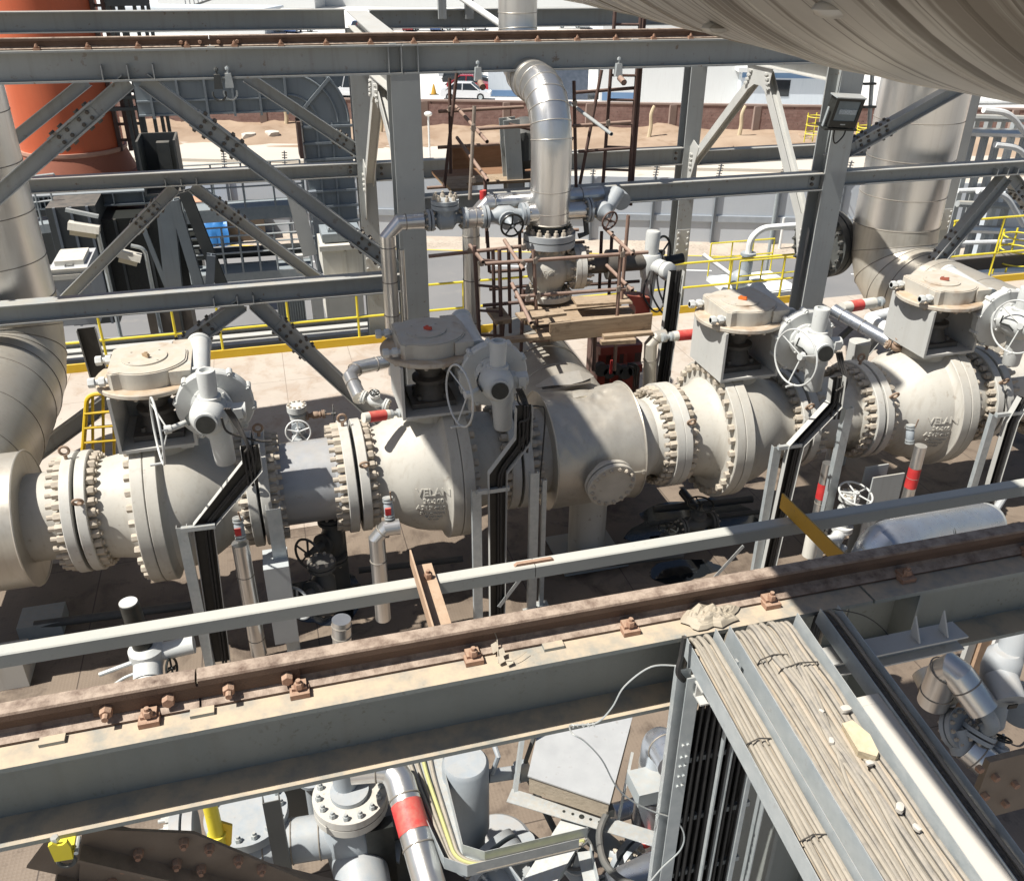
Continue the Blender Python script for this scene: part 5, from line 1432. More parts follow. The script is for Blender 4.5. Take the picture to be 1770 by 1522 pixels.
def louv(t, a, c):
    y = t.location.y; w = c.x - a.x
    m = MB(); m.box((a.x + w * .50, y - .04, c.z), (a.x + w * .54, y, a.z - .05)); m.box((a.x - .05, y - .08, a.z - .02), (c.x + .05, y + .1, a.z + .10)); m.build('frame_strip', CABWHITE, t)
    m = MB(); m.box((a.x + w * .05, y + .2, a.z + .10), (c.x - w * .05, y + 1.1, a.z + .30)); m.build('top_unit', DUCTGREY, t)
    m = MB(); m.box((a.x + w * .2, y + .35, a.z + .30), (c.x - w * .25, y + .9, a.z + .36)); mo_ = m.build('hatch', DUCTGREY, t)
    bolts(mo_, DARKSTEEL, [V(a.x + w * (.24 + .07 * i), y + .38, a.z + .36) for i in range(8)], (0, 0, 1), .04, .03)
boxthing('plant_cabinet', 'cream double panel cabinet left of the rear column', 'cabinet', ((556, 432), (632, 472)), 20.6, 22, CABWHITE, louv)
boxthing('plant_cabinet', 'pale grey panel box below the cream cabinet', 'cabinet', ((562, 512), (628, 548)), 19.8, 20.8, CABWHITE)
# walkway bridge with railings
def walkway(label, p0, p1, Y, depth=.9, h=.22, rail=1.05, n=4, mat=GALVD, dh=True):
    a, c = PY(*p0, Y), PY(*p1, Y)
    t = thing('walkway', label, 'walkway', (a + c) / 2, 'plant walkways')
    b = MB(); b.prism([(-.02, -h), (.02, -h), (.02, 0), (-.02, 0)], a, c, (0, 0, 1)); b.prism([(-.02, -h), (.02, -h), (.02, 0), (-.02, 0)], a + V(0, depth, 0), c + V(0, depth, 0), (0, 0, 1)); b.build('stringer', mat, t)
    b = MB(); b.prism([(-depth / 2 + .02, -.05), (depth / 2 - .02, -.05), (depth / 2 - .02, -.02), (-depth / 2 + .02, -.02)], a + V(0, depth / 2, 0), c + V(0, depth / 2, 0), (0, 0, 1)); b.build('grating', DUCTGREY, t)
    for dy in (0, depth):
        for z in (rail, rail * .55):
            m = MB(); m.tube([a + V(0, dy, z), c + V(0, dy, z)], .025, 6); m.build('rail', GALVD, t)
        for i in range(n + 1):
            p = a + (c - a) * (i / n) + V(0, dy, 0); m = MB(); m.tube([p - V(0, 0, h), p + V(0, 0, rail)], .025, 6); m.build('post', GALVD, t)
    return t
walkway('grey plant walkway with railings left of the grey duct drop', (318, 366), (528, 352), 26, h=.35)
walkway('lower plant walkway with a fine railing below the blue tarpaulin', (330, 478), (540, 462), 24, n=7, rail=1.0)
walkway('small service walkway at the left below the orange stack', (20, 395), (100, 385), 25, n=3)
m = MB(); a, c = PY(330, 441, 24.5), PY(540, 428, 24.5); m.cyl(a, c, .15, 14); tag(m.build('black_pipe', BLACKCAP), 'black pipe running level below the blue tarpaulin', 'pipe')
for i, (p0, p1, w_, mt, lb) in enumerate((((508, 335), (536, 440), .36, STEEL_PALE, 'pale ladder strip left of the grey duct drop'), ((516, 440), (520, 470), .2, STEEL_PALE, 'short pale leg under the pale ladder strip'), ((540, 330), (560, 470), .18, FENCEP, 'dark cable riser beside the grey duct drop'), ((545, 500), (552, 560), .3, STEEL_PALE, 'pale upright panel left of the lower cabinet'))):
    m = MB(); a, c = PY(*p0, 22.5), PY(*p1, 22.5); m.obox(a, c, w_, .2, (0, 1, 0)); tag(m.build('upright_strip', mt), lb, 'upright')
m = MB(); a, c = PY(477, 505, 19), PY(530, 560, 19); m.box((a.x, 19, c.z), (c.x, 19.1, a.z))
t = tag(m.build('louvre_panel', GALV), 'ribbed grey radiator panel behind the handrail left of the centre', 'radiator')
for i in range(12):
    m = MB(); x = a.x + (c.x - a.x) * i / 11; m.box((x - .012, 18.94, c.z), (x + .012, 19.0, a.z)); m.build('rib', GALVD, t)
# tarpaulin
b = MB(); p = PZ(360, 418, G); N = 14; g = []
for i in range(N + 1):
    for j in range(N + 1):
        u = i / N; v = j / N
        x = (u - .5) * 1.9; h = 1.35 * (math.sin(PI * min(1, v * 1.0)) ** .5)
        y = (v - .5) * 1.7
        g.append(p + V(x + .08 * mn.noise(V(u * 6, v * 8, 1)), y + .10 * mn.noise(V(u * 9, v * 5, 4)), max(0, h * (1 - .15 * u) + .16 * mn.noise(V(u * 8, v * 3, 2)))))
b.add(g, [(i * (N + 1) + j, (i + 1) * (N + 1) + j, (i + 1) * (N + 1) + j + 1, i * (N + 1) + j + 1) for i in range(N) for j in range(N)])
tag(b.build('tarpaulin', weathered('blue_tarpaulin', (.03, .16, .42), (.05, .22, .52), .45, s1=3, bump=.3, bscale=5), smooth=60), 'bright blue tarpaulin covering something on the gravel', 'tarpaulin')
m = MB(); p2 = PZ(425, 408, G); m.box(p2 - V(1.0, .8, 0), p2 + V(.9, .8, 1.3)); tag(m.build('crate', weathered('brown_crate', (.15, .115, .085), (.2, .16, .12), .8, bump=.1)), 'brown crate right of the blue tarpaulin', 'crate')
m = MB(); p2 = PY(335, 352, 32); m.box(p2 - V(.8, .3, .2), p2 + V(.7, .6, .12)); tag(m.build('pallet', weathered('orange_pallet', (.5, .27, .17), (.56, .32, .21), .7, bump=.1)), 'orange brown pallet lying behind the walkway railing', 'pallet')
# street lamps
def street_lamp(label, foot, head0, head1, Y, arm=False):
    f0, h0, h1 = PY(*foot, Y), PY(*head0, Y), PY(*head1, Y)
    t = thing('street_lamp', label, 'street lamp', f0, 'lamps behind the left frame')
    m = MB()
    if arm: m.tube(arc_path([V(f0.x, Y, -4.5), V(f0.x, Y, h1.z + .25), h0 * .3 + h1 * .7 + V(0, 0, .28)], .7, 6), .04, 8)
    else: m.tube([V(h1.x - .03, Y, -4.5), V(h1.x - .03, Y, h1.z)], .04, 8)
    m.build('pole', GALV, t)
    d = (h1 - h0).normalized()
    m = MB(); m.prism([(-.14, 0), (.14, 0), (.10, .13), (-.10, .13)], h0, h1, (0, 0, 1)); m.build('housing', CABWHITE, t)
    m = MB(); m.prism([(-.11, -.10), (.11, -.10), (.13, 0), (-.13, 0)], h0 + d * .04, h1 - d * .05, (0, 0, 1)); m.build('lens', weathered('lamp_lens', (.5, .46, .34), (.55, .5, .38), .3, bump=0), t)
    if not arm:
        m = MB(); m.prism([(-.06, 0), (.06, 0), (.05, .06), (-.05, .06)], h0 + V(.0, .1, .30), h1 + V(.02, .1, .26), (0, 0, 1)); m.build('cover', GALVD, t)
street_lamp('street lamp with a long cream head, left of the plant casing', (190, 520), (118, 394), (172, 402), 18.6)
street_lamp('second street lamp with a curved arm, lower and further right', (268, 520), (203, 441), (243, 451), 18.8, True)
# pipe rack and trunking behind the left handrail
for i, (py0, py1, r, Y, mt, lb) in enumerate(((578, 548, .075, 17.1, GALV, 'pale round pipe just behind the left handrail'), (594, 562, .10, 17.5, STEEL_PALE, 'upper pale duct run behind the left handrail'), (607, 575, .11, 17.2, STEEL_PALE, 'lower pale duct run behind the toe plate'))):
    a, c = PY(300, py0 + 2, Y), PY(640, py1 - 6, Y)
    m = MB()
    if i == 0: m.cyl(V(-6, Y, a.z), V(2.2, Y, a.z), r, 12)
    else: m.obox(V(-7, Y, a.z), V(2.2, Y, a.z), r * 2.2, r * 1.6)
    tag(m.build('rack_pipe', mt), lb, 'pipe', 'pipe rack behind the left handrail')
m = MB(); m.box((-8, 17.0, -.65), (12, 17.9, -.55)); m.box((-8, 16.9, -.9), (12, 17.0, -.5)); tag(m.build('rack_beam', DARKSTEEL), 'dark rack beam behind the toe plate', 'beam')
m = MB(); m.box((14.2, 17.2, .0), (24, 17.4, .30)); tag(m.build('rack_beam', weathered('brown_rack', (.16, .14, .12), (.2, .175, .15), .6, bump=.05)), 'brown beam behind the right handrail', 'beam')
# service platform with small pipes behind the right handrail
t = thing('service_skid', 'small service skid with yellow rails and pipes beyond the handrail', 'skid', PY(1290, 490, 19))
a = PY(1255, 470, 20); c = PY(1365, 470, 20); zf = PY(1300, 492, 20).z
m = MB(); m.box((a.x, 19.3, zf - .15), (c.x, 21, zf)); m.build('deck_plate', WHITE, t)
for y in (19.35, 20.95):
    for z in (.9, .5):
        m = MB(); m.tube([(a.x, y, zf + z), (c.x, y, zf + z)], .022, 6); m.build('rail', YELLOW, t)
    for i in range(4):
        x = a.x + (c.x - a.x) * i / 3; m = MB(); m.tube([(x, y, zf), (x, y, zf + .9)], .022, 6); m.build('post', YELLOW, t)
m = MB(); m.tube(arc_path([V(a.x + .7, 20.2, zf), V(a.x + .7, 20.2, zf + 1.2), V(a.x + 1.0, 20.2, zf + 1.45), V(c.x + .3, 20.2, zf + 1.45)], .2), .085, 10); m.build('pipe', WHITE, t)
m = MB(); m.cyl(V(a.x + .7, 20.2, zf + .2), V(a.x + .7, 20.2, zf + .75), .15, 14); m.cyl(V(a.x + .7, 20.2, zf + .75), V(a.x + .7, 20.2, zf + .82), .2, 14); m.build('valve_body', BLUEGREY, t)
m = MB(); m.tube([PY(1215, 440, 20.1), PY(1265, 476, 19.6)], .06, 8); m.build('pipe', WHITE, t)
m = MB(); m.sphere(V(a.x + .3, 19.8, zf + .25), .26, 12, 8); m.cyl(V(a.x + .3, 19.8, zf), V(a.x + .3, 19.8, zf + .3), .1, 10); m.build('pump', BLUEGREY, t)
m = MB(); p = PY(1328, 440, 21.5); m.tube([V(p.x, 21.5, G), V(p.x, 21.5, PY(1335, 335, 21.5).z)], .045, 8); m.box((p.x - .07, 21.4, G), (p.x + .07, 21.6, -2.0)); tag(m.build('lamp_post', GALV), 'bare grey pole beyond the right handrail', 'pole')
m = MB(); p = PZ(1347, 430, G); m.cyl(p, p + V(0, 0, 1.4), .06, 8); tag(m.build('bollard', WHITE), 'white bollard on the gravel before the fence', 'bollard')
# plant at the far right: frame of pale pipes, ladder cage
t = thing('pipe_rack', 'tangle of pale pipes on grey frames behind the silver riser at the right', 'pipe rack', PY(1720, 350, 24))
for px in (1668, 1690, 1712, 1735, 1758):
    p = PY(px, 300, 22); m = MB(); m.box((p.x - .08, 22, -4), (p.x + .08, 22.16, PY(px, 205, 22).z)); m.build('upright', GALV if px % 2 else STEEL, t)
for i, (y0, y1) in enumerate(((178, 176), (203, 207), (228, 232), (330, 322), (352, 360), (395, 402), (420, 415), (446, 452), (470, 466))):
    a, c = PY(1655, y0, 21.6 + .2 * (i % 3)), PY(1830, y1, 21.6 + .2 * (i % 3)); m = MB(); m.tube([a, c], .07 + .03 * (i % 3), 8); m.build('pipe', (WHITE, STEEL, ALU)[i % 3], t)
for i, (p0, p1) in enumerate((((1690, 330), (1770, 390)), ((1700, 190), (1775, 235)), ((1720, 250), (1790, 300)))):
    m = MB(); m.tube(arc_path([PY(p0[0], p0[1], 21.3), PY((p0[0] + p1[0]) / 2 + 8, p0[1] + 5, 21.3), PY(p1[0], p1[1], 21.3)], .4), .085, 8); m.build('bent_pipe', WHITE, t)
m = MB(); p = PY(1740, 400, 22.4); m.box((p.x - .8, 22.4, PY(1740, 440, 22.4).z), (p.x + 1.0, 23, PY(1740, 340, 22.4).z)); m.build('panel', PALEB, t)
def cage(label, px, py0, py1, Y, group='yellow caged ladders'):
    a, c = PY(px, py0, Y), PY(px, py1, Y)
    t = thing('caged_ladder', label, 'ladder', V(a.x, Y, c.z), group)
    for dx in (-.2, .2):
        m = MB(); m.tube([V(a.x + dx, Y, c.z), V(a.x + dx, Y, a.z)], .025, 6); m.build('stile', YELLOW, t)
    n = int((a.z - c.z) / .3)
    for i in range(n):
        m = MB(); m.tube([V(a.x - .2, Y, c.z + .15 + .3 * i), V(a.x + .2, Y, c.z + .15 + .3 * i)], .014, 6); m.build('rung', YELLOW, t)
    for i in range(3):
        m = MB(); m.ring(V(a.x, Y - .35, c.z + .4 + (a.z - c.z - .5) * i / 2), (0, 0, 1), .38, .02, 20, 6); m.build('hoop', YELLOW, t)
cage('yellow caged ladder beside the right handrail', 1748, 395, 470, 17.6)
cage('yellow ladder top glimpsed left of the floodlight column', 1405, 195, 245, 34)
cage('yellow ladder glimpsed between the floodlight and the silver riser', 1492, 212, 245, 30)
# ladder and cage at the very top left
t = thing('access_tower', 'dark access ladder tower right of the stack at the top', 'ladder tower', PY(215, 0, 27))
for px in (186, 195, 206, 212, 232, 246, 256):
    p = PY(px, 12, 27.2); m = MB(); m.box((p.x - .045, 27.2, 0.5), (p.x + .045, 27.3, p.z + 2)); m.build('upright', DARKSTEEL, t)
for py in (2, 8, 30, 170, 190):
    a, c = PY(184, py, 27.1), PY(258, py, 27.1); m = MB(); m.box((a.x, 27.1, a.z - .04), (c.x, 27.2, a.z + .04)); m.build('rung_bar', DARKSTEEL, t)
# ---------------------------------------------------------------- risers, small piping, scaffold, cable posts
def seam_rings(par, pts, r, mat=SEAM, t=.006, every=None, at=None):
    pts = [Vector(p) for p in pts]
    L = [0]
    for i in range(1, len(pts)): L.append(L[-1] + (pts[i] - pts[i - 1]).length)
    ds = at if at is not None else [every * (k + .5) for k in range(int(L[-1] / every))]
    for d in ds:
        for i in range(1, len(pts)):
            if L[i] >= d:
                f = (d - L[i - 1]) / max(1e-6, L[i] - L[i - 1]); p = pts[i - 1].lerp(pts[i], f); ax = (pts[i] - pts[i - 1]).normalized()
                m = MB(); m.ring(p, ax, r + t * .3, t, 48 if r > .2 else 20, 6); m.build('seam', mat, par); break

def clad_pipe(label, pts, r, mat=ALU, bend=.3, n=24, every=None, bands=(), name='clad_pipe', cat='pipe', group=None, seam=SEAM, steps=6, st=.006, cap=None):
    pts = [Vector(p) for p in pts]
    path = arc_path(pts, bend, steps) if len(pts) > 2 else pts
    t = thing(name, label, cat, pts[0], group)
    m = MB(); m.tube(path, r, n); m.build('cladding', mat, t, 50 if steps > 4 else 15)
    if every: seam_rings(t, path, r, seam, st, every)
    for (f0, f1, bm_) in bands:
        a, b = pts[-2], pts[-1]
        if isinstance(f0, tuple): a, b = pts[f0[0]], pts[f0[0] + 1]; f0 = f0[1]
        m = MB(); m.cyl(a.lerp(b, f0), a.lerp(b, f1), r + .003, n, caps=False); m.build('colour_band', bm_, t)
    return t

def flange_pair(par, c, ax, ro, th=.03, gap=.012, mat=BLUEGREY, nb=8, nut=.03, gmat=BLACKCAP):
    c = Vector(c); ax = Vector(ax).normalized()
    for sg in (-1, 1):
        m = MB(); p = c + ax * sg * gap / 2
        m.lathe([(0, 0), (0, ro), (th, ro), (th, 0)], p, ax * sg, 28); m.build('flange', mat, par)
        if nut: bolts(par, NUT, circle_pts(p + ax * sg * th, ax * sg, ro * .80, nb, .5), ax * sg, nut, nut * .7, nut * .3)

def hand_wheel(par, c, ax, r, t=.010, mat=BLACKCAP, spokes=5, hub=.03):
    m = MB(); c = Vector(c); ax = Vector(ax).normalized(); m.ring(c, ax, r, t, 28, 7)
    s, u, d = frame_from(ax)
    m.cyl(c - ax * hub, c + ax * hub, r * .18, 10)
    for i in range(spokes):
        a = 2 * PI * (i + .25) / spokes
        m.tube([c, c + (s * math.cos(a) + u * math.sin(a)) * r], t * .8, 6)
    m.build('handwheel', mat, par)

def gate_valve(label, c, ax, stem, s=1.0, mat=BLUEGREY, wheel=BLACKCAP, name='gate_valve', group='small gate valves', wr=.12, stem_l=.26, wax=None):
    """flanged small valve: body along ax, bonnet and handwheel along stem"""
    c = Vector(c); ax = Vector(ax).normalized(); st = Vector(stem).normalized()
    t = thing(name, label, 'valve', c, group)
    m = MB(); m.lathe([(-.17 * s, .05 * s), (-.10 * s, .055 * s), (-.05 * s, .085 * s), (.05 * s, .085 * s), (.10 * s, .055 * s), (.17 * s, .05 * s)], c, ax, 20)
    m.cyl(c, c + st * .12 * s, .06 * s, 16); m.build('body', mat, t)
    for sg in (-1, 1):
        m = MB(); m.lathe([(0, 0), (0, .10 * s), (.025 * s, .10 * s), (.025 * s, 0)], c + ax * sg * .15 * s, ax * sg, 24); m.build('flange', mat, t)
        m = MB(); m.lathe([(0, 0), (0, .10 * s), (.025 * s, .10 * s), (.025 * s, 0)], c + ax * sg * .185 * s, ax * sg, 24); m.build('flange', mat, t)
        bolts(t, NUT, circle_pts(c + ax * sg * .21 * s, ax * sg, .08 * s, 8, .5), ax * sg, .022 * s, .016 * s, .008)
    m = MB(); m.lathe([(.10 * s, .085 * s), (.125 * s, .085 * s), (.13 * s, .04 * s), (.19 * s, .03 * s), (stem_l * s, .012 * s), (stem_l * s + .04, .012 * s)], c, st, 16)
    m.build('bonnet', mat, t)
    hand_wheel(t, c + st * stem_l * s, st if wax is None else wax, wr * s, .010 * s, wheel)
    return t

# --- big silver risers and their bends down to the pipeline
def riser(label, px, py, Yr, r, edge, zc, ztop, yend, mat_v, mat_h, every):
    xa = PY(px, py, Yr).x + edge * r
    t = thing('clad_riser', label, 'pipe', (xa, Yr, zc), 'thick insulated risers')
    bend = 1.0
    path = arc_path([V(xa, Yr, ztop), V(xa, Yr, zc), V(xa, yend, zc)], bend, 4)
    vi = [p for p in path if p.z >= zc + bend - .01]
    m = MB(); m.tube([path[0], path[1]], r, 64); m.build('cladding', mat_v, t)
    m = MB(); m.tube(path[1:], r, 64); m.build('bend_cladding', mat_h, t, 12)
    seam_rings(t, [path[0], path[1]], r, SEAM, .006, every)
    for i in range(1, len(path) - 1):
        d = (path[i + 1] - path[i - 1]).normalized(); m = MB(); m.ring(path[i], d, r + .002, .007, 64, 6); m.build('seam', SEAM, t)
    seam_rings(t, path[-2:], r, SEAM, .006, .9)
    return t, xa
t, xaL = riser('thick silver riser at the left edge bending down towards the valves', 94, 500, 13.0, .72, -1, PZc, 8.4, PYc + .55, ALU, ALU_DULL, .62)
t, xaR = riser('thick silver riser on the right behind the floodlight column', 1561, 330, 13.25, .72, 0, PZc, 8.4, PYc + .55, ALU, ALU_DULL, .62)
fl_ = MB(); c = V(xaR - .98, 14.0, 2.05)
t = thing('wide_flange', 'dark bolted flange peeping out left of the right silver riser', 'flange', c)
m = MB(); m.lathe([(0, 0), (0, .62), (.13, .62), (.14, .55), (.16, .55), (.17, .62), (.30, .62), (.30, 0)], c, V(1, .25, 0), 56); m.build('disc', DARKSTEEL, t)
bolts(t, DARKSTEEL, circle_pts(c + V(1, .25, 0).normalized() * -.0, V(-1, -.25, 0), .54, 20), V(-1, -.25, 0), .08, .08, .04)
t = thing('insulated_pipe', 'sunlit insulated pipe end beyond the last valve at the right edge', 'pipe', (11, PYc, 0))
b = MB(); b.lathe([(9.85, .46), (9.86, .70), (15, .70)], cen(0), AX, 64); b.build('cladding', ALU_DULL, t)
m = MB(); m.ring(cen(9.86), AX, .703, .012, 72, 6); m.build('end_collar', ALU_DULL, t)

# --- central riser with its double bend
rx, ry1, ry2 = 3.60, 11.0, 12.62
zf_ = PX(952, 414, rx).z; zv = PX(960, 474, rx).z; zbt = PX(956, 522, rx).z
ztop_h = PX(985, 205, rx).z
zhc = 5.28
t = thing('clad_riser', 'polished silver riser with a double bend in the middle behind the scaffold', 'pipe', (rx, ry1, zf_), 'thick insulated risers')
path = arc_path([V(rx, ry1, zf_ + .22), V(rx, ry1, zhc), V(rx, ry2, zhc), V(rx, ry2, 9.2)], .78, 7)
m = MB(); m.tube(path, .26, 48); m.build('cladding', ALU, t, 12)
for i in range(2, len(path) - 1):
    d = (path[i + 1] - path[i - 1]).normalized(); m = MB(); m.ring(path[i], d, .262, .005, 48, 6); m.build('seam', ALU_DULL, t)
seam_rings(t, [path[0], path[1]], .26, SEAM, .004, .28); seam_rings(t, path[-2:], .26, SEAM, .004, .5)
m = MB(); m.ring(path[0], (0, 0, 1), .262, .010, 48, 6); m.build('end_collar', ALU_DULL, t)

# --- control valve under it
t = thing('control_valve', 'grey globe valve standing on the timber platform under the silver riser', 'valve', (rx, ry1, zbt))
m = MB(); m.cyl((rx, ry1, zf_ + .10), (rx, ry1, zf_ + .30), .20, 28); m.build('neck', DARKSTEEL, t)
m = MB()
m.lathe([(zf_ - .08, .19), (zf_ - .16, .20), (zv + .10, .27), (zv, .30), (zv - .12, .28), (zbt + .16, .20), (zbt + .05, .18)], (rx, ry1, 0), (0, 0, 1), 36)
m.cyl((rx, ry1, zv), (rx + .34, ry1 - .04, zv), .20, 28); m.build('body', VALVE, t)
for z, mt in ((zf_ + .05, PRIMERBLUE), (zf_ - .045, PRIMERBLUE)):
    m = MB(); m.lathe([(z - .04, 0), (z - .04, .345), (z + .04, .345), (z + .04, 0)], (rx, ry1, 0), (0, 0, 1), 48); m.build('flange', mt, t)
bolts(t, NUT, circle_pts((rx, ry1, zf_ + .09), (0, 0, 1), .285, 16), (0, 0, 1), .062, .05, .03)
bolts(t, NUT, circle_pts((rx, ry1, zf_ - .085), (0, 0, -1), .285, 16), (0, 0, -1), .055, .045, .02)
m = MB(); m.lathe([(zbt, 0), (zbt, .33), (zbt + .07, .33), (zbt + .07, 0)], (rx, ry1, 0), (0, 0, 1), 44); m.build('flange', VALVE_PALE, t)
bolts(t, NUT, circle_pts((rx, ry1, zbt + .07), (0, 0, 1), .275, 16), (0, 0, 1), .06, .05, .03)
m = MB(); m.cyl((rx, ry1, 2.0), (rx, ry1, zbt), .19, 28); m.build('neck', ALU_DULL, t)
for k in (0, 1):
    m = MB(); m.lathe([(.31 + .075 * k, 0), (.31 + .075 * k, .30), (.38 + .075 * k, .30), (.38 + .075 * k, 0)], (rx, ry1 - .03, zv), (1, -.08, 0), 40); m.build('side_flange', VALVE_PALE, t)
bolts(t, NUT, circle_pts(V(rx + .31, ry1 - .05, zv), (-1, 0, 0), .25, 14, .5), (-1, .08, 0), .055, .05, .04)
bolts(t, NUT, circle_pts(V(rx + .455, ry1 - .06, zv), (1, 0, 0), .25, 14, .5), (1, -.08, 0), .055, .05, .04)
vs, fs = text_mesh('25CF', .12, .006)
lm = MB(); lm.add([V(rx - .16 + p.x + .06, ry1 - .30 + abs(p.x - .02) ** 2 * 1.4 - p.z, zv - .03 + p.y) for p in vs], fs); lm.build('cast_lettering', VALVE, t, 0)
m = MB(); m.cyl((rx + .45, ry1 - .07, zv), (rx + 1.35, ry1 - .1, zv), .11, 20); m.cyl((rx + .80, ry1 - .08, zv), (rx + .95, ry1 - .1, zv), .2, 24); m.build('yoke_tube', GLANDDARK, t)
# its actuator
ap = PY(1124, 455, 10.9)
t = thing('electric_actuator', 'pale electric actuator with a black handwheel right of the scaffold', 'actuator', ap)
m = MB(); m.lathe([(-.20, .12), (-.05, .15), (.10, .15), (.14, .13)], ap, (0, 0, 1), 24); m.cyl(ap, ap + V(.10, -.22, -.02), .11, 22); m.build('actuator_body', ACT, t)
m = MB(); m.lathe([(.12, .095), (.42, .10), (.45, .09), (.46, 0)], ap, (.02, 0, 1), 24); m.build('drive_sleeve', ACT, t)
m = MB(); m.lathe([(.0, .10), (.62, .085), (.64, 0)], ap + V(0, 0, -.18), (-.05, 0, -1), 24); m.build('motor', ACT, t)
m = MB(); m.lathe([(0, .12), (.05, .13), (.10, .115), (.12, .06), (.12, 0)], ap + V(.12, -.24, -.04), (.25, -1, .15), 24); m.build('terminal_cover', ACT, t)
hand_wheel(t, ap + V(.22, .12, .10), (.5, -.75, .1), .22, .018, BLACKCAP, 3)
for i in range(3):
    m = MB(); m.tube(spline([ap + V(-.08 + .05 * i, -.18, -.05), ap + V(-.18 + .12 * i, -.26, -.35), ap + V(.02 + .12 * i, -.30, -.60 - .04 * i), ap + V(.26, -.12, -.42), ap + V(.34, .05, -.30)], 6), .014, 7); m.build('lead', RUBBER, t)
for i in range(4):
    m = MB(); q = ap + V(.28 + .05 * i, .05, -.22 - .05 * i); m.plate([q, q + V(.10, 0, .03), q + V(.07, 0, -.36), q + V(-.02, 0, -.40)], .01, (0, -1, 0)); tag(m.build('loose_flap', BLACKCAP), 'black strip of loose sheet beside the actuator at the handrail', 'strip', 'black strips by the actuator')
m = MB(); a, c = PY(1148, 452, 11.1), PY(1180, 446, 11.1); m.cyl(a, c, .07, 16); tag(m.build('black_pipe', BLACKCAP), 'short black pipe stub pointing right from the actuator', 'pipe')

# --- small insulated lines by the riser
YS = 10.95
zl = lambda px, py, Y=YS: PY(px, py, Y)
ln0 = zl(742, 381); ln1 = zl(668, 388); ln2 = zl(677, 600)
clad_pipe('thin silver pipe turning down in front of the centre column', [zl(732, 381), V(ln1.x, YS, ln0.z), V(ln1.x, YS, 1.75)], .098, ALU, .16, 20, .45, steps=1)
m = MB(); m.cyl(V(ln1.x + .17, YS + .02, ln0.z - .35), V(ln1.x + .17, YS + .02, 1.9), .04, 12); tag(m.build('tracer_pipe', ALU), 'slim tracer pipe right beside the turned down silver pipe', 'pipe')
zc_ = ln0.z
# check valve
cx0 = zl(770, 380).x
t = thing('check_valve', 'blue grey check valve with a round bolted lid in the thin line', 'valve', (cx0, YS, zc_))
m = MB(); m.lathe([(-.26, .055), (-.14, .06), (-.08, .13), (.08, .13), (.14, .06), (.26, .055)], (cx0, YS, zc_), (1, 0, 0), 24); m.cyl((cx0, YS, zc_), (cx0, YS, zc_ + .15), .12, 24); m.build('body', BLUEGREY, t)
for z in (.14, .20): m = MB(); m.lathe([(z, 0), (z, .175), (z + .05, .175), (z + .05, 0)], (cx0, YS, zc_), (0, 0, 1), 32); m.build('lid', BLUEGREY, t)
bolts(t, NUT, circle_pts((cx0, YS, zc_ + .25), (0, 0, 1), .135, 8), (0, 0, 1), .05, .045, .03)
for sg, x in ((-1, -.20), (1, .24)): flange_pair(t, (cx0 + x, YS, zc_), (1, 0, 0), .135, .03, .015, BLUEGREY, 8, .03)
clad_pipe('short silver sleeve between the check valve and the gate valve', [V(zl(797, 378).x, YS, zc_), V(zl(835, 377).x, YS, zc_)], .125, ALU, n=24, every=.12, group='short silver sleeves')
gate_valve('gate valve with a dark handwheel facing the camera, left of the silver riser', V(zl(872, 377).x, YS, zc_), (1, 0, 0), (0.05, -1, -.15), 1.45, BLUEGREY, BLACKCAP, wr=.10, stem_l=.22)
clad_pipe('short silver sleeve joining the gate valve to the riser', [V(zl(905, 376).x, YS, zc_), V(rx - .15, YS, zc_)], .125, ALU, n=24, group='short silver sleeves')
yb2 = 11.25; zu = PY(870, 350, yb2).z; xv = PY(814, 400, yb2).x
clad_pipe('silver pipe bending from the riser down behind the scaffold ladder', [V(PY(1040, 338, yb2).x, yb2, zu + .02), V(xv, yb2, zu), V(xv, yb2, .9)], .115, ALU, .2, 20, .6, steps=1)
m = MB(); a = PY(835, 345, yb2); m.cyl(a, a + V(0, 0, .12), .045, 12); tag(m.build('end_plug', RED), 'small red cap sticking up behind the bent silver pipe', 'cap')
t = thing('relief_valve', 'dark grey angled valve with a black handwheel right of the silver riser', 'valve', V(zl(1050, 365).x, YS, zc_))
xq = zl(1022, 372).x
m = MB(); m.cyl(V(rx + .15, YS, zc_), V(xq - .1, YS, zc_), .11, 20); m.build('sleeve', ALU, t)
m = MB(); m.tube(arc_path([V(xq - .06, YS, zc_), V(xq + .22, YS, zc_), V(xq + .42, YS + .15, zc_ + .18)], .1, 4), .10, 20); m.lathe([(0, .13), (.12, .13), (.16, .08), (.22, .04)], V(xq + .12, YS, zc_), (.3, -1, -.2), 20); m.build('body', BLUEGREY, t)
m = MB(); m.tube(arc_path([V(PY(1038, 340, yb2).x, yb2, zu), V(PY(1066, 345, yb2).x, yb2, zu), V(PY(1064, 375, yb2).x, YS + .1, zc_ + .05)], .15, 4), .12, 20); m.build('elbow', BLUEGREY, t)
flange_pair(t, V(xq - .05, YS, zc_), (1, 0, 0), .16, .03, .015, BLUEGREY, 8, .028)
hand_wheel(t, PY(1054, 381, YS - .35), (.3, -1, -.2), .115, .013, DARKRUST, 4)
m = MB(); m.tube([PY(1012, 375, YS), PY(1014, 403, YS), PY(1000, 408, YS)], .04, 8); m.build('drain_tube', DARKSTEEL, t)

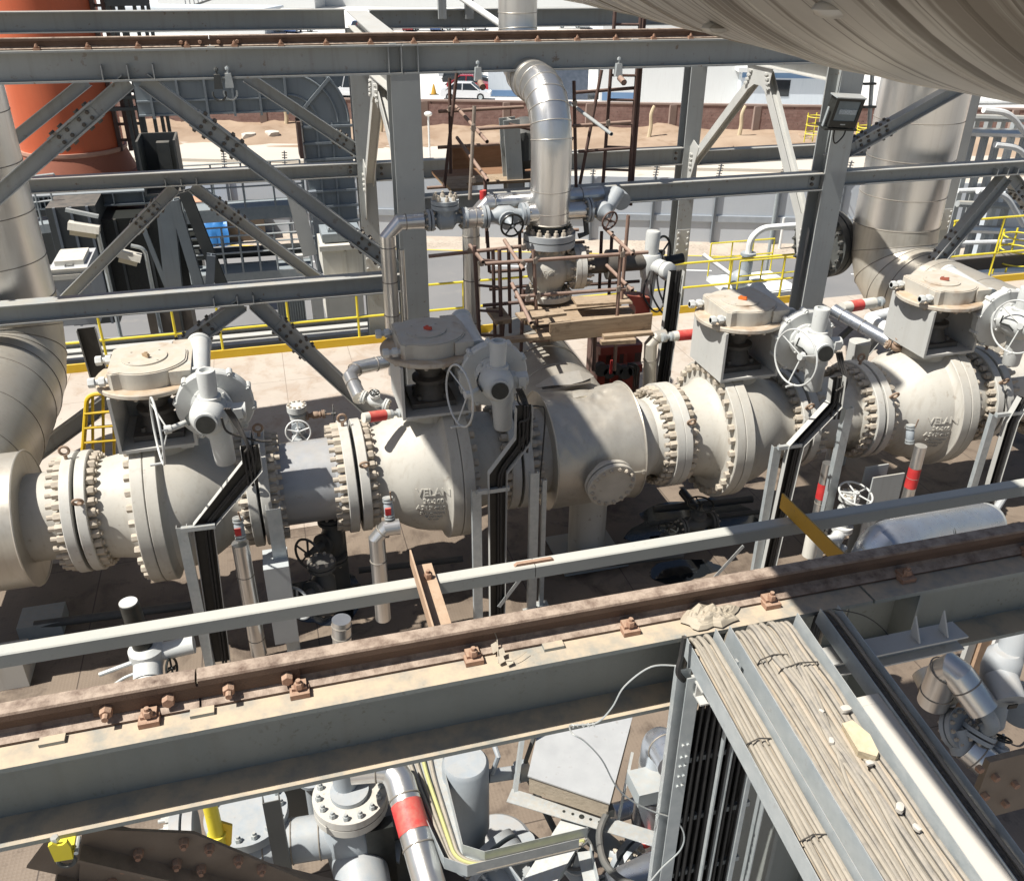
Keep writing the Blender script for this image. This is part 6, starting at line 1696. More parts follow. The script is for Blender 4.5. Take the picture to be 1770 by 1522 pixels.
# --- scaffold
def stube(p0, p1, label, mat=RUSTPIPE, r=.024, group='scaffold tubes by the silver riser'):
    t = thing('scaffold_tube', label, 'scaffold tube', (Vector(p0) + Vector(p1)) / 2, group)
    m = MB(); d = (Vector(p1) - Vector(p0)).normalized(); m.tube([p0, p1], r, 12, False)
    for p, sg in ((Vector(p0), 1), (Vector(p1), -1)):
        m.tube([p, p + d * sg * .25], r * .82, 12, False)
        m.lathe([(0, r), (0, r * .82)], p, d, 12)
    m.build('tube', mat, t)
    return t
def coupler(px, py, Y, i=0):
    p = PY(px, py, Y)
    m = MB(); m.ring(p, (1, 0, 0), .032, .009, 16, 6); m.ring(p + V(0, .0, .0), (0, 0, 1), .032, .009, 16, 6); m.box(p + V(-.035, -.05, -.02), p + V(.02, -.03, .045)); m.hexnut(p + V(0, -.04, .04), (0, 0, 1), .026, .02)
    tag(m.build('scaffold_coupler', COUPLER), 'clamp coupler joining two scaffold tubes at a crossing', 'coupler', 'scaffold couplers')
YA, YB, YU = 10.05, 11.6, 12.6
def dirY(px0, py0, Y0, px1, py1):
    a = PY(px0, py0, Y0); return a, PX(px1, py1, a.x)
T = [(PY(838, 456, YA), PY(1120, 436, YA), 'front guard rail tube crossing before the control valve, upper'),
     (PY(890, 513, YA), PY(1095, 498, YA), 'front guard rail tube crossing before the control valve, lower'),
     (PY(741, 443, 10.6), PY(900, 426, 10.6), 'level tube reaching left past the centre column'),
     (PY(758, 193, YU), PY(905, 185, YU), 'upper level tube left of the silver bend, highest'),
     (PY(825, 223, 11.6), PY(935, 216, 11.6), 'upper level tube ending at the silver bend, middle'),
     (PY(757, 255, YU), PY(862, 249, YU), 'upper level tube left of the silver bend, lowest'),
     (PY(990, 218, 11.6), PY(1090, 211, 11.6), 'upper level tube crossing the brown ladder'),
     (PY(900, 400, YB), PY(1000, 397, YB), 'level tube behind the riser flange'),
     (PY(905, 428, 11.4), PY(1010, 418, 11.4), 'rear guard tube behind the control valve'),
     (PY(920, 470, YA), PY(920, 440, YA), None)]
for a, c, lb in T:
    if lb: stube(a, c, lb)
TY = [((842, 245), 11.0, (788, 184), 'tube end poking towards the camera left of the riser, upper'), ((843, 312), 11.0, (790, 238), 'tube end poking towards the camera left of the riser, lower'), ((1057, 232), 10.9, (985, 178), 'taped tube slanting past the right of the silver bend'),
      ((835, 453), 9.95, (812, 424), 'tube end poking out at the upper left corner of the guard rail'), ((905, 466), 9.9, (872, 415), 'tube end under the upper guard rail left of the control valve'), ((918, 558), 9.4, (885, 490), 'grey topped tube lying out over the timber edge'), ((1094, 440), 9.95, (1045, 394), 'tube running back from the right end of the upper guard rail'), ((1093, 502), 9.9, (1040, 450), 'tube running back from the right end of the lower guard rail')]
for (px, py), Y0, (qx, qy), lb in TY:
    a, c = dirY(px, py, Y0, qx, qy); stube(a, c, lb, GALV if 'taped' in lb else RUSTPIPE)
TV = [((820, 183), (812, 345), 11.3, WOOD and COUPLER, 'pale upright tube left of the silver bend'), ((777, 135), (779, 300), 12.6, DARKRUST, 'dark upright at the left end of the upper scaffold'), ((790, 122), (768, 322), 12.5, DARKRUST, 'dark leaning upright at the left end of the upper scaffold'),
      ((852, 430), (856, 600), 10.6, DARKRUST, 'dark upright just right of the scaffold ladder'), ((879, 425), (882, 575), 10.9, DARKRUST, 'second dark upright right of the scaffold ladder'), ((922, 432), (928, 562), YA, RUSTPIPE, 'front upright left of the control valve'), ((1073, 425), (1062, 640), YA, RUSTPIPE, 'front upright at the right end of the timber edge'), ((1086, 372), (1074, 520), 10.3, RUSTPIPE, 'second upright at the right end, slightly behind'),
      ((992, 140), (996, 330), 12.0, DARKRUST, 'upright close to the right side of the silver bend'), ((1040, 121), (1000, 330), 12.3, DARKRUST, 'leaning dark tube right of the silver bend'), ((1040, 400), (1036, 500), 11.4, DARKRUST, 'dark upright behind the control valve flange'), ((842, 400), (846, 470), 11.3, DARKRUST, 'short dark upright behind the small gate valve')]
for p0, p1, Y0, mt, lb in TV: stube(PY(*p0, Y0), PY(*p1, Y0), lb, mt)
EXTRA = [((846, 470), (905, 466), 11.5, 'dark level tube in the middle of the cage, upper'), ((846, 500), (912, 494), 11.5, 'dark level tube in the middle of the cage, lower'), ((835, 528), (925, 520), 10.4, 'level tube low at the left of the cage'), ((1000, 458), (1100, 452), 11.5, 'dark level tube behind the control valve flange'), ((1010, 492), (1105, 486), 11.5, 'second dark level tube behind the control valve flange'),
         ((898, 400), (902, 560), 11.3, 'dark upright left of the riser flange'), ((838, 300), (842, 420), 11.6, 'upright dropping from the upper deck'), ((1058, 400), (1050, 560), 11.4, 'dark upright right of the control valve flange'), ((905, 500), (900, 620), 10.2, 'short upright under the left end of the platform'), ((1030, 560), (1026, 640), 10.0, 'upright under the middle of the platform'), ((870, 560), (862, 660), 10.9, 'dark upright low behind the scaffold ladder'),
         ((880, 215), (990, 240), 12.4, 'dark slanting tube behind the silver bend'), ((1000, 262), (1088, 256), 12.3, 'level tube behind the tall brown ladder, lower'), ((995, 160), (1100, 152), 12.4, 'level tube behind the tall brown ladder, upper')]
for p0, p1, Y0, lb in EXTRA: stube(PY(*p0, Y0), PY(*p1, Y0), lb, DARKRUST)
for q in ((925, 451, YA), (1075, 440, YA), (1092, 437, YA), (882, 431, 10.6), (905, 428, 10.6), (930, 512, YA), (1068, 500, YA), (1085, 499, YA), (812, 433, 10.6), (903, 456, YA), (818, 222, 11.3), (818, 312, 11.3), (1050, 214, 11.6), (993, 180, 12.0), (778, 190, 12.6), (832, 455, YA), (912, 515, YA)): coupler(*q)
def ladder(label, l0, l1, r0, r1, Y, n, mat=DARKRUST):
    a0, a1, b0, b1 = PY(*l0, Y), PY(*l1, Y), PY(*r0, Y), PY(*r1, Y)
    t = thing('scaffold_ladder', label, 'ladder', (a1 + b1) / 2, 'scaffold ladders')
    for p, q in ((a0, a1), (b0, b1)):
        m = MB(); m.tube([p, q], .026, 10); m.build('stile', mat, t)
    for i in range(n):
        f = (i + .5) / n; m = MB(); m.tube([a0.lerp(a1, f), b0.lerp(b1, f)], .018, 8); m.build('rung', mat, t)
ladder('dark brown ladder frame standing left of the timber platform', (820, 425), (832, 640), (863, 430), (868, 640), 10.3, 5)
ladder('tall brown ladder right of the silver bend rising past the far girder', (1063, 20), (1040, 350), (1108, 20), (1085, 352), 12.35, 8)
m = MB(); m.tube([PY(1114, 30, 12.4), PY(1090, 355, 12.4)], .028, 10); tag(m.build('scaffold_tube', DARKRUST), 'dark upright tied to the right stile of the tall brown ladder', 'scaffold tube', 'scaffold tubes by the silver riser')
# timber platform
pf = PY(1035, 575, 9.85); zpl = 2.36
def plank(p, s, label, mat=WOOD, rot=0.0, group='scaffold planks', name='scaffold_plank'):
    m = MB(); x, y, z = s; m.box((-x / 2, -y / 2, -z / 2), (x / 2, y / 2, z / 2)); m.xform(Matrix.Translation(p) @ Matrix.Rotation(rot, 4, 'Z')); m.jitter(.004, int(p[0] * 91) % 50)
    return tag(m.build(name, mat, smooth=20), label, 'plank', group)
a = PY(950, 560, 9.80); c = PY(1128, 533, 9.80)
zt_b = a.z
plank(((a.x + c.x) / 2, 9.80, zt_b - .11), (c.x - a.x, .045, .24), 'dark edge board standing upright along the front of the timber platform')
for i in range(5):
    plank(((a.x + c.x) / 2 - .15 + .03 * i, 9.96 + .235 * i, zt_b - .17 + .02 * (i % 2)), (c.x - a.x - .1 + .12 * (i % 3), .225, .045), ('front', 'second', 'third', 'fourth', 'rearmost')[i] + ' floor plank of the timber platform under the control valve')
plank(PY(1040, 519, 10.35), (.75, .30, .03), 'loose board lying across the right side of the timber platform', rot=-.1)
plank(PY(935, 543, 9.9), (.60, .22, .03), 'pale short board lying beside the lower flange of the control valve', rot=.05)
plank(PY(1085, 578, 9.72), (.66, .10, .04), 'short pale batten under the right end of the edge board', rot=-.05)
plank(PY(1068, 590, 9.65), (.45, .09, .05), 'stub of timber jutting below the edge board', rot=-.1)
plank(PY(900, 585, 9.75), (.75, .12, .045), 'ledger board under the left end of the edge board')
plank(PY(862, 545, 10.4), (.22, .5, .05), 'short plank lying beside the scaffold ladder')
stube(PY(915, 590, 9.85), PY(1110, 570, 9.85), 'ledger tube carrying the timber platform')
a, c = PY(785, 326, 12.75), PY(945, 322, 12.75)
for i in range(4): plank(((a.x + c.x) / 2, 12.85 + .24 * i, a.z + .05), (c.x - a.x + .3, .23, .045), 'brown floor board of the upper scaffold deck, ' + ('nearest', 'second', 'third', 'farthest')[i], BROWNBOARD if i > 1 else WOOD)
m = MB(); q0, q1 = PY(800, 318, 13.2), PY(940, 318, 13.9); m.box((q0.x, 13.9, q0.z), (q1.x + .2, 13.94, q0.z + .42)); tag(m.build('brown_panel', BROWNBOARD), 'brown back board of the upper scaffold deck', 'board')
plank(PY(790, 322, 12.55), (.28, .5, .05), 'pale plank end sticking out at the left of the upper scaffold deck')
stube(PY(738, 325, 12.7), PY(800, 321, 12.7), 'tube end sticking out beside the centre column')
m = MB(); p = PY(888, 330, 12.9); q = PY(880, 205, 12.9); m.ibeam(p, q, .26, .24, .015, .02, (0, 1, 0)); tag(m.build('pipe_support', STEEL), 'grey support post left of the silver bend behind the scaffold', 'support post')
t = thing('pump_motor', 'dark round motor housing glimpsed left of the silver riser', 'motor', PY(905, 245, 13.2))
m = MB(); p = PY(908, 245, 13.2); m.lathe([(0, .1), (.0, .36), (.12, .38), (.3, .34), (.42, .2)], p, (-.3, -1, 0), 28); m.build('housing', DARKSTEEL, t)
m = MB(); m.cyl(p + V(-.1, .0, -.3), p + V(-.1, 0, -1.0), .10, 12); m.build('stand', DARKSTEEL, t)
# dim red machinery under the platform
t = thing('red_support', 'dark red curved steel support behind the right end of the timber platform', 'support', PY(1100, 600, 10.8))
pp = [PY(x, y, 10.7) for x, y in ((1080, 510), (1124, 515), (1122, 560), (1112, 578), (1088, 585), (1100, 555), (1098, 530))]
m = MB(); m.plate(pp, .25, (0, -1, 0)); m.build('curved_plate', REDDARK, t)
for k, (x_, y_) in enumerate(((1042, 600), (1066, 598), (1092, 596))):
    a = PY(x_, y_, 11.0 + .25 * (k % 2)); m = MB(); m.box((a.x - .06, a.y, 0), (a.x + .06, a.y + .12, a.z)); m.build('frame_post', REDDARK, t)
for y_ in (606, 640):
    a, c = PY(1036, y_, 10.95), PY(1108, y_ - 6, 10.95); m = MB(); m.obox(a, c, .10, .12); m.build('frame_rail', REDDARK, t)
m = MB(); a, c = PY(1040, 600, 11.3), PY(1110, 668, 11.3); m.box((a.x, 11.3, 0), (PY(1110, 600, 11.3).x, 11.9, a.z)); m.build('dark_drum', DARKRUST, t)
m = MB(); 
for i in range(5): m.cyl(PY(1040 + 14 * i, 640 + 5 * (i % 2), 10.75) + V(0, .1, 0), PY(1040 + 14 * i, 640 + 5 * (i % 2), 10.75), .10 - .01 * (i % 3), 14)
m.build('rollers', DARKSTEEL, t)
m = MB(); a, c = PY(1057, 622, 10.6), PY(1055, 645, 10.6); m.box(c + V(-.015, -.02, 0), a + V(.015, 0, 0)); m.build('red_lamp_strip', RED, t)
for i, (p0, p1, p2) in enumerate((((1085, 628), (1100, 630), (1102, 665)), ((1085, 633), (1097, 636), (1098, 668)))):
    m = MB(); m.tube(arc_path([PY(*p0, 10.5), PY(*p1, 10.5), PY(*p2, 10.5)], .05), .012, 6); tag(m.build('tubing', BLACKCAP), 'thin black tubing bent down beside the red support, ' + ('outer', 'inner')[i], 'tube')

# --- perforated black cable trays on galvanised posts along the pipeline
def perf_tray(label, pts, Y, w=.17, d=.075, group='black perforated cable trays by the valves', flip=1, cab=True):
    P = [PY(x, y, Y) for x, y in pts]
    t = thing('perforated_tray', label, 'cable tray', V(P[-1].x, Y, 0), group)
    # back plate, a strip in the XZ plane
    def off(sgn, k):
        out = []
        for i, p in enumerate(P):
            d0 = (P[min(i + 1, len(P) - 1)] - P[max(i - 1, 0)]); d0.y = 0; d0.normalize()
            n = V(-d0.z, 0, d0.x); sc = 1.0
            if 0 < i < len(P) - 1:
                a = (P[i] - P[i - 1]).normalized(); sc = 1 / max(.6, abs(a.dot(d0)))
            out.append(p + n * sgn * k * sc)
        return out
    A, Bq = off(1, w / 2), off(-1, w / 2)
    b = MB()
    for i in range(len(P) - 1):
        b.plate([A[i] + V(0, d, 0), A[i + 1] + V(0, d, 0), Bq[i + 1] + V(0, d, 0), Bq[i] + V(0, d, 0)], .004, (0, 1, 0))
    b.build('tray_floor', BLACKTRAY, t, 20)
    for S, mt in ((A, STEEL_PALE), (Bq, STEEL_PALE)):
        b = MB()
        for i in range(len(P) - 1):
            v = [S[i], S[i + 1], S[i + 1] + V(0, d, 0), S[i] + V(0, d, 0)]
            b.plate(v, .004)
        b.build('side_wall', mt, t, 20)
    # punched holes show as pale slots
    h = MB()
    for i in range(len(P) - 1):
        L = (P[i + 1] - P[i]).length; dd = (P[i + 1] - P[i]).normalized(); n = V(-dd.z, 0, dd.x)
        for k in range(int(L / .075)):
            for o_ in ((-.3, .3) if k % 2 else (-.38, .22)):
                c = P[i] + dd * (.04 + .075 * k) + n * w * o_ + V(0, d - .003, 0)
                h.plate([c - dd * .013 - n * .006, c + dd * .013 - n * .006, c + dd * .013 + n * .006, c - dd * .013 + n * .006], .001, (0, -1, 0))
    h.build('slot_pattern', GALVD, t, 0)
    if cab:
        for k in range(2):
            m = MB(); q = [P[i] + V(.01 + .03 * k, d * .6, 0) for i in range(len(P))]
            m.tube(arc_path(q, .12), .013, 7); m.build('cable_run', RUBBER, t)
    return t
def gpost(label, top, bot, Y, w=.10, d=.06, mat=GALV, group='galvanised posts along the pipeline', z0=0.0):
    a = PY(*top, Y); x1 = PY(*bot, Y).x
    t = thing('strut_post', label, 'post', (a.x, Y, 0), group)
    m = MB(); m.channel(V(a.x, Y, z0), V(a.x, Y, a.z), w, d, .006, (1, 0, 0)); m.build('profile', mat, t)
    m = MB(); m.box((a.x - .09, Y - .07, z0), (a.x + .09, Y + .09, z0 + .012)); m.build('foot_plate', GALVD, t)
    return t
def cross(p0, p1, Y, label, w=.045, mat=GALV, group='strut cross arms'):
    a, c = PY(*p0, Y), PY(*p1, Y); m = MB(); m.obox(a, c, w, w); return tag(m.build('strut_bar', mat), label, 'arm', group)
perf_tray('black perforated tray stepping down before the farthest left valve', [(432, 775), (437, 808), (352, 912), (384, 1150)], 7.60)
perf_tray('black perforated tray stepping down in the middle beside the second valve', [(908, 705), (906, 762), (862, 820), (861, 1078)], 7.60)
perf_tray('black perforated tray stepping down in front of the sunlit valve', [(1452, 655), (1446, 700), (1378, 772), (1318, 1040)], 7.60)
perf_tray('black perforated tray at the right edge below the last valve', [(1775, 690), (1752, 730), (1722, 830), (1690, 960)], 7.60)
gpost('galvanised post left of the left black tray', (313, 912), (345, 1080), 7.62)
gpost('tall galvanised post with a box section head right of the left black tray', (472, 880), (490, 1090), 7.70, .14, .10)
gpost('galvanised post left of the middle black tray', (824, 848), (822, 1060), 7.66)
gpost('galvanised post right of the middle black tray', (925, 818), (918, 1050), 7.72)
gpost('slim post just right of the middle tray', (942, 830), (935, 1040), 7.80, .05, .04)
gpost('galvanised post left of the right black tray', (1345, 772), (1305, 980), 7.66)
gpost('pale blue tinted post right of the right black tray', (1470, 706), (1405, 980), 7.72, .11, .08)
gpost('galvanised post before the tray at the right edge', (1722, 716), (1665, 940), 7.66)
cross((313, 915), (372, 908), 7.60, 'arm joining the left post to the left black tray'); cross((824, 851), (880, 843), 7.64, 'arm joining the middle post to the middle black tray'); cross((1345, 774), (1385, 768), 7.64, 'arm joining the post to the right black tray'); cross((1722, 718), (1768, 712), 7.64, 'arm joining the post to the tray at the right edge')
def strut(p0, p1, Y, label):
    a, c = PY(*p0, Y), PY(*p1, Y); m = MB(); m.angle(a, c, .045, .045, .006); return tag(m.build('knee_strut', GALV), label, 'strut', 'slanting knee struts')
strut((915, 985), (865, 1050), 7.6, 'short slanting strut between the middle tray and its right post'); strut((1287, 945), (1232, 1005), 7.5, 'slanting pale strut over the wet patch')
# hanging cables from actuators to trays
def leads(ax, ay, ex, ey, label, n=3):
    for i in range(n):
        a = PY(ax + 4 * i, ay, 7.75); e = PY(ex - 8 + 7 * i, ey, 7.64)
        mid = (a + e) / 2 + V(.10 - .03 * i, -.05, -.08 + .03 * i)
        m = MB(); m.tube(spline([a, a + V(.05, 0, -.12), mid, e + V(0, 0, .10), e, e - V(0, 0, .25)], 6), .013, 8); tag(m.build('cable', RUBBER), label, 'cable', label)
leads(388, 706, 432, 800, 'black cable from the farthest left actuator to its tray'); leads(893, 672, 906, 745, 'black cable from the second actuator to its tray'); leads(1446, 608, 1450, 690, 'black cable from the sunlit valve actuator to its tray')
m = MB(); m.tube(spline([PY(x, y, 7.75) for x, y in ((383, 722), (392, 745), (420, 755), (450, 762), (470, 762))], 6), .011, 7); tag(m.build('cable', RUBBER), 'black lead crossing to the flange bolts of the farthest left valve', 'cable')
m = MB(); m.tube(spline([PY(x, y, 7.75) for x, y in ((893, 680), (900, 700), (930, 702), (942, 712), (938, 780), (932, 840))], 6), .009, 7); tag(m.build('cable', RUBBER), 'thin lead looping beside the middle black tray', 'cable')

# --- silver drain standpipes with red bands
def standpipe(label, top, bot, Y, r=.075, bands=(), mat=ALU, capz=True):
    a = PY(*top, Y); t = thing('drain_pipe', label, 'pipe', (a.x, Y, 0), 'insulated drain standpipes')
    m = MB(); m.cyl(V(a.x, Y, .12), a, r, 24); m.build('cladding', mat, t)
    seam_rings(t, [V(a.x, Y, .12), a], r, SEAM, .004, .42)
    for z0, z1 in bands:
        za, zb3 = PY(top[0], z0, Y).z, PY(top[0], z1, Y).z; m = MB(); m.cyl(V(a.x, Y, za), V(a.x, Y, zb3), r + .003, 24, caps=False); m.build('red_band', RED, t)
    return t
standpipe('silver standpipe below the farthest left valve, right of its black tray', (415, 938), (445, 1110), 7.72, .085)
standpipe('silver standpipe with a red band before the last valve', (1592, 770), (1575, 860), 7.6, .07, [(806, 838)])
standpipe('silver standpipe with a red band behind the pale post', (1432, 800), (1400, 900), 7.95, .07, [(833, 858)])
a = PY(650, 915, 7.66); xe = PY(690, 905, 7.66).x
clad_pipe('silver pipe with a square bend below the lettered valve', [V(xe, 7.66, a.z), V(a.x, 7.66, a.z), V(a.x, 7.66, .35)], .085, ALU, .1, 24, .38, steps=1)
clad_pipe('short silver capped pipe peeping over the near rail', [PY(590, 1070, 6.3), PY(592, 1135, 6.3)], .085, ALU, n=24, every=.12)
def instrument(label, px, py, Y, s=1.0, red=True):
    p = PY(px, py, Y); t = thing('drain_valve', label, 'valve', p, 'small drain valves')
    m = MB(); m.lathe([(-.10, .03), (-.05, .05), (.05, .05), (.10, .03)], p, (0, .25, 1), 14); m.build('body', BLUEGREY, t)
    for z in (-.10, -.07, .08, .11): m = MB(); m.lathe([(0, 0), (0, .055), (.018, .055), (.018, 0)], p + V(0, .25 * z, z), (0, .25, 1), 18); m.build('flange', GALV, t)
    if red: m = MB(); m.box(p + V(-.045, -.065, -.03), p + V(.015, -.045, .05)); m.build('tag_plate', RED, t)
    m = MB(); m.tube([p + V(.03, -.02, .12), p + V(.02, -.05, .24)], .008, 6); m.build('lever', RUSTEYE, t)
instrument('small drain valve with a red tag on the silver standpipe of the farthest left valve', 414, 915, 7.75)
instrument('small drain valve with a red tag left of the large cast letters', 672, 880, 7.72)
instrument('small blue drain valve before the belly of the last valve', 1573, 752, 7.85, red=False)
# --- gate valves and clutter under and behind the line
gate_valve('upright gate valve with a pale handwheel behind the left spool', PY(517, 735, 10.4), (0, 0, 1), (-.1, -1, .1), 1.1, BLUEGREY, WHITE, wr=.14, stem_l=.2)
t = thing('bolted_cap', 'round bolted cap on top of the upright gate valve behind the left spool', 'cap', PY(513, 706, 10.4))
p = PY(513, 706, 10.4); m = MB(); m.lathe([(-.14, .10), (-.03, .10), (-.03, .125), (.05, .125), (.05, 0)], p, (0, 0, 1), 24); m.build('cap_body', ACT, t); bolts(t, NUT, circle_pts(p + V(0, 0, .05), (0, 0, 1), .10, 10), (0, 0, 1), .03, .02)
gate_valve('sideways needle valve right of the upright gate valve', PY(545, 717, 10.4), (1, 0, 0), (1, -.1, 0), .55, RUSTEYE, DARKSTEEL, wr=.22, stem_l=.42)
for i, (px, py, Y, lb) in enumerate(((575, 930, 8.6, 'black gate valve hanging under the left spool'), (560, 1010, 7.9, 'black gate valve with a handwheel above the guard tube, left'))):
    gate_valve(lb, PY(px, py, Y), (0, 0, 1), (-.7, -.7, .1), 1.5, DARKSTEEL, DARKSTEEL if i == 0 else GALV, wr=.12, stem_l=.28)
m = MB(); a = PY(575, 900, 8.69); m.cyl(V(a.x, 8.69, .0), V(a.x, 8.69, 1.2), .13, 20); tag(m.build('drain_pipe', DARKSTEEL), 'dark vertical drain leg under the left spool', 'pipe')
gate_valve('white gate valve with a pale handwheel right of the pale post', PY(1462, 885, 7.6), (0, 0, 1), (.05, -.25, 1), 1.25, ACT, ACT, wr=.16, stem_l=.26)
gate_valve('dark gate valve in the shade beside the red banded standpipe', PY(1408, 905, 7.9), (1, 0, 0), (0, -1, .3), .9, DARKSTEEL, DARKSTEEL)
# silver pipes left of the second valve
clad_pipe('silver pipe with a cone end pointing at the second valve from the left', [PY(668, 625, 9.9), PY(600, 640, 9.7), PY(622, 688, 9.2)], .085, ALU, .12, 24, .30, steps=1)
gate_valve('small flanged valve at the cone end of the silver pipe', PY(648, 693, 9.0), V(1, -.55, -.3), (0, -.2, 1), .75, ACT, BLACKCAP, wr=.07, stem_l=.16)
def band_pipe(label, p0, p1, Y0, Y1, r, f0, f1, mat=CABWHITE, end=GALV):
    a, c = PY(*p0, Y0), PY(*p1, Y1); t = thing('banded_pipe', label, 'pipe', (a + c) / 2, 'red banded pipe stubs')
    m = MB(); m.cyl(a, c, r, 20); m.build('cladding', mat, t); m = MB(); m.cyl(a.lerp(c, f0), a.lerp(c, f1), r + .004, 20, caps=False); m.build('red_band', RED, t)
    m = MB(); d = (c - a).normalized(); m.lathe([(0, 0), (0, r * .9), (.04, r * .9), (.05, r * .5), (.10, r * .5), (.11, r * .9), (.15, r * .9), (.15, 0)], c, d, 16); m.build('end_union', end, t)
band_pipe('red banded pipe stub leaning on the bolts left of the second valve', (628, 722), (672, 716), 8.35, 8.45, .055, .2, .85)
band_pipe('red banded pipe stub left of the sunlit valve', (1203, 577), (1163, 581), 9.6, 9.6, .065, .1, .8)
band_pipe('red banded pipe stub above the blue clad pipe right of the sunlit valve', (1455, 532), (1510, 523), 9.7, 9.8, .075, .25, .6)
clad_pipe('short grey elbow turning down beside the black perforated riser', [PY(1150, 580, 9.7), PY(1125, 584, 9.7), PY(1122, 670, 9.7)], .085, ALU_DULL, .08, 20, .3, steps=1)
clad_pipe('blue tinted clad pipe slanting down to the last valve', [PY(1440, 535, 9.75), PY(1540, 592, 9.0)], .085, BLUEPIPE, n=24, every=.3)
clad_pipe('short blue tinted pipe behind the sunlit valve handwheel', [PY(1335, 575, 9.9), PY(1372, 608, 9.5)], .085, BLUEPIPE, n=24)
clad_pipe('white pipe with an elbow left of the last valve yoke', [PY(1545, 540, 10.4), PY(1502, 551, 10.2), PY(1545, 575, 9.4)], .09, WHITE, .08, 20)
gate_valve('little brass valve where the blue clad pipe meets the last valve', PY(1548, 600, 8.85), V(1, -.55, -.35), (0, -.2, 1), .6, RUSTEYE, RUSTEYE, wr=.07, stem_l=.22)
m = MB(); m.cyl(PY(1487, 590, 9.9), V(PY(1487, 590, 9.9).x, 9.9, 0), .15, 24); tag(m.build('pipe_stand', STEEL_PALE), 'pale round support leg behind the right spool', 'support leg')
m = MB(); m.obox(PY(1478, 560, 9.7), PY(1435, 600, 9.7), .06, .06); tag(m.build('pipe_bracket', DARKSTEEL), 'dark bracket under the blue tinted clad pipe', 'bracket')
# black perforated riser right of the platform
perf_tray('black perforated cable riser behind the red banded pipe stub', [(1172, 470), (1145, 672)], 10.2, .20, .08, cab=True)
perf_tray('rusty perforated riser beside the left handrail', [(148, 570), (172, 655)], 14.6, .28, .1, 'rusty perforated riser', cab=False)
# yellow cage ladder section behind the farthest left valve
t = thing('ladder_gate', 'yellow ladder gate standing behind the farthest left valve', 'gate', PY(180, 790, 10.6))
P_ = [PY(x, y, 10.6) for x, y in ((142, 800), (150, 690), (158, 682), (212, 676), (216, 800))]
m = MB(); m.tube(arc_path(P_, .08, 4), .028, 8); m.build('frame', YELLOWD, t)
for f in (.25, .5, .75):
    a = PY(142 + 72 * f, 680, 10.6); c = PY(142 + 74 * f, 800, 10.6); m = MB(); m.tube([a, c], .018, 6); m.build('bar', YELLOWD, t)
for y_ in (715, 740, 765):
    m = MB(); m.tube([PY(146, y_, 10.58), PY(215, y_ - 6, 10.58)], .018, 6); m.build('bar', YELLOWD, t)
# floodlight on the front column
c = PY(1462, 195, YF - .30)
t = thing('floodlight', 'black floodlight with a glass front clamped to the front column', 'floodlight', c)
Fx, Fz = .215, .20
tilt = Matrix.Rotation(R(4), 3, 'Y') @ Matrix.Rotation(R(12), 3, 'X')
def FP(x, y, z): return c + tilt @ V(x, y, z)
def fbox(a, b_, name, mat, par):
    m = MB(); m.box(a, b_); m.v = [c + tilt @ p for p in m.v]; return m.build(name, mat, par)
fbox((-Fx, 0, -Fz), (Fx, .16, Fz), 'housing', BLACKCAP, t)
for a, b_ in (((-Fx - .015, -.025, Fz - .035), (Fx + .015, 0, Fz + .005)), ((-Fx - .015, -.025, -Fz - .005), (Fx + .015, 0, -Fz + .085)), ((-Fx - .015, -.025, -Fz + .085), (-Fx + .035, 0, Fz - .035)), ((Fx - .035, -.025, -Fz + .085), (Fx + .015, 0, Fz - .035))): fbox(a, b_, 'front_frame', BLACKCAP, t)
fbox((-Fx - .03, -.03, Fz + .005), (Fx + .03, .16, Fz + .02), 'top_cover', GALV, t)
fbox((-Fx + .035, -.012, -Fz + .085), (Fx - .035, -.002, Fz - .035), 'glass', GLASSGREY, t)
fbox((-.13, -.02, -.02), (.16, -.012, .05), 'reflector', weathered('reflector_metal', (.3, .38, .46), (.38, .46, .54), .25, metal=.6, bump=0), t)
fbox((-.04, -.027, -Fz + .03), (.04, -.024, -Fz + .045), 'name_plate', GALV, t)
fbox((-Fx - .06, -.03, -Fz - .05), (Fx + .06, .22, -Fz - .025), 'mounting_bar', BLACKCAP, t)
for x in (-Fx - .05, Fx + .04): fbox((x, .05, -Fz - .03), (x + .012, .09, .05), 'stirrup', GALV, t)
m = MB(); m.tube(spline([FP(-.05, .05, -Fz - .04), FP(-.03, .03, -Fz - .18), FP(.04, .03, -Fz - .26), FP(.14, .05, -Fz - .15), FP(.17, .10, -Fz - .04)], 6), .011, 7); m.build('flex_lead', RUBBER, t)
p = PY(1492, 140, YF + .2); 
t = thing('conduit_bracket', 'grey conduit with clips behind the floodlight', 'conduit', p)
m = MB(); m.tube([PY(1508, 128, YF + .2), PY(1500, 250, YF + .2)], .03, 10); m.build('conduit', GALV, t)
for y_ in (145, 185): m = MB(); q = PY(1503, y_, YF + .17); m.box(q + V(-.1, -.03, -.015), q + V(.1, .03, .015)); m.build('clip', DARKSTEEL, t)

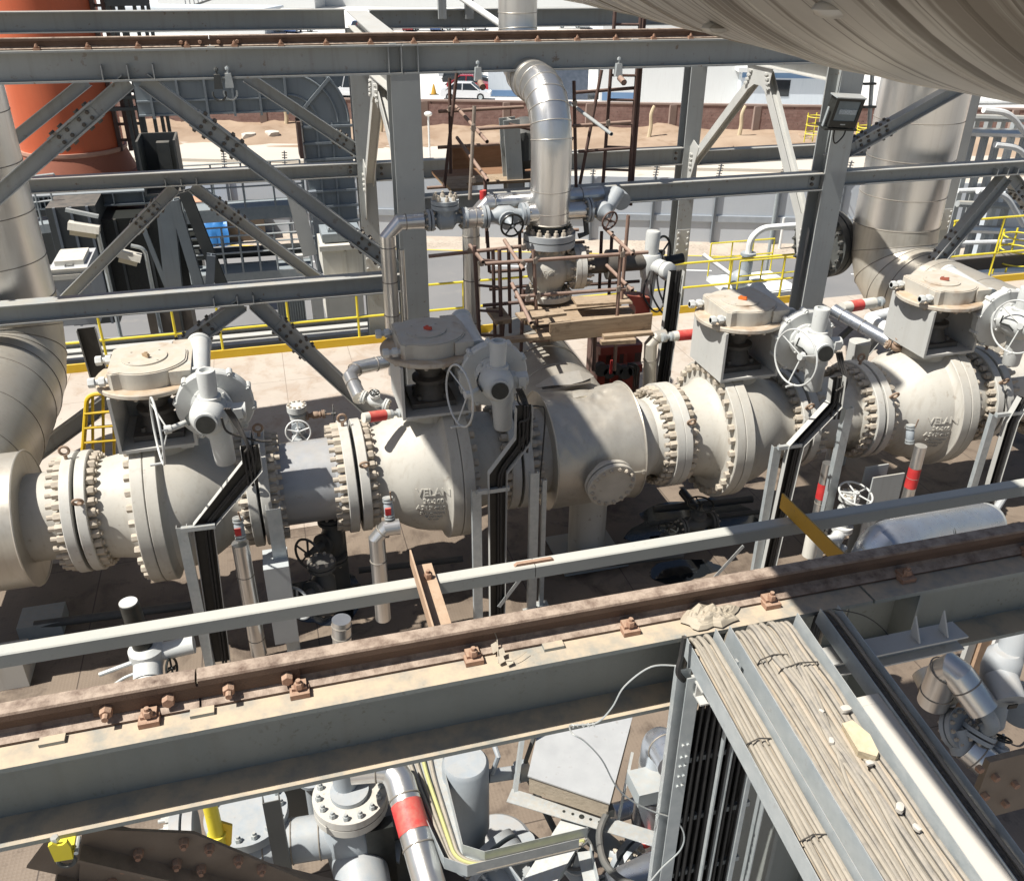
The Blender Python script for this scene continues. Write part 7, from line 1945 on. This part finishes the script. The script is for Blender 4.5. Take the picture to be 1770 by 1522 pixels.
# --- cabinets, panels and actuator in front of the pipeline, low down
t = boxthing('junction_cabinet', 'grey junction cabinet between the left tray and the left spool', 'cabinet', ((455, 985), (500, 1110)), 7.55, 7.9, weathered('pale_cabinet', (.40, .42, .42), (.46, .48, .47), .5, bump=.03))
p = PY(255, 1140, 6.9)
t = thing('electric_actuator', 'pale actuator with a black top cylinder behind the guard tube at the left', 'actuator', p)
m = MB(); m.lathe([(0, .09), (.52, .085), (.53, .0)], p + V(-.02, .05, .12), (-.05, 0, 1), 24); m.build('drive_sleeve', BLACKCAP, t)
m = MB(); m.cyl(p + V(-.05, .05, .645), p + V(-.05, .05, .655), .08, 24); m.build('sleeve_cap', ACT, t)
m = MB(); m.lathe([(-.12, .12), (0, .16), (.10, .16), (.14, .11)], p + V(0, .05, 0), (0, 0, 1), 26); m.cyl(p + V(-.0, .0, -.02), p + V(0, -.16, -.10), .13, 24); m.cyl(p + V(0, .05, .02), p + V(.42, .05, .05), .085, 20); m.build('actuator_body', ACT, t)
cap0 = p + V(0, -.15, -.095); cax = V(0, -.9, -.42).normalized()
m = MB(); m.cyl(cap0, cap0 + cax * .03, .115, 26); m.build('cover', ACT, t)
vs, fs = text_mesh('rotork', .062, .004); s_, u_, d_ = frame_from(cax)
lm = MB(); lm.add([cap0 + cax * (.032 + q.z) + V(1, 0, 0) * q.x + V(0, -.42, .9).normalized() * (q.y - .06) for q in vs], fs); lm.build('cast_lettering', GALVD, t, 0)
m = MB(); m.tube([p + V(-.12, -.02, .02), p + V(-.42, -.04, -.04)], .022, 10); m.build('conduit', GALV, t)
m = MB(); m.tube(spline([p + V(-.10, -.08, -.06), p + V(-.25, -.1, -.10), p + V(-.42, -.1, -.25), p + V(-.48, -.1, -.6)], 6), .014, 8); m.build('flex_lead', GALVD, t)
m = MB(); m.cyl(p + V(0, .05, -.12), V(p.x, p.y + .05, .1), .07, 16); m.build('valve_stem', DARKSTEEL, t)
hand_wheel(t, p + V(.20, -.06, -.10), (1, -.3, .2), .10, .012, BLACKCAP, 4)
for i in range(2):
    m = MB(); m.ring(p + V(-.12 + .03 * i, .08, .30 - .06 * i), V(.3, 1, .3), .10, .006, 24, 6); m.build('wire_coil', GALVD, t)
for i, (c0, c1, Y0, mt, lb) in enumerate((((1497, 808), (1512, 880), 7.7, STEEL, 'narrow grey plate standing behind the pale handwheel'), ((1510, 826), (1540, 890), 7.5, STEEL, 'wider grey plate leaning before the red banded standpipe'))):
    a, c_ = PY(*c0, Y0), PY(*c1, Y0); m = MB(); m.box((a.x, Y0, .02), (c_.x + .05, Y0 + .02, a.z)); tag(m.build('steel_plate', mt), lb, 'plate', 'standing plates')
# big blue clad pipe between guard tube and rail at the right
a, c_ = PY(1530, 942, 5.3), PY(1700, 905, 5.75)
path = [a + V(-.14, -.10, -.26), a + V(-.08, -.04, -.06), a + V(.1, 0, .02), c_ - (c_ - a).normalized() * .3, c_]
t = thing('clad_pipe', 'fat blue tinted clad pipe lying behind the near rail at the right', 'pipe', a)
m = MB(); m.tube(spline(path, 5), [.215] * 21, 40); m.v = [q + V(0, 0, 1) * .016 * mn.noise(q * 5.0) + V(0, 1, 0) * .012 * mn.noise(q * 7.0 + V(3, 3, 3)) for q in m.v]; m.build('cladding', BLUEPIPE, t)
seam_rings(t, [a, c_], .228, BLACKCAP, .009, at=[.10, .13, .40, .43, .70, .73]); d_ = (c_ - a).normalized()
m = MB(); m.lathe([(0, 0), (0, .205), (.05, .205), (.05, .17), (.12, .13), (.12, 0)], c_, d_, 30); m.build('end_cap', GALV, t)
m = MB(); m.cyl(c_ + d_ * .1 + V(0, 0, .05), c_ + d_ * .5 + V(0, .1, .35), .035, 10); m.build('side_tube', PRIMERBLUE, t)
m = MB(); p = PY(1440, 940, 5.5); m.cyl(p, p + V(.12, .1, 0), .06, 14); m.box(p + V(-.05, -.03, -.1), p + V(.06, .06, .06)); m.cyl(p + V(.1, .0, -.05), p + V(.1, 0, -.3), .05, 12); tag(m.build('limit_switch', ACT), 'white switch box behind the ochre bracket', 'switch box')
m = MB(); p = PY(1405, 925, 6.4); m.cyl(p, p + V(0, 0, -.25), .07, 18); tag(m.build('white_pot', CABWHITE), 'cream pot shaped housing left of the ochre bracket', 'housing')
# wet patch
# ---------------------------------------------------------------- deck
def deck_mat(name, c1, c2, stain, joint, grid, chk=0.0, rough=.8, wet=0.0):
    m, nt, b = new_mat(name)
    g = nd(nt, 'ShaderNodeNewGeometry'); pos = g.outputs['Position']
    c = mix(nt, ramp(nt, noise(nt, pos, .8, 5, .6), .3, .7), c1, c2)
    c = mix(nt, mul(nt, ramp(nt, noise(nt, pos, 1.7, 6, .65, .6), .50, .68), .85), c, stain)
    c = mix(nt, mul(nt, ramp(nt, noise(nt, pos, 6, 5, .7), .58, .74), .6), c, tuple(x * .6 for x in stain))
    bk = nd(nt, 'ShaderNodeTexBrick'); bk.offset = 0.0; bk.inputs['Scale'].default_value = 1.0; bk.inputs['Brick Width'].default_value = grid[0]; bk.inputs['Row Height'].default_value = grid[1]; bk.inputs['Mortar Size'].default_value = .007; bk.inputs['Mortar Smooth'].default_value = .2
    nt.links.new(pos, bk.inputs['Vector'])
    c = mix(nt, mul(nt, bk.outputs['Fac'], .85), c, joint)
    nt.links.new(c, b.inputs['Base Color'])
    rr = nd(nt, 'ShaderNodeMapRange'); rr.inputs['To Min'].default_value = rough - .2; rr.inputs['To Max'].default_value = min(1, rough + .15)
    nt.links.new(noise(nt, pos, 1.3, 4, .6), rr.inputs['Value']); nt.links.new(rr.outputs[0], b.inputs['Roughness'])
    bp = nd(nt, 'ShaderNodeBump'); bp.inputs['Strength'].default_value = .16 if chk else .25; bp.inputs['Distance'].default_value = .006
    if chk:
        vr = nd(nt, 'ShaderNodeTexVoronoi'); vr.inputs['Scale'].default_value = 1 / chk; vr.inputs['Randomness'].default_value = 0.0; nt.links.new(pos, vr.inputs['Vector'])
        nt.links.new(ramp(nt, vr.outputs['Distance'], .25, .5), bp.inputs['Height'])
    else: nt.links.new(noise(nt, pos, 30, 4, .6), bp.inputs['Height'])
    nt.links.new(bp.outputs['Normal'], b.inputs['Normal'])
    return m
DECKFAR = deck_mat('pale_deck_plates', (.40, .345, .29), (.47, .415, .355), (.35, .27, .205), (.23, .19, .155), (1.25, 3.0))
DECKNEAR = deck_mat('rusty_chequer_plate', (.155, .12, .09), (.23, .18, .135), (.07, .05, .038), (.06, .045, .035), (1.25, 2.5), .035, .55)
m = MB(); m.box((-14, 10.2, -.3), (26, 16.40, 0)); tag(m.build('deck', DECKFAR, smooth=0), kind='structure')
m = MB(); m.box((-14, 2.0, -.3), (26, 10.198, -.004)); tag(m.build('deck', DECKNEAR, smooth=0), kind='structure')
m_, nt, b = new_mat('standing_water'); b.inputs['Base Color'].default_value = (.012, .014, .016, 1); b.inputs['Roughness'].default_value = .06; b.inputs['Specular IOR Level'].default_value = .6
bp = nd(nt, 'ShaderNodeBump'); bp.inputs['Strength'].default_value = .1; g = nd(nt, 'ShaderNodeNewGeometry'); nt.links.new(noise(nt, g.outputs['Position'], 9, 3, .6), bp.inputs['Height']); nt.links.new(bp.outputs['Normal'], b.inputs['Normal'])
WATER = m_
def puddle(cx, cy, rx_, ry_, sd):
    n = 40; pts = []
    for i in range(n):
        a = 2 * PI * i / n; k = 1 + .35 * mn.noise(V(math.cos(a) * 1.3, math.sin(a) * 1.3, sd)) + .12 * mn.noise(V(math.cos(a) * 4, math.sin(a) * 4, sd))
        pts.append(V(cx + rx_ * k * math.cos(a), cy + ry_ * k * math.sin(a), .001))
    b = MB(); b.add(pts, [tuple(range(n))]); tag(b.build('water', WATER, smooth=0), kind='structure')
p = PZ(1215, 900); puddle(p.x - .1, p.y, .95, .55, 1)
p = PZ(1180, 985); puddle(p.x, p.y, .5, .22, 8)
p = PZ(560, 1030); puddle(p.x, p.y, .5, .5, 3)

# ---------------------------------------------------------------- plant on the deck below the near girder
def at(px, py, z): return PZ(px, py, z)
# drum valve with a bolted bonnet and a flanged branch towards the viewer
c = at(605, 1375, 1.35)
t = thing('strainer_valve', 'grey bolted strainer with a round lid below the near girder', 'valve', V(c.x, c.y, 0))
m = MB(); m.lathe([(.25, .16), (.55, .20), (.95, .24), (1.10, .24), (1.16, .20), (1.24, .20)], (c.x, c.y, 0), (0, 0, 1), 36); m.cyl((c.x, c.y, 0), (c.x, c.y, .26), .12, 20); m.cyl((c.x, c.y, .85), (c.x + .02, c.y - .52, .72), .20, 32); m.build('body', BLUEGREY, t)
for z in (1.24, 1.315): m = MB(); m.lathe([(z, 0), (z, .27), (z + .065, .27), (z + .065, 0)], (c.x, c.y, 0), (0, 0, 1), 44); m.build('flange', VALVE_PALE, t)
bolts(t, GALVD, circle_pts((c.x, c.y, 1.38), (0, 0, 1), .225, 14), (0, 0, 1), .04, .035, .02)
m = MB(); m.cyl((c.x, c.y, 1.38), (c.x, c.y, 1.42), .14, 28); m.cyl((c.x - .02, c.y + .06, 1.42), (c.x - .02, c.y + .06, 1.62), .09, 20); m.box((c.x + .06, c.y + .06, 1.42), (c.x + .14, c.y + .16, 1.58)); m.build('lid', BLUEGREY, t)
bx_ = V(.03, -1, -.22).normalized(); b0 = V(c.x + .02, c.y - .50, .73)
for k in (0, .10): m = MB(); m.lathe([(0, 0), (0, .285), (.075, .285), (.075, 0)], b0 + bx_ * k, bx_, 44); m.build('flange', VALVE_PALE, t)
bolts(t, VALVE_PALE, circle_pts(b0 + bx_ * .175, bx_, .235, 14, .5), bx_, .055, .05, .03)
m = MB(); m.lathe([(.175, .20), (.30, .20), (.32, .225), (.95, .225), (.95, 0)], b0, bx_, 36); m.build('white_branch', WHITE, t)
# blue grey pipe joining from the left
clad_pipe('blue grey pipe entering the strainer from the left', [V(c.x - .75, c.y + .05, .98), V(c.x - .15, c.y, .98)], .16, BLUEGREY, n=28, every=.2)
# flanged drum left with a yellow pipe
c2 = at(425, 1402, 1.2)
t = thing('flanged_drum', 'grey bolted drum head behind the yellow pipe at the lower left', 'drum', V(c2.x, c2.y, 0))
m = MB(); m.lathe([(0, .20), (1.1, .24), (1.12, .30), (1.2, .30), (1.2, 0)], (c2.x, c2.y, 0), (0, 0, 1), 44); m.build('drum', BLUEGREY, t)
bolts(t, GALVD, circle_pts((c2.x, c2.y, 1.2), (0, 0, 1), .25, 14), (0, 0, 1), .042, .035, .02)
m = MB(); fx_ = V(-1, .1, 0); q = V(c2.x - .38, c2.y + .02, .95)
for k in (0, .09): m.lathe([(k, 0), (k, .27), (k + .07, .27), (k + .07, 0)], q - V(.16, 0, 0), (1, 0, 0), 40)
m.build('side_flange', PRIMERBLUE, t)
bolts(t, STEEL_PALE, circle_pts(q - V(.16, 0, 0), (-1, 0, 0), .22, 12), (-1, 0, 0), .05, .04, .05)
yp = at(372, 1430, 1.55)
t = thing('yellow_pipe', 'bright yellow pipe standing upright at the lower left', 'pipe', V(yp.x, yp.y, 0))
m = MB(); m.cyl((yp.x, yp.y, .1), (yp.x, yp.y, 1.95), .048, 18); m.build('tube', YELLOW, t); m = MB(); m.lathe([(1.47, .045), (1.475, .062), (1.495, .062), (1.50, .045)], (yp.x, yp.y, 0), (0, 0, 1), 20); m.build('ring', YELLOW, t)
m = MB(); m.plate([V(yp.x + .03, yp.y, 1.60), V(yp.x + .11, yp.y, 1.53), V(yp.x + .08, yp.y, 1.36), V(yp.x + .03, yp.y, 1.28)], .02, (0, -1, 0)); m.build('fin', YELLOWD, t)
# grey post with slots
a = at(478, 1420, 1.6)
gpost('dark grey post between the drum head and the blue grey pipe', (468, 1385), (500, 1500), a.y, .11, .08, DARKSTEEL, 'posts below the near girder')
# silver pipe with the red band
p0, p1 = at(683, 1322, 1.75), at(752, 1560, 1.45)
clad_pipe('silver clad pipe with a broad red band running towards the viewer', [p0 + V(-.30, .05, 0), p0, p1], .105, ALU, .12, 28, .34, bands=[((1, .30), .52, RED)], steps=2)
m = MB(); m.box(at(650, 1470, 1.0) + V(-.06, 0, -.4), at(650, 1470, 1.0) + V(.14, .1, .22)); tag(m.build('black_box', BLACKCAP), 'black switch box under the red banded silver pipe', 'box')
m = MB(); m.plate([at(655, 1385, .7), at(700, 1395, .7), at(690, 1490, .7), at(645, 1470, .7)], .02, (0, 0, 1)); tag(m.build('pale_plate', GALV), 'pale sheet lying under the red banded silver pipe', 'plate')
# upright grey valve
c3 = at(805, 1345, 1.5)
t = thing('globe_valve', 'dark grey flanged globe valve on the chequer plate below the near girder', 'valve', V(c3.x, c3.y, 0))
m = MB(); m.lathe([(.55, .12), (.9, .14), (1.0, .17), (1.65, .17), (1.68, .15), (1.68, 0)], (c3.x, c3.y, 0), (0, 0, 1), 32); m.cyl((c3.x, c3.y, .75), (c3.x + .18, c3.y - .35, .62), .12, 24); m.build('body', BLUEGREY, t)
ax3 = V(.42, -.85, -.30).normalized(); f0 = V(c3.x + .10, c3.y - .20, .92)
for k in (0, .085): m = MB(); m.lathe([(k, 0), (k, .235), (k + .05, .235), (k + .05, 0)], f0 + ax3 * .0, ax3, 36); m.build('flange', BLUEGREY, t)
bolts(t, GALVD, circle_pts(f0 + ax3 * .135, ax3, .19, 12), ax3, .036, .03, .02)
m = MB(); m.lathe([(.13, .11), (.30, .08), (.36, .20), (.42, .20), (.42, 0)], f0, ax3, 32); 
for i in range(4):
    s_, u_, d_ = frame_from(ax3); an = PI / 2 * i; e = s_ * math.cos(an) + u_ * math.sin(an)
    m.plate([f0 + ax3 * .13 + e * .08, f0 + ax3 * .13 + e * .19, f0 + ax3 * .36 + e * .19, f0 + ax3 * .36 + e * .06], .014)
m.build('bonnet', BLUEGREY, t)
m = MB(); m.cyl(V(c3.x + .17, c3.y + .02, 1.45), V(c3.x + .42, c3.y + .04, 1.40), .05, 14); m.cyl(V(c3.x + .40, c3.y + .04, 1.40), V(c3.x + .48, c3.y + .05, 1.39), .08, 16); m.tube([V(c3.x + .20, c3.y, 1.5), V(c3.x + .24, c3.y - .02, 1.68), V(c3.x + .22, c3.y + .1, 1.75)], .02, 8); m.build('side_port', BLUEGREY, t)
m = MB(); m.tube([V(c3.x + .46, c3.y + .05, 1.4), V(c3.x + .66, c3.y - .25, .9)], .025, 8); m.tube([V(c3.x + .46, c3.y + .05, 1.45), V(c3.x + .60, c3.y + .15, 1.75)], .018, 8); m.build('stay_rod', DARKSTEEL, t)
m = MB(); q = at(860, 1440, .35); m.lathe([(0, .30), (.22, .30), (.26, .26), (.28, 0)], V(q.x, q.y, 0), (0, 0, 1), 32); tag(m.build('round_pedestal', PRIMERBLUE), 'blue grey round pedestal behind the bent cable tray', 'pedestal')
# bent galvanised cable tray
def flat_tray(label, outer, inner, z, h):
    t = thing('cable_tray', label, 'cable tray', PZ(*outer[1], z), 'bent cable trays below the near girder')
    O = [PZ(x, y, z) for x, y in outer]; I = [PZ(x, y, z) for x, y in inner]
    b = MB()
    for i in range(len(O) - 1): b.plate([O[i], O[i + 1], I[i + 1], I[i]], .003, (0, 0, 1))
    b.build('tray_floor', GALV, t, 20)
    for S in (O, I):
        b = MB()
        for i in range(len(S) - 1): b.plate([S[i], S[i + 1], S[i + 1] + V(0, 0, h), S[i] + V(0, 0, h)], .003)
        b.build('side_wall', GALV, t, 20)
    for k in range(5):
        f = .15 + .15 * k; pts = [O[i].lerp(I[i], f) + V(0, 0, .016 + .006 * (k % 2)) for i in range(len(O))]
        m = MB(); m.tube(arc_path(pts, .22, 6), .014, 7); tag(m.build('cable', DUSTCABLE if k != 3 else weathered('green_yellow_sheath', (.38, .38, .16), (.46, .45, .2), .7, bump=.05)), 'cable bending round in the curved tray below the near girder' if k != 3 else 'green yellow cable in the curved tray below the near girder', 'cable', 'cables in the bent tray' if k != 3 else None)
    return t
flat_tray('bent galvanised tray turning right below the near girder', [(672, 1290), (690, 1330), (768, 1500), (808, 1514), (1000, 1468)], [(762, 1290), (768, 1345), (800, 1478), (838, 1490), (1015, 1448)], 1.55, .11)
# white topped box on its frame
A_, B_, C_, D_ = at(912, 1340, 1.62), at(930, 1262, 1.62), at(1095, 1232, 1.62), at(1054, 1388, 1.62)
t = thing('equipment_box', 'pale metal topped box on a galvanised frame below the near girder', 'box', V(A_.x, A_.y, 1.4))
m = MB(); m.plate([A_, B_, C_, D_], .012, (0, 0, 1)); m.build('lid', weathered('brushed_lid', (.45, .455, .45), (.52, .525, .515), .4, metal=.3, s1=5, spots=.3, s2=20, bump=.05), t)
sh = V(0, 0, -.013)
m = MB(); k_ = .97; cc = (A_ + B_ + C_ + D_) / 4; m.plate([cc + (p - cc) * k_ + sh for p in (A_, B_, C_, D_)], .16, (0, 0, 1)); m.build('casing', weathered('gritty_casing', (.33, .28, .21), (.40, .34, .26), .85, s1=12, spots=.7, s2=30, bump=.4, bscale=40), t)
e0, e1 = at(885, 1362, 1.40), at(1140, 1438, 1.40)
m = MB(); m.angle(e0, e1, .12, .07, .006, (0, 0, 1), 1, -1); m.build('front_angle', GALV, t)
s_, u_, d_ = frame_from(e1 - e0, (0, 0, 1))
hm = MB()
for f in (.38, .44, .50, .56, .62): q = e0.lerp(e1, f) + s_ * .06; hm.cyl(q, q + V(0, 0, .002), .011 if f != .5 else .02, 12)
hm.build('bolt_holes', BLACKCAP, t)
m = MB(); m.obox(at(903, 1270, 1.7), at(890, 1368, 1.38), .05, .03, (1, 0, 0)); m.build('side_strap', GALV, t)
m = MB(); m.obox(at(1093, 1300, 1.55), at(1068, 1420, 1.38), .02, .02, (1, 0, 0)); m.obox(at(1068, 1420, 1.38), at(1050, 1432, 1.38), .05, .02); m.build('side_strap', GALV, t)
q0, q1 = at(1000, 1412, 1.37), at(925, 1535, 1.25)
m = MB(); m.prism([(-.10, 0), (.10, 0), (.10, -.05), (.094, -.05), (.094, -.006), (-.094, -.006), (-.094, -.05), (-.10, -.05)], q0, q1, (0, 0, 1)); m.build('support_arm', GALV, t)
m = MB(); m.box(at(1052, 1396, 1.5) + V(-.03, -.04, -.05), at(1052, 1396, 1.5) + V(.03, .02, .02)); m.tube(spline([at(x, y, z) for x, y, z in ((1052, 1400, 1.48), (1040, 1425, 1.45), (1036, 1450, 1.42), (1045, 1490, 1.40), (1075, 1520, 1.38), (1120, 1535, 1.36))], 6), .026, 10); m.build('conduit', DARKSTEEL, t)
m = MB(); m.angle(at(1020, 1470, 1.3), at(1040, 1560, 1.25), .09, .09, .006); tag(m.build('angle_bar', GALVD), 'grey angle bar below the conduit of the pale box', 'angle bar')
m = MB(); q = at(1105, 1375, 1.7); m.box(q + V(0, 0, -.12), q + V(.35, .22, 0)); tag(m.build('steel_bracket', GALVD), 'grey steel bracket joining the vertical cable ladder', 'bracket')
# blue clad pipes between box and ladder
clad_pipe('blue tinted elbow pipe right of the pale box', [at(1165, 1320, 1.9), at(1140, 1275, 1.9), at(1140, 1275, 1.9) + V(-.02, 0, -1.2)], .12, BLUEPIPE, .16, 28, .3)
clad_pipe('short blue tinted pipe low behind the pale box', [at(1060, 1405, .8), at(1110, 1390, .8)], .075, BLUEPIPE, n=24)
gate_valve('dark gate valve low down left of the vertical ladder', at(1000, 1500, 1.0), (.3, -1, 0), (-.2, -.2, 1), 1.2, BLUEGREY, DARKSTEEL, wr=.10, stem_l=.24)
t = thing('flange_joint', 'dark blue flange joint low down beside the vertical ladder', 'flange', at(1085, 1480, 1.0))
flange_pair(t, at(1082, 1482, 1.0), (.5, -.8, -.1), .15, .035, .02, BLUEGREY, 10, .034)
m = MB(); q = at(1082, 1482, 1.0); m.cyl(q - V(.25, -.4, 0), q + V(.35, -.56, -.1), .085, 20); m.build('pipe', BLUEGREY, t)
clad_pipe('light grey clad pipe at the bottom left of the vertical ladder', [at(1060, 1535, 1.2), at(1150, 1490, 1.2)], .11, BLUEPIPE, n=24)
m = MB(); q = at(1110, 1452, 1.0); m.cyl(q, q + V(0, 0, .05), .07, 18); tag(m.build('end_plug', RED), 'red round cap low down beside the vertical ladder', 'cap')
# --- lower right corner
pA, pB = at(1652, 1150, 1.75), at(1700, 1225, 1.45)
clad_pipe('silver clad pipe slanting down at the right below the near girder', [pA + V(.0, .10, -.5), pA + V(-.02, .06, .0), pB], .125, ALU, .12, 28, .26, steps=2)
dk_ = pB + (pB - pA).normalized() * .05
t = thing('flanged_elbow', 'dark blue grey elbow with flanges below the slanting silver pipe', 'pipe fitting', dk_)
m = MB(); m.tube(arc_path([pB, pB + (pB - pA).normalized() * .16, at(1700, 1262, 1.15)], .12, 6), .06, 16); m.build('elbow', BLUEGREY, t)
flange_pair(t, at(1690, 1268, 1.1), (.5, .2, .8), .14, .035, .015, BLUEGREY, 10, .03)
flange_pair(t, at(1655, 1258, 1.1), (.25, -.7, .6), .17, .04, .015, BLUEGREY, 12, .032)
m = MB(); m.cyl(at(1655, 1258, 1.1), at(1668, 1300, .95), .11, 22); m.build('body', BLUEGREY, t)
clad_pipe('bright silver cone piece under the flanged elbow', [at(1672, 1290, 1.0), at(1718, 1330, .9)], .13, ALU, n=28, every=.2)
gate_valve('small dark gate valve beside the bright silver cone', at(1722, 1310, .9), (.8, -.6, 0), (.3, .3, 1), .9, BLUEGREY, BLACKCAP, wr=.08, stem_l=.2)
clad_pipe('silver pipe end at the left of the slanting silver pipe', [at(1605, 1160, 1.4), at(1632, 1215, 1.3)], .14, ALU_DULL, n=28, every=.25)
ap = at(1728, 1165, 1.6)
t = thing('electric_actuator', 'pale actuator coloured darker for shade at the right edge below the near girder', 'actuator', ap)
m = MB(); m.cyl(ap, ap + V(-.05, -.20, -.10), .13, 24); m.lathe([(-.2, .12), (.0, .15), (.15, .14), (.2, .1), (.2, 0)], ap + V(.05, .05, 0), (0, 0, 1), 24); m.build('actuator_body', PRIMERBLUE, t)  # blue-grey colour stands in for the shade on this actuator
m = MB(); m.lathe([(0, .11), (.35, .10), (.36, 0)], ap + V(.10, .05, .1), (.2, .2, 1), 24); m.build('drive_sleeve', PRIMERBLUE, t)
m = MB(); m.lathe([(0, .12), (.4, .11), (.42, 0)], ap + V(.0, .0, -.12), (.1, -.1, -1), 24); m.build('motor', BLUEGREY, t)
m = MB(); m.obox(ap + V(-.09, -.235, -.11), ap + V(.0, -.235, -.12), .01, .04); m.build('display_cover', BLACKCAP, t)
t = thing('wide_flange', 'dark flange disc cut by the right edge below the near girder', 'flange', at(1765, 1215, 1.2))
m = MB(); m.lathe([(0, 0), (0, .2), (.06, .2), (.06, 0)], at(1768, 1215, 1.2), (-1, -.4, .2), 30); m.build('disc', BLUEGREY, t)
for i, x in enumerate((1675, 1698, 1718)):
    m = MB(); a, c_ = at(x, 1120, 1.0), at(x - 12, 1215, .4); m.obox(V(a.x, a.y, 0), V(a.x, a.y, 1.5), .09 if i != 1 else .12, .05); tag(m.build('panel_strip', (STEEL_PALE, YELLOWD, WHITE)[i] if i != 1 else BROWNBR), ('pale upright strip behind the slanting silver pipe', 'olive brown upright strip behind the slanting silver pipe', 'white upright strip right of the olive brown one')[i], 'strip')
m = MB(); q = PY(1718, 1345, 2.05); m.box(q + V(-.06, 0, -.28), q + V(.35, .03, .12)); t = tag(m.build('gusset_plate', BRW), 'dark bolted gusset at the lower right beside the rightmost tray', 'gusset')
bolts(t, RUSTNUT, [PY(x, y, 2.05) for x, y in ((1690, 1325), (1718, 1340), (1752, 1352), (1700, 1372), (1735, 1385))], (0, -1, 0), .03, .025)
for i, (x0, y0, x1, y1) in enumerate(((1735, 1235, 1772, 1215), (1700, 1275, 1735, 1282))):
    m = MB(); m.tube(spline([at(x0, y0, .5), at((x0 + x1) / 2, max(y0, y1) + 12, .4), at(x1, y1, .5)], 6), .012, 6); tag(m.build('cable', RUBBER), ('thin cable hanging over the orange brown plate at the right', 'second thin cable low at the right edge')[i], 'cable')

# dark blocks added to deepen the shade below the girder, pipes under the line
boxthing('shade_block', 'dark block added as shade low between the strainer and the red banded pipe', 'shade block', ((640, 1440), (760, 1560)), 4.6, 5.3, DARKSTEEL)
boxthing('shade_block', 'dark block added as shade low behind the drum head at the lower left', 'shade block', ((395, 1330), (560, 1440)), 5.6, 6.2, DARKSTEEL, group=None)
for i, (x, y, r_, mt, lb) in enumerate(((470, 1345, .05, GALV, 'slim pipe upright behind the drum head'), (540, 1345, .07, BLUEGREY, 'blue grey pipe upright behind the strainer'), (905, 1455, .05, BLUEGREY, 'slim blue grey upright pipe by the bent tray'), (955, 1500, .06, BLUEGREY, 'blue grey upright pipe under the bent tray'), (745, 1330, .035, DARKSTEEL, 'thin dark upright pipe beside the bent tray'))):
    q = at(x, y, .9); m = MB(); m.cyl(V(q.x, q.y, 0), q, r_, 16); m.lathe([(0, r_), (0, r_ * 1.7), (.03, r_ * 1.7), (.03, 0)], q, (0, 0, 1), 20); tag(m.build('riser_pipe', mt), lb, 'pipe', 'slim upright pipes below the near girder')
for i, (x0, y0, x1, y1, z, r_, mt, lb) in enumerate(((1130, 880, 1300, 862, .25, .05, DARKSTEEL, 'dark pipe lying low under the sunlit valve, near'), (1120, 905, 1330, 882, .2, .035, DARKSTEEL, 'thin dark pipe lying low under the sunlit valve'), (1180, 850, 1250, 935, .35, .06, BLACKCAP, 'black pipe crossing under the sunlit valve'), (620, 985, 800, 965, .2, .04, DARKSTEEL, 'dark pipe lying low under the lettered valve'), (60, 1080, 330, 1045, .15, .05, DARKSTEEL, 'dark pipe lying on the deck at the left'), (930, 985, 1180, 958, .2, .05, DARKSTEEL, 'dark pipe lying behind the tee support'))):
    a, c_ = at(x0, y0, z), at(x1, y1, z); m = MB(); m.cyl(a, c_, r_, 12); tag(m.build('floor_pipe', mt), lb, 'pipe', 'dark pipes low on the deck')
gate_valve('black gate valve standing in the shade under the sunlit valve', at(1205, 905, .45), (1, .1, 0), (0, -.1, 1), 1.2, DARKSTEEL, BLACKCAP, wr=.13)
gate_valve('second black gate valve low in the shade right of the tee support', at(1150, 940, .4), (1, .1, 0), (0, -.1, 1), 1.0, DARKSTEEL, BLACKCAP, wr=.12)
m = MB(); q = at(20, 1140, .3); m.box(q + V(-.3, -.1, -.3), q + V(.12, .25, .05)); tag(m.build('concrete_plinth', CABWHITE), 'pale plinth cut by the left edge below the guard tube', 'plinth')
m = MB(); q = at(60, 1080, .1); m.box(q + V(-.15, -.12, -.1), q + V(.30, .25, .08)); tag(m.build('pale_plate', GALVD), 'grey plate on the deck at the left edge', 'plate')
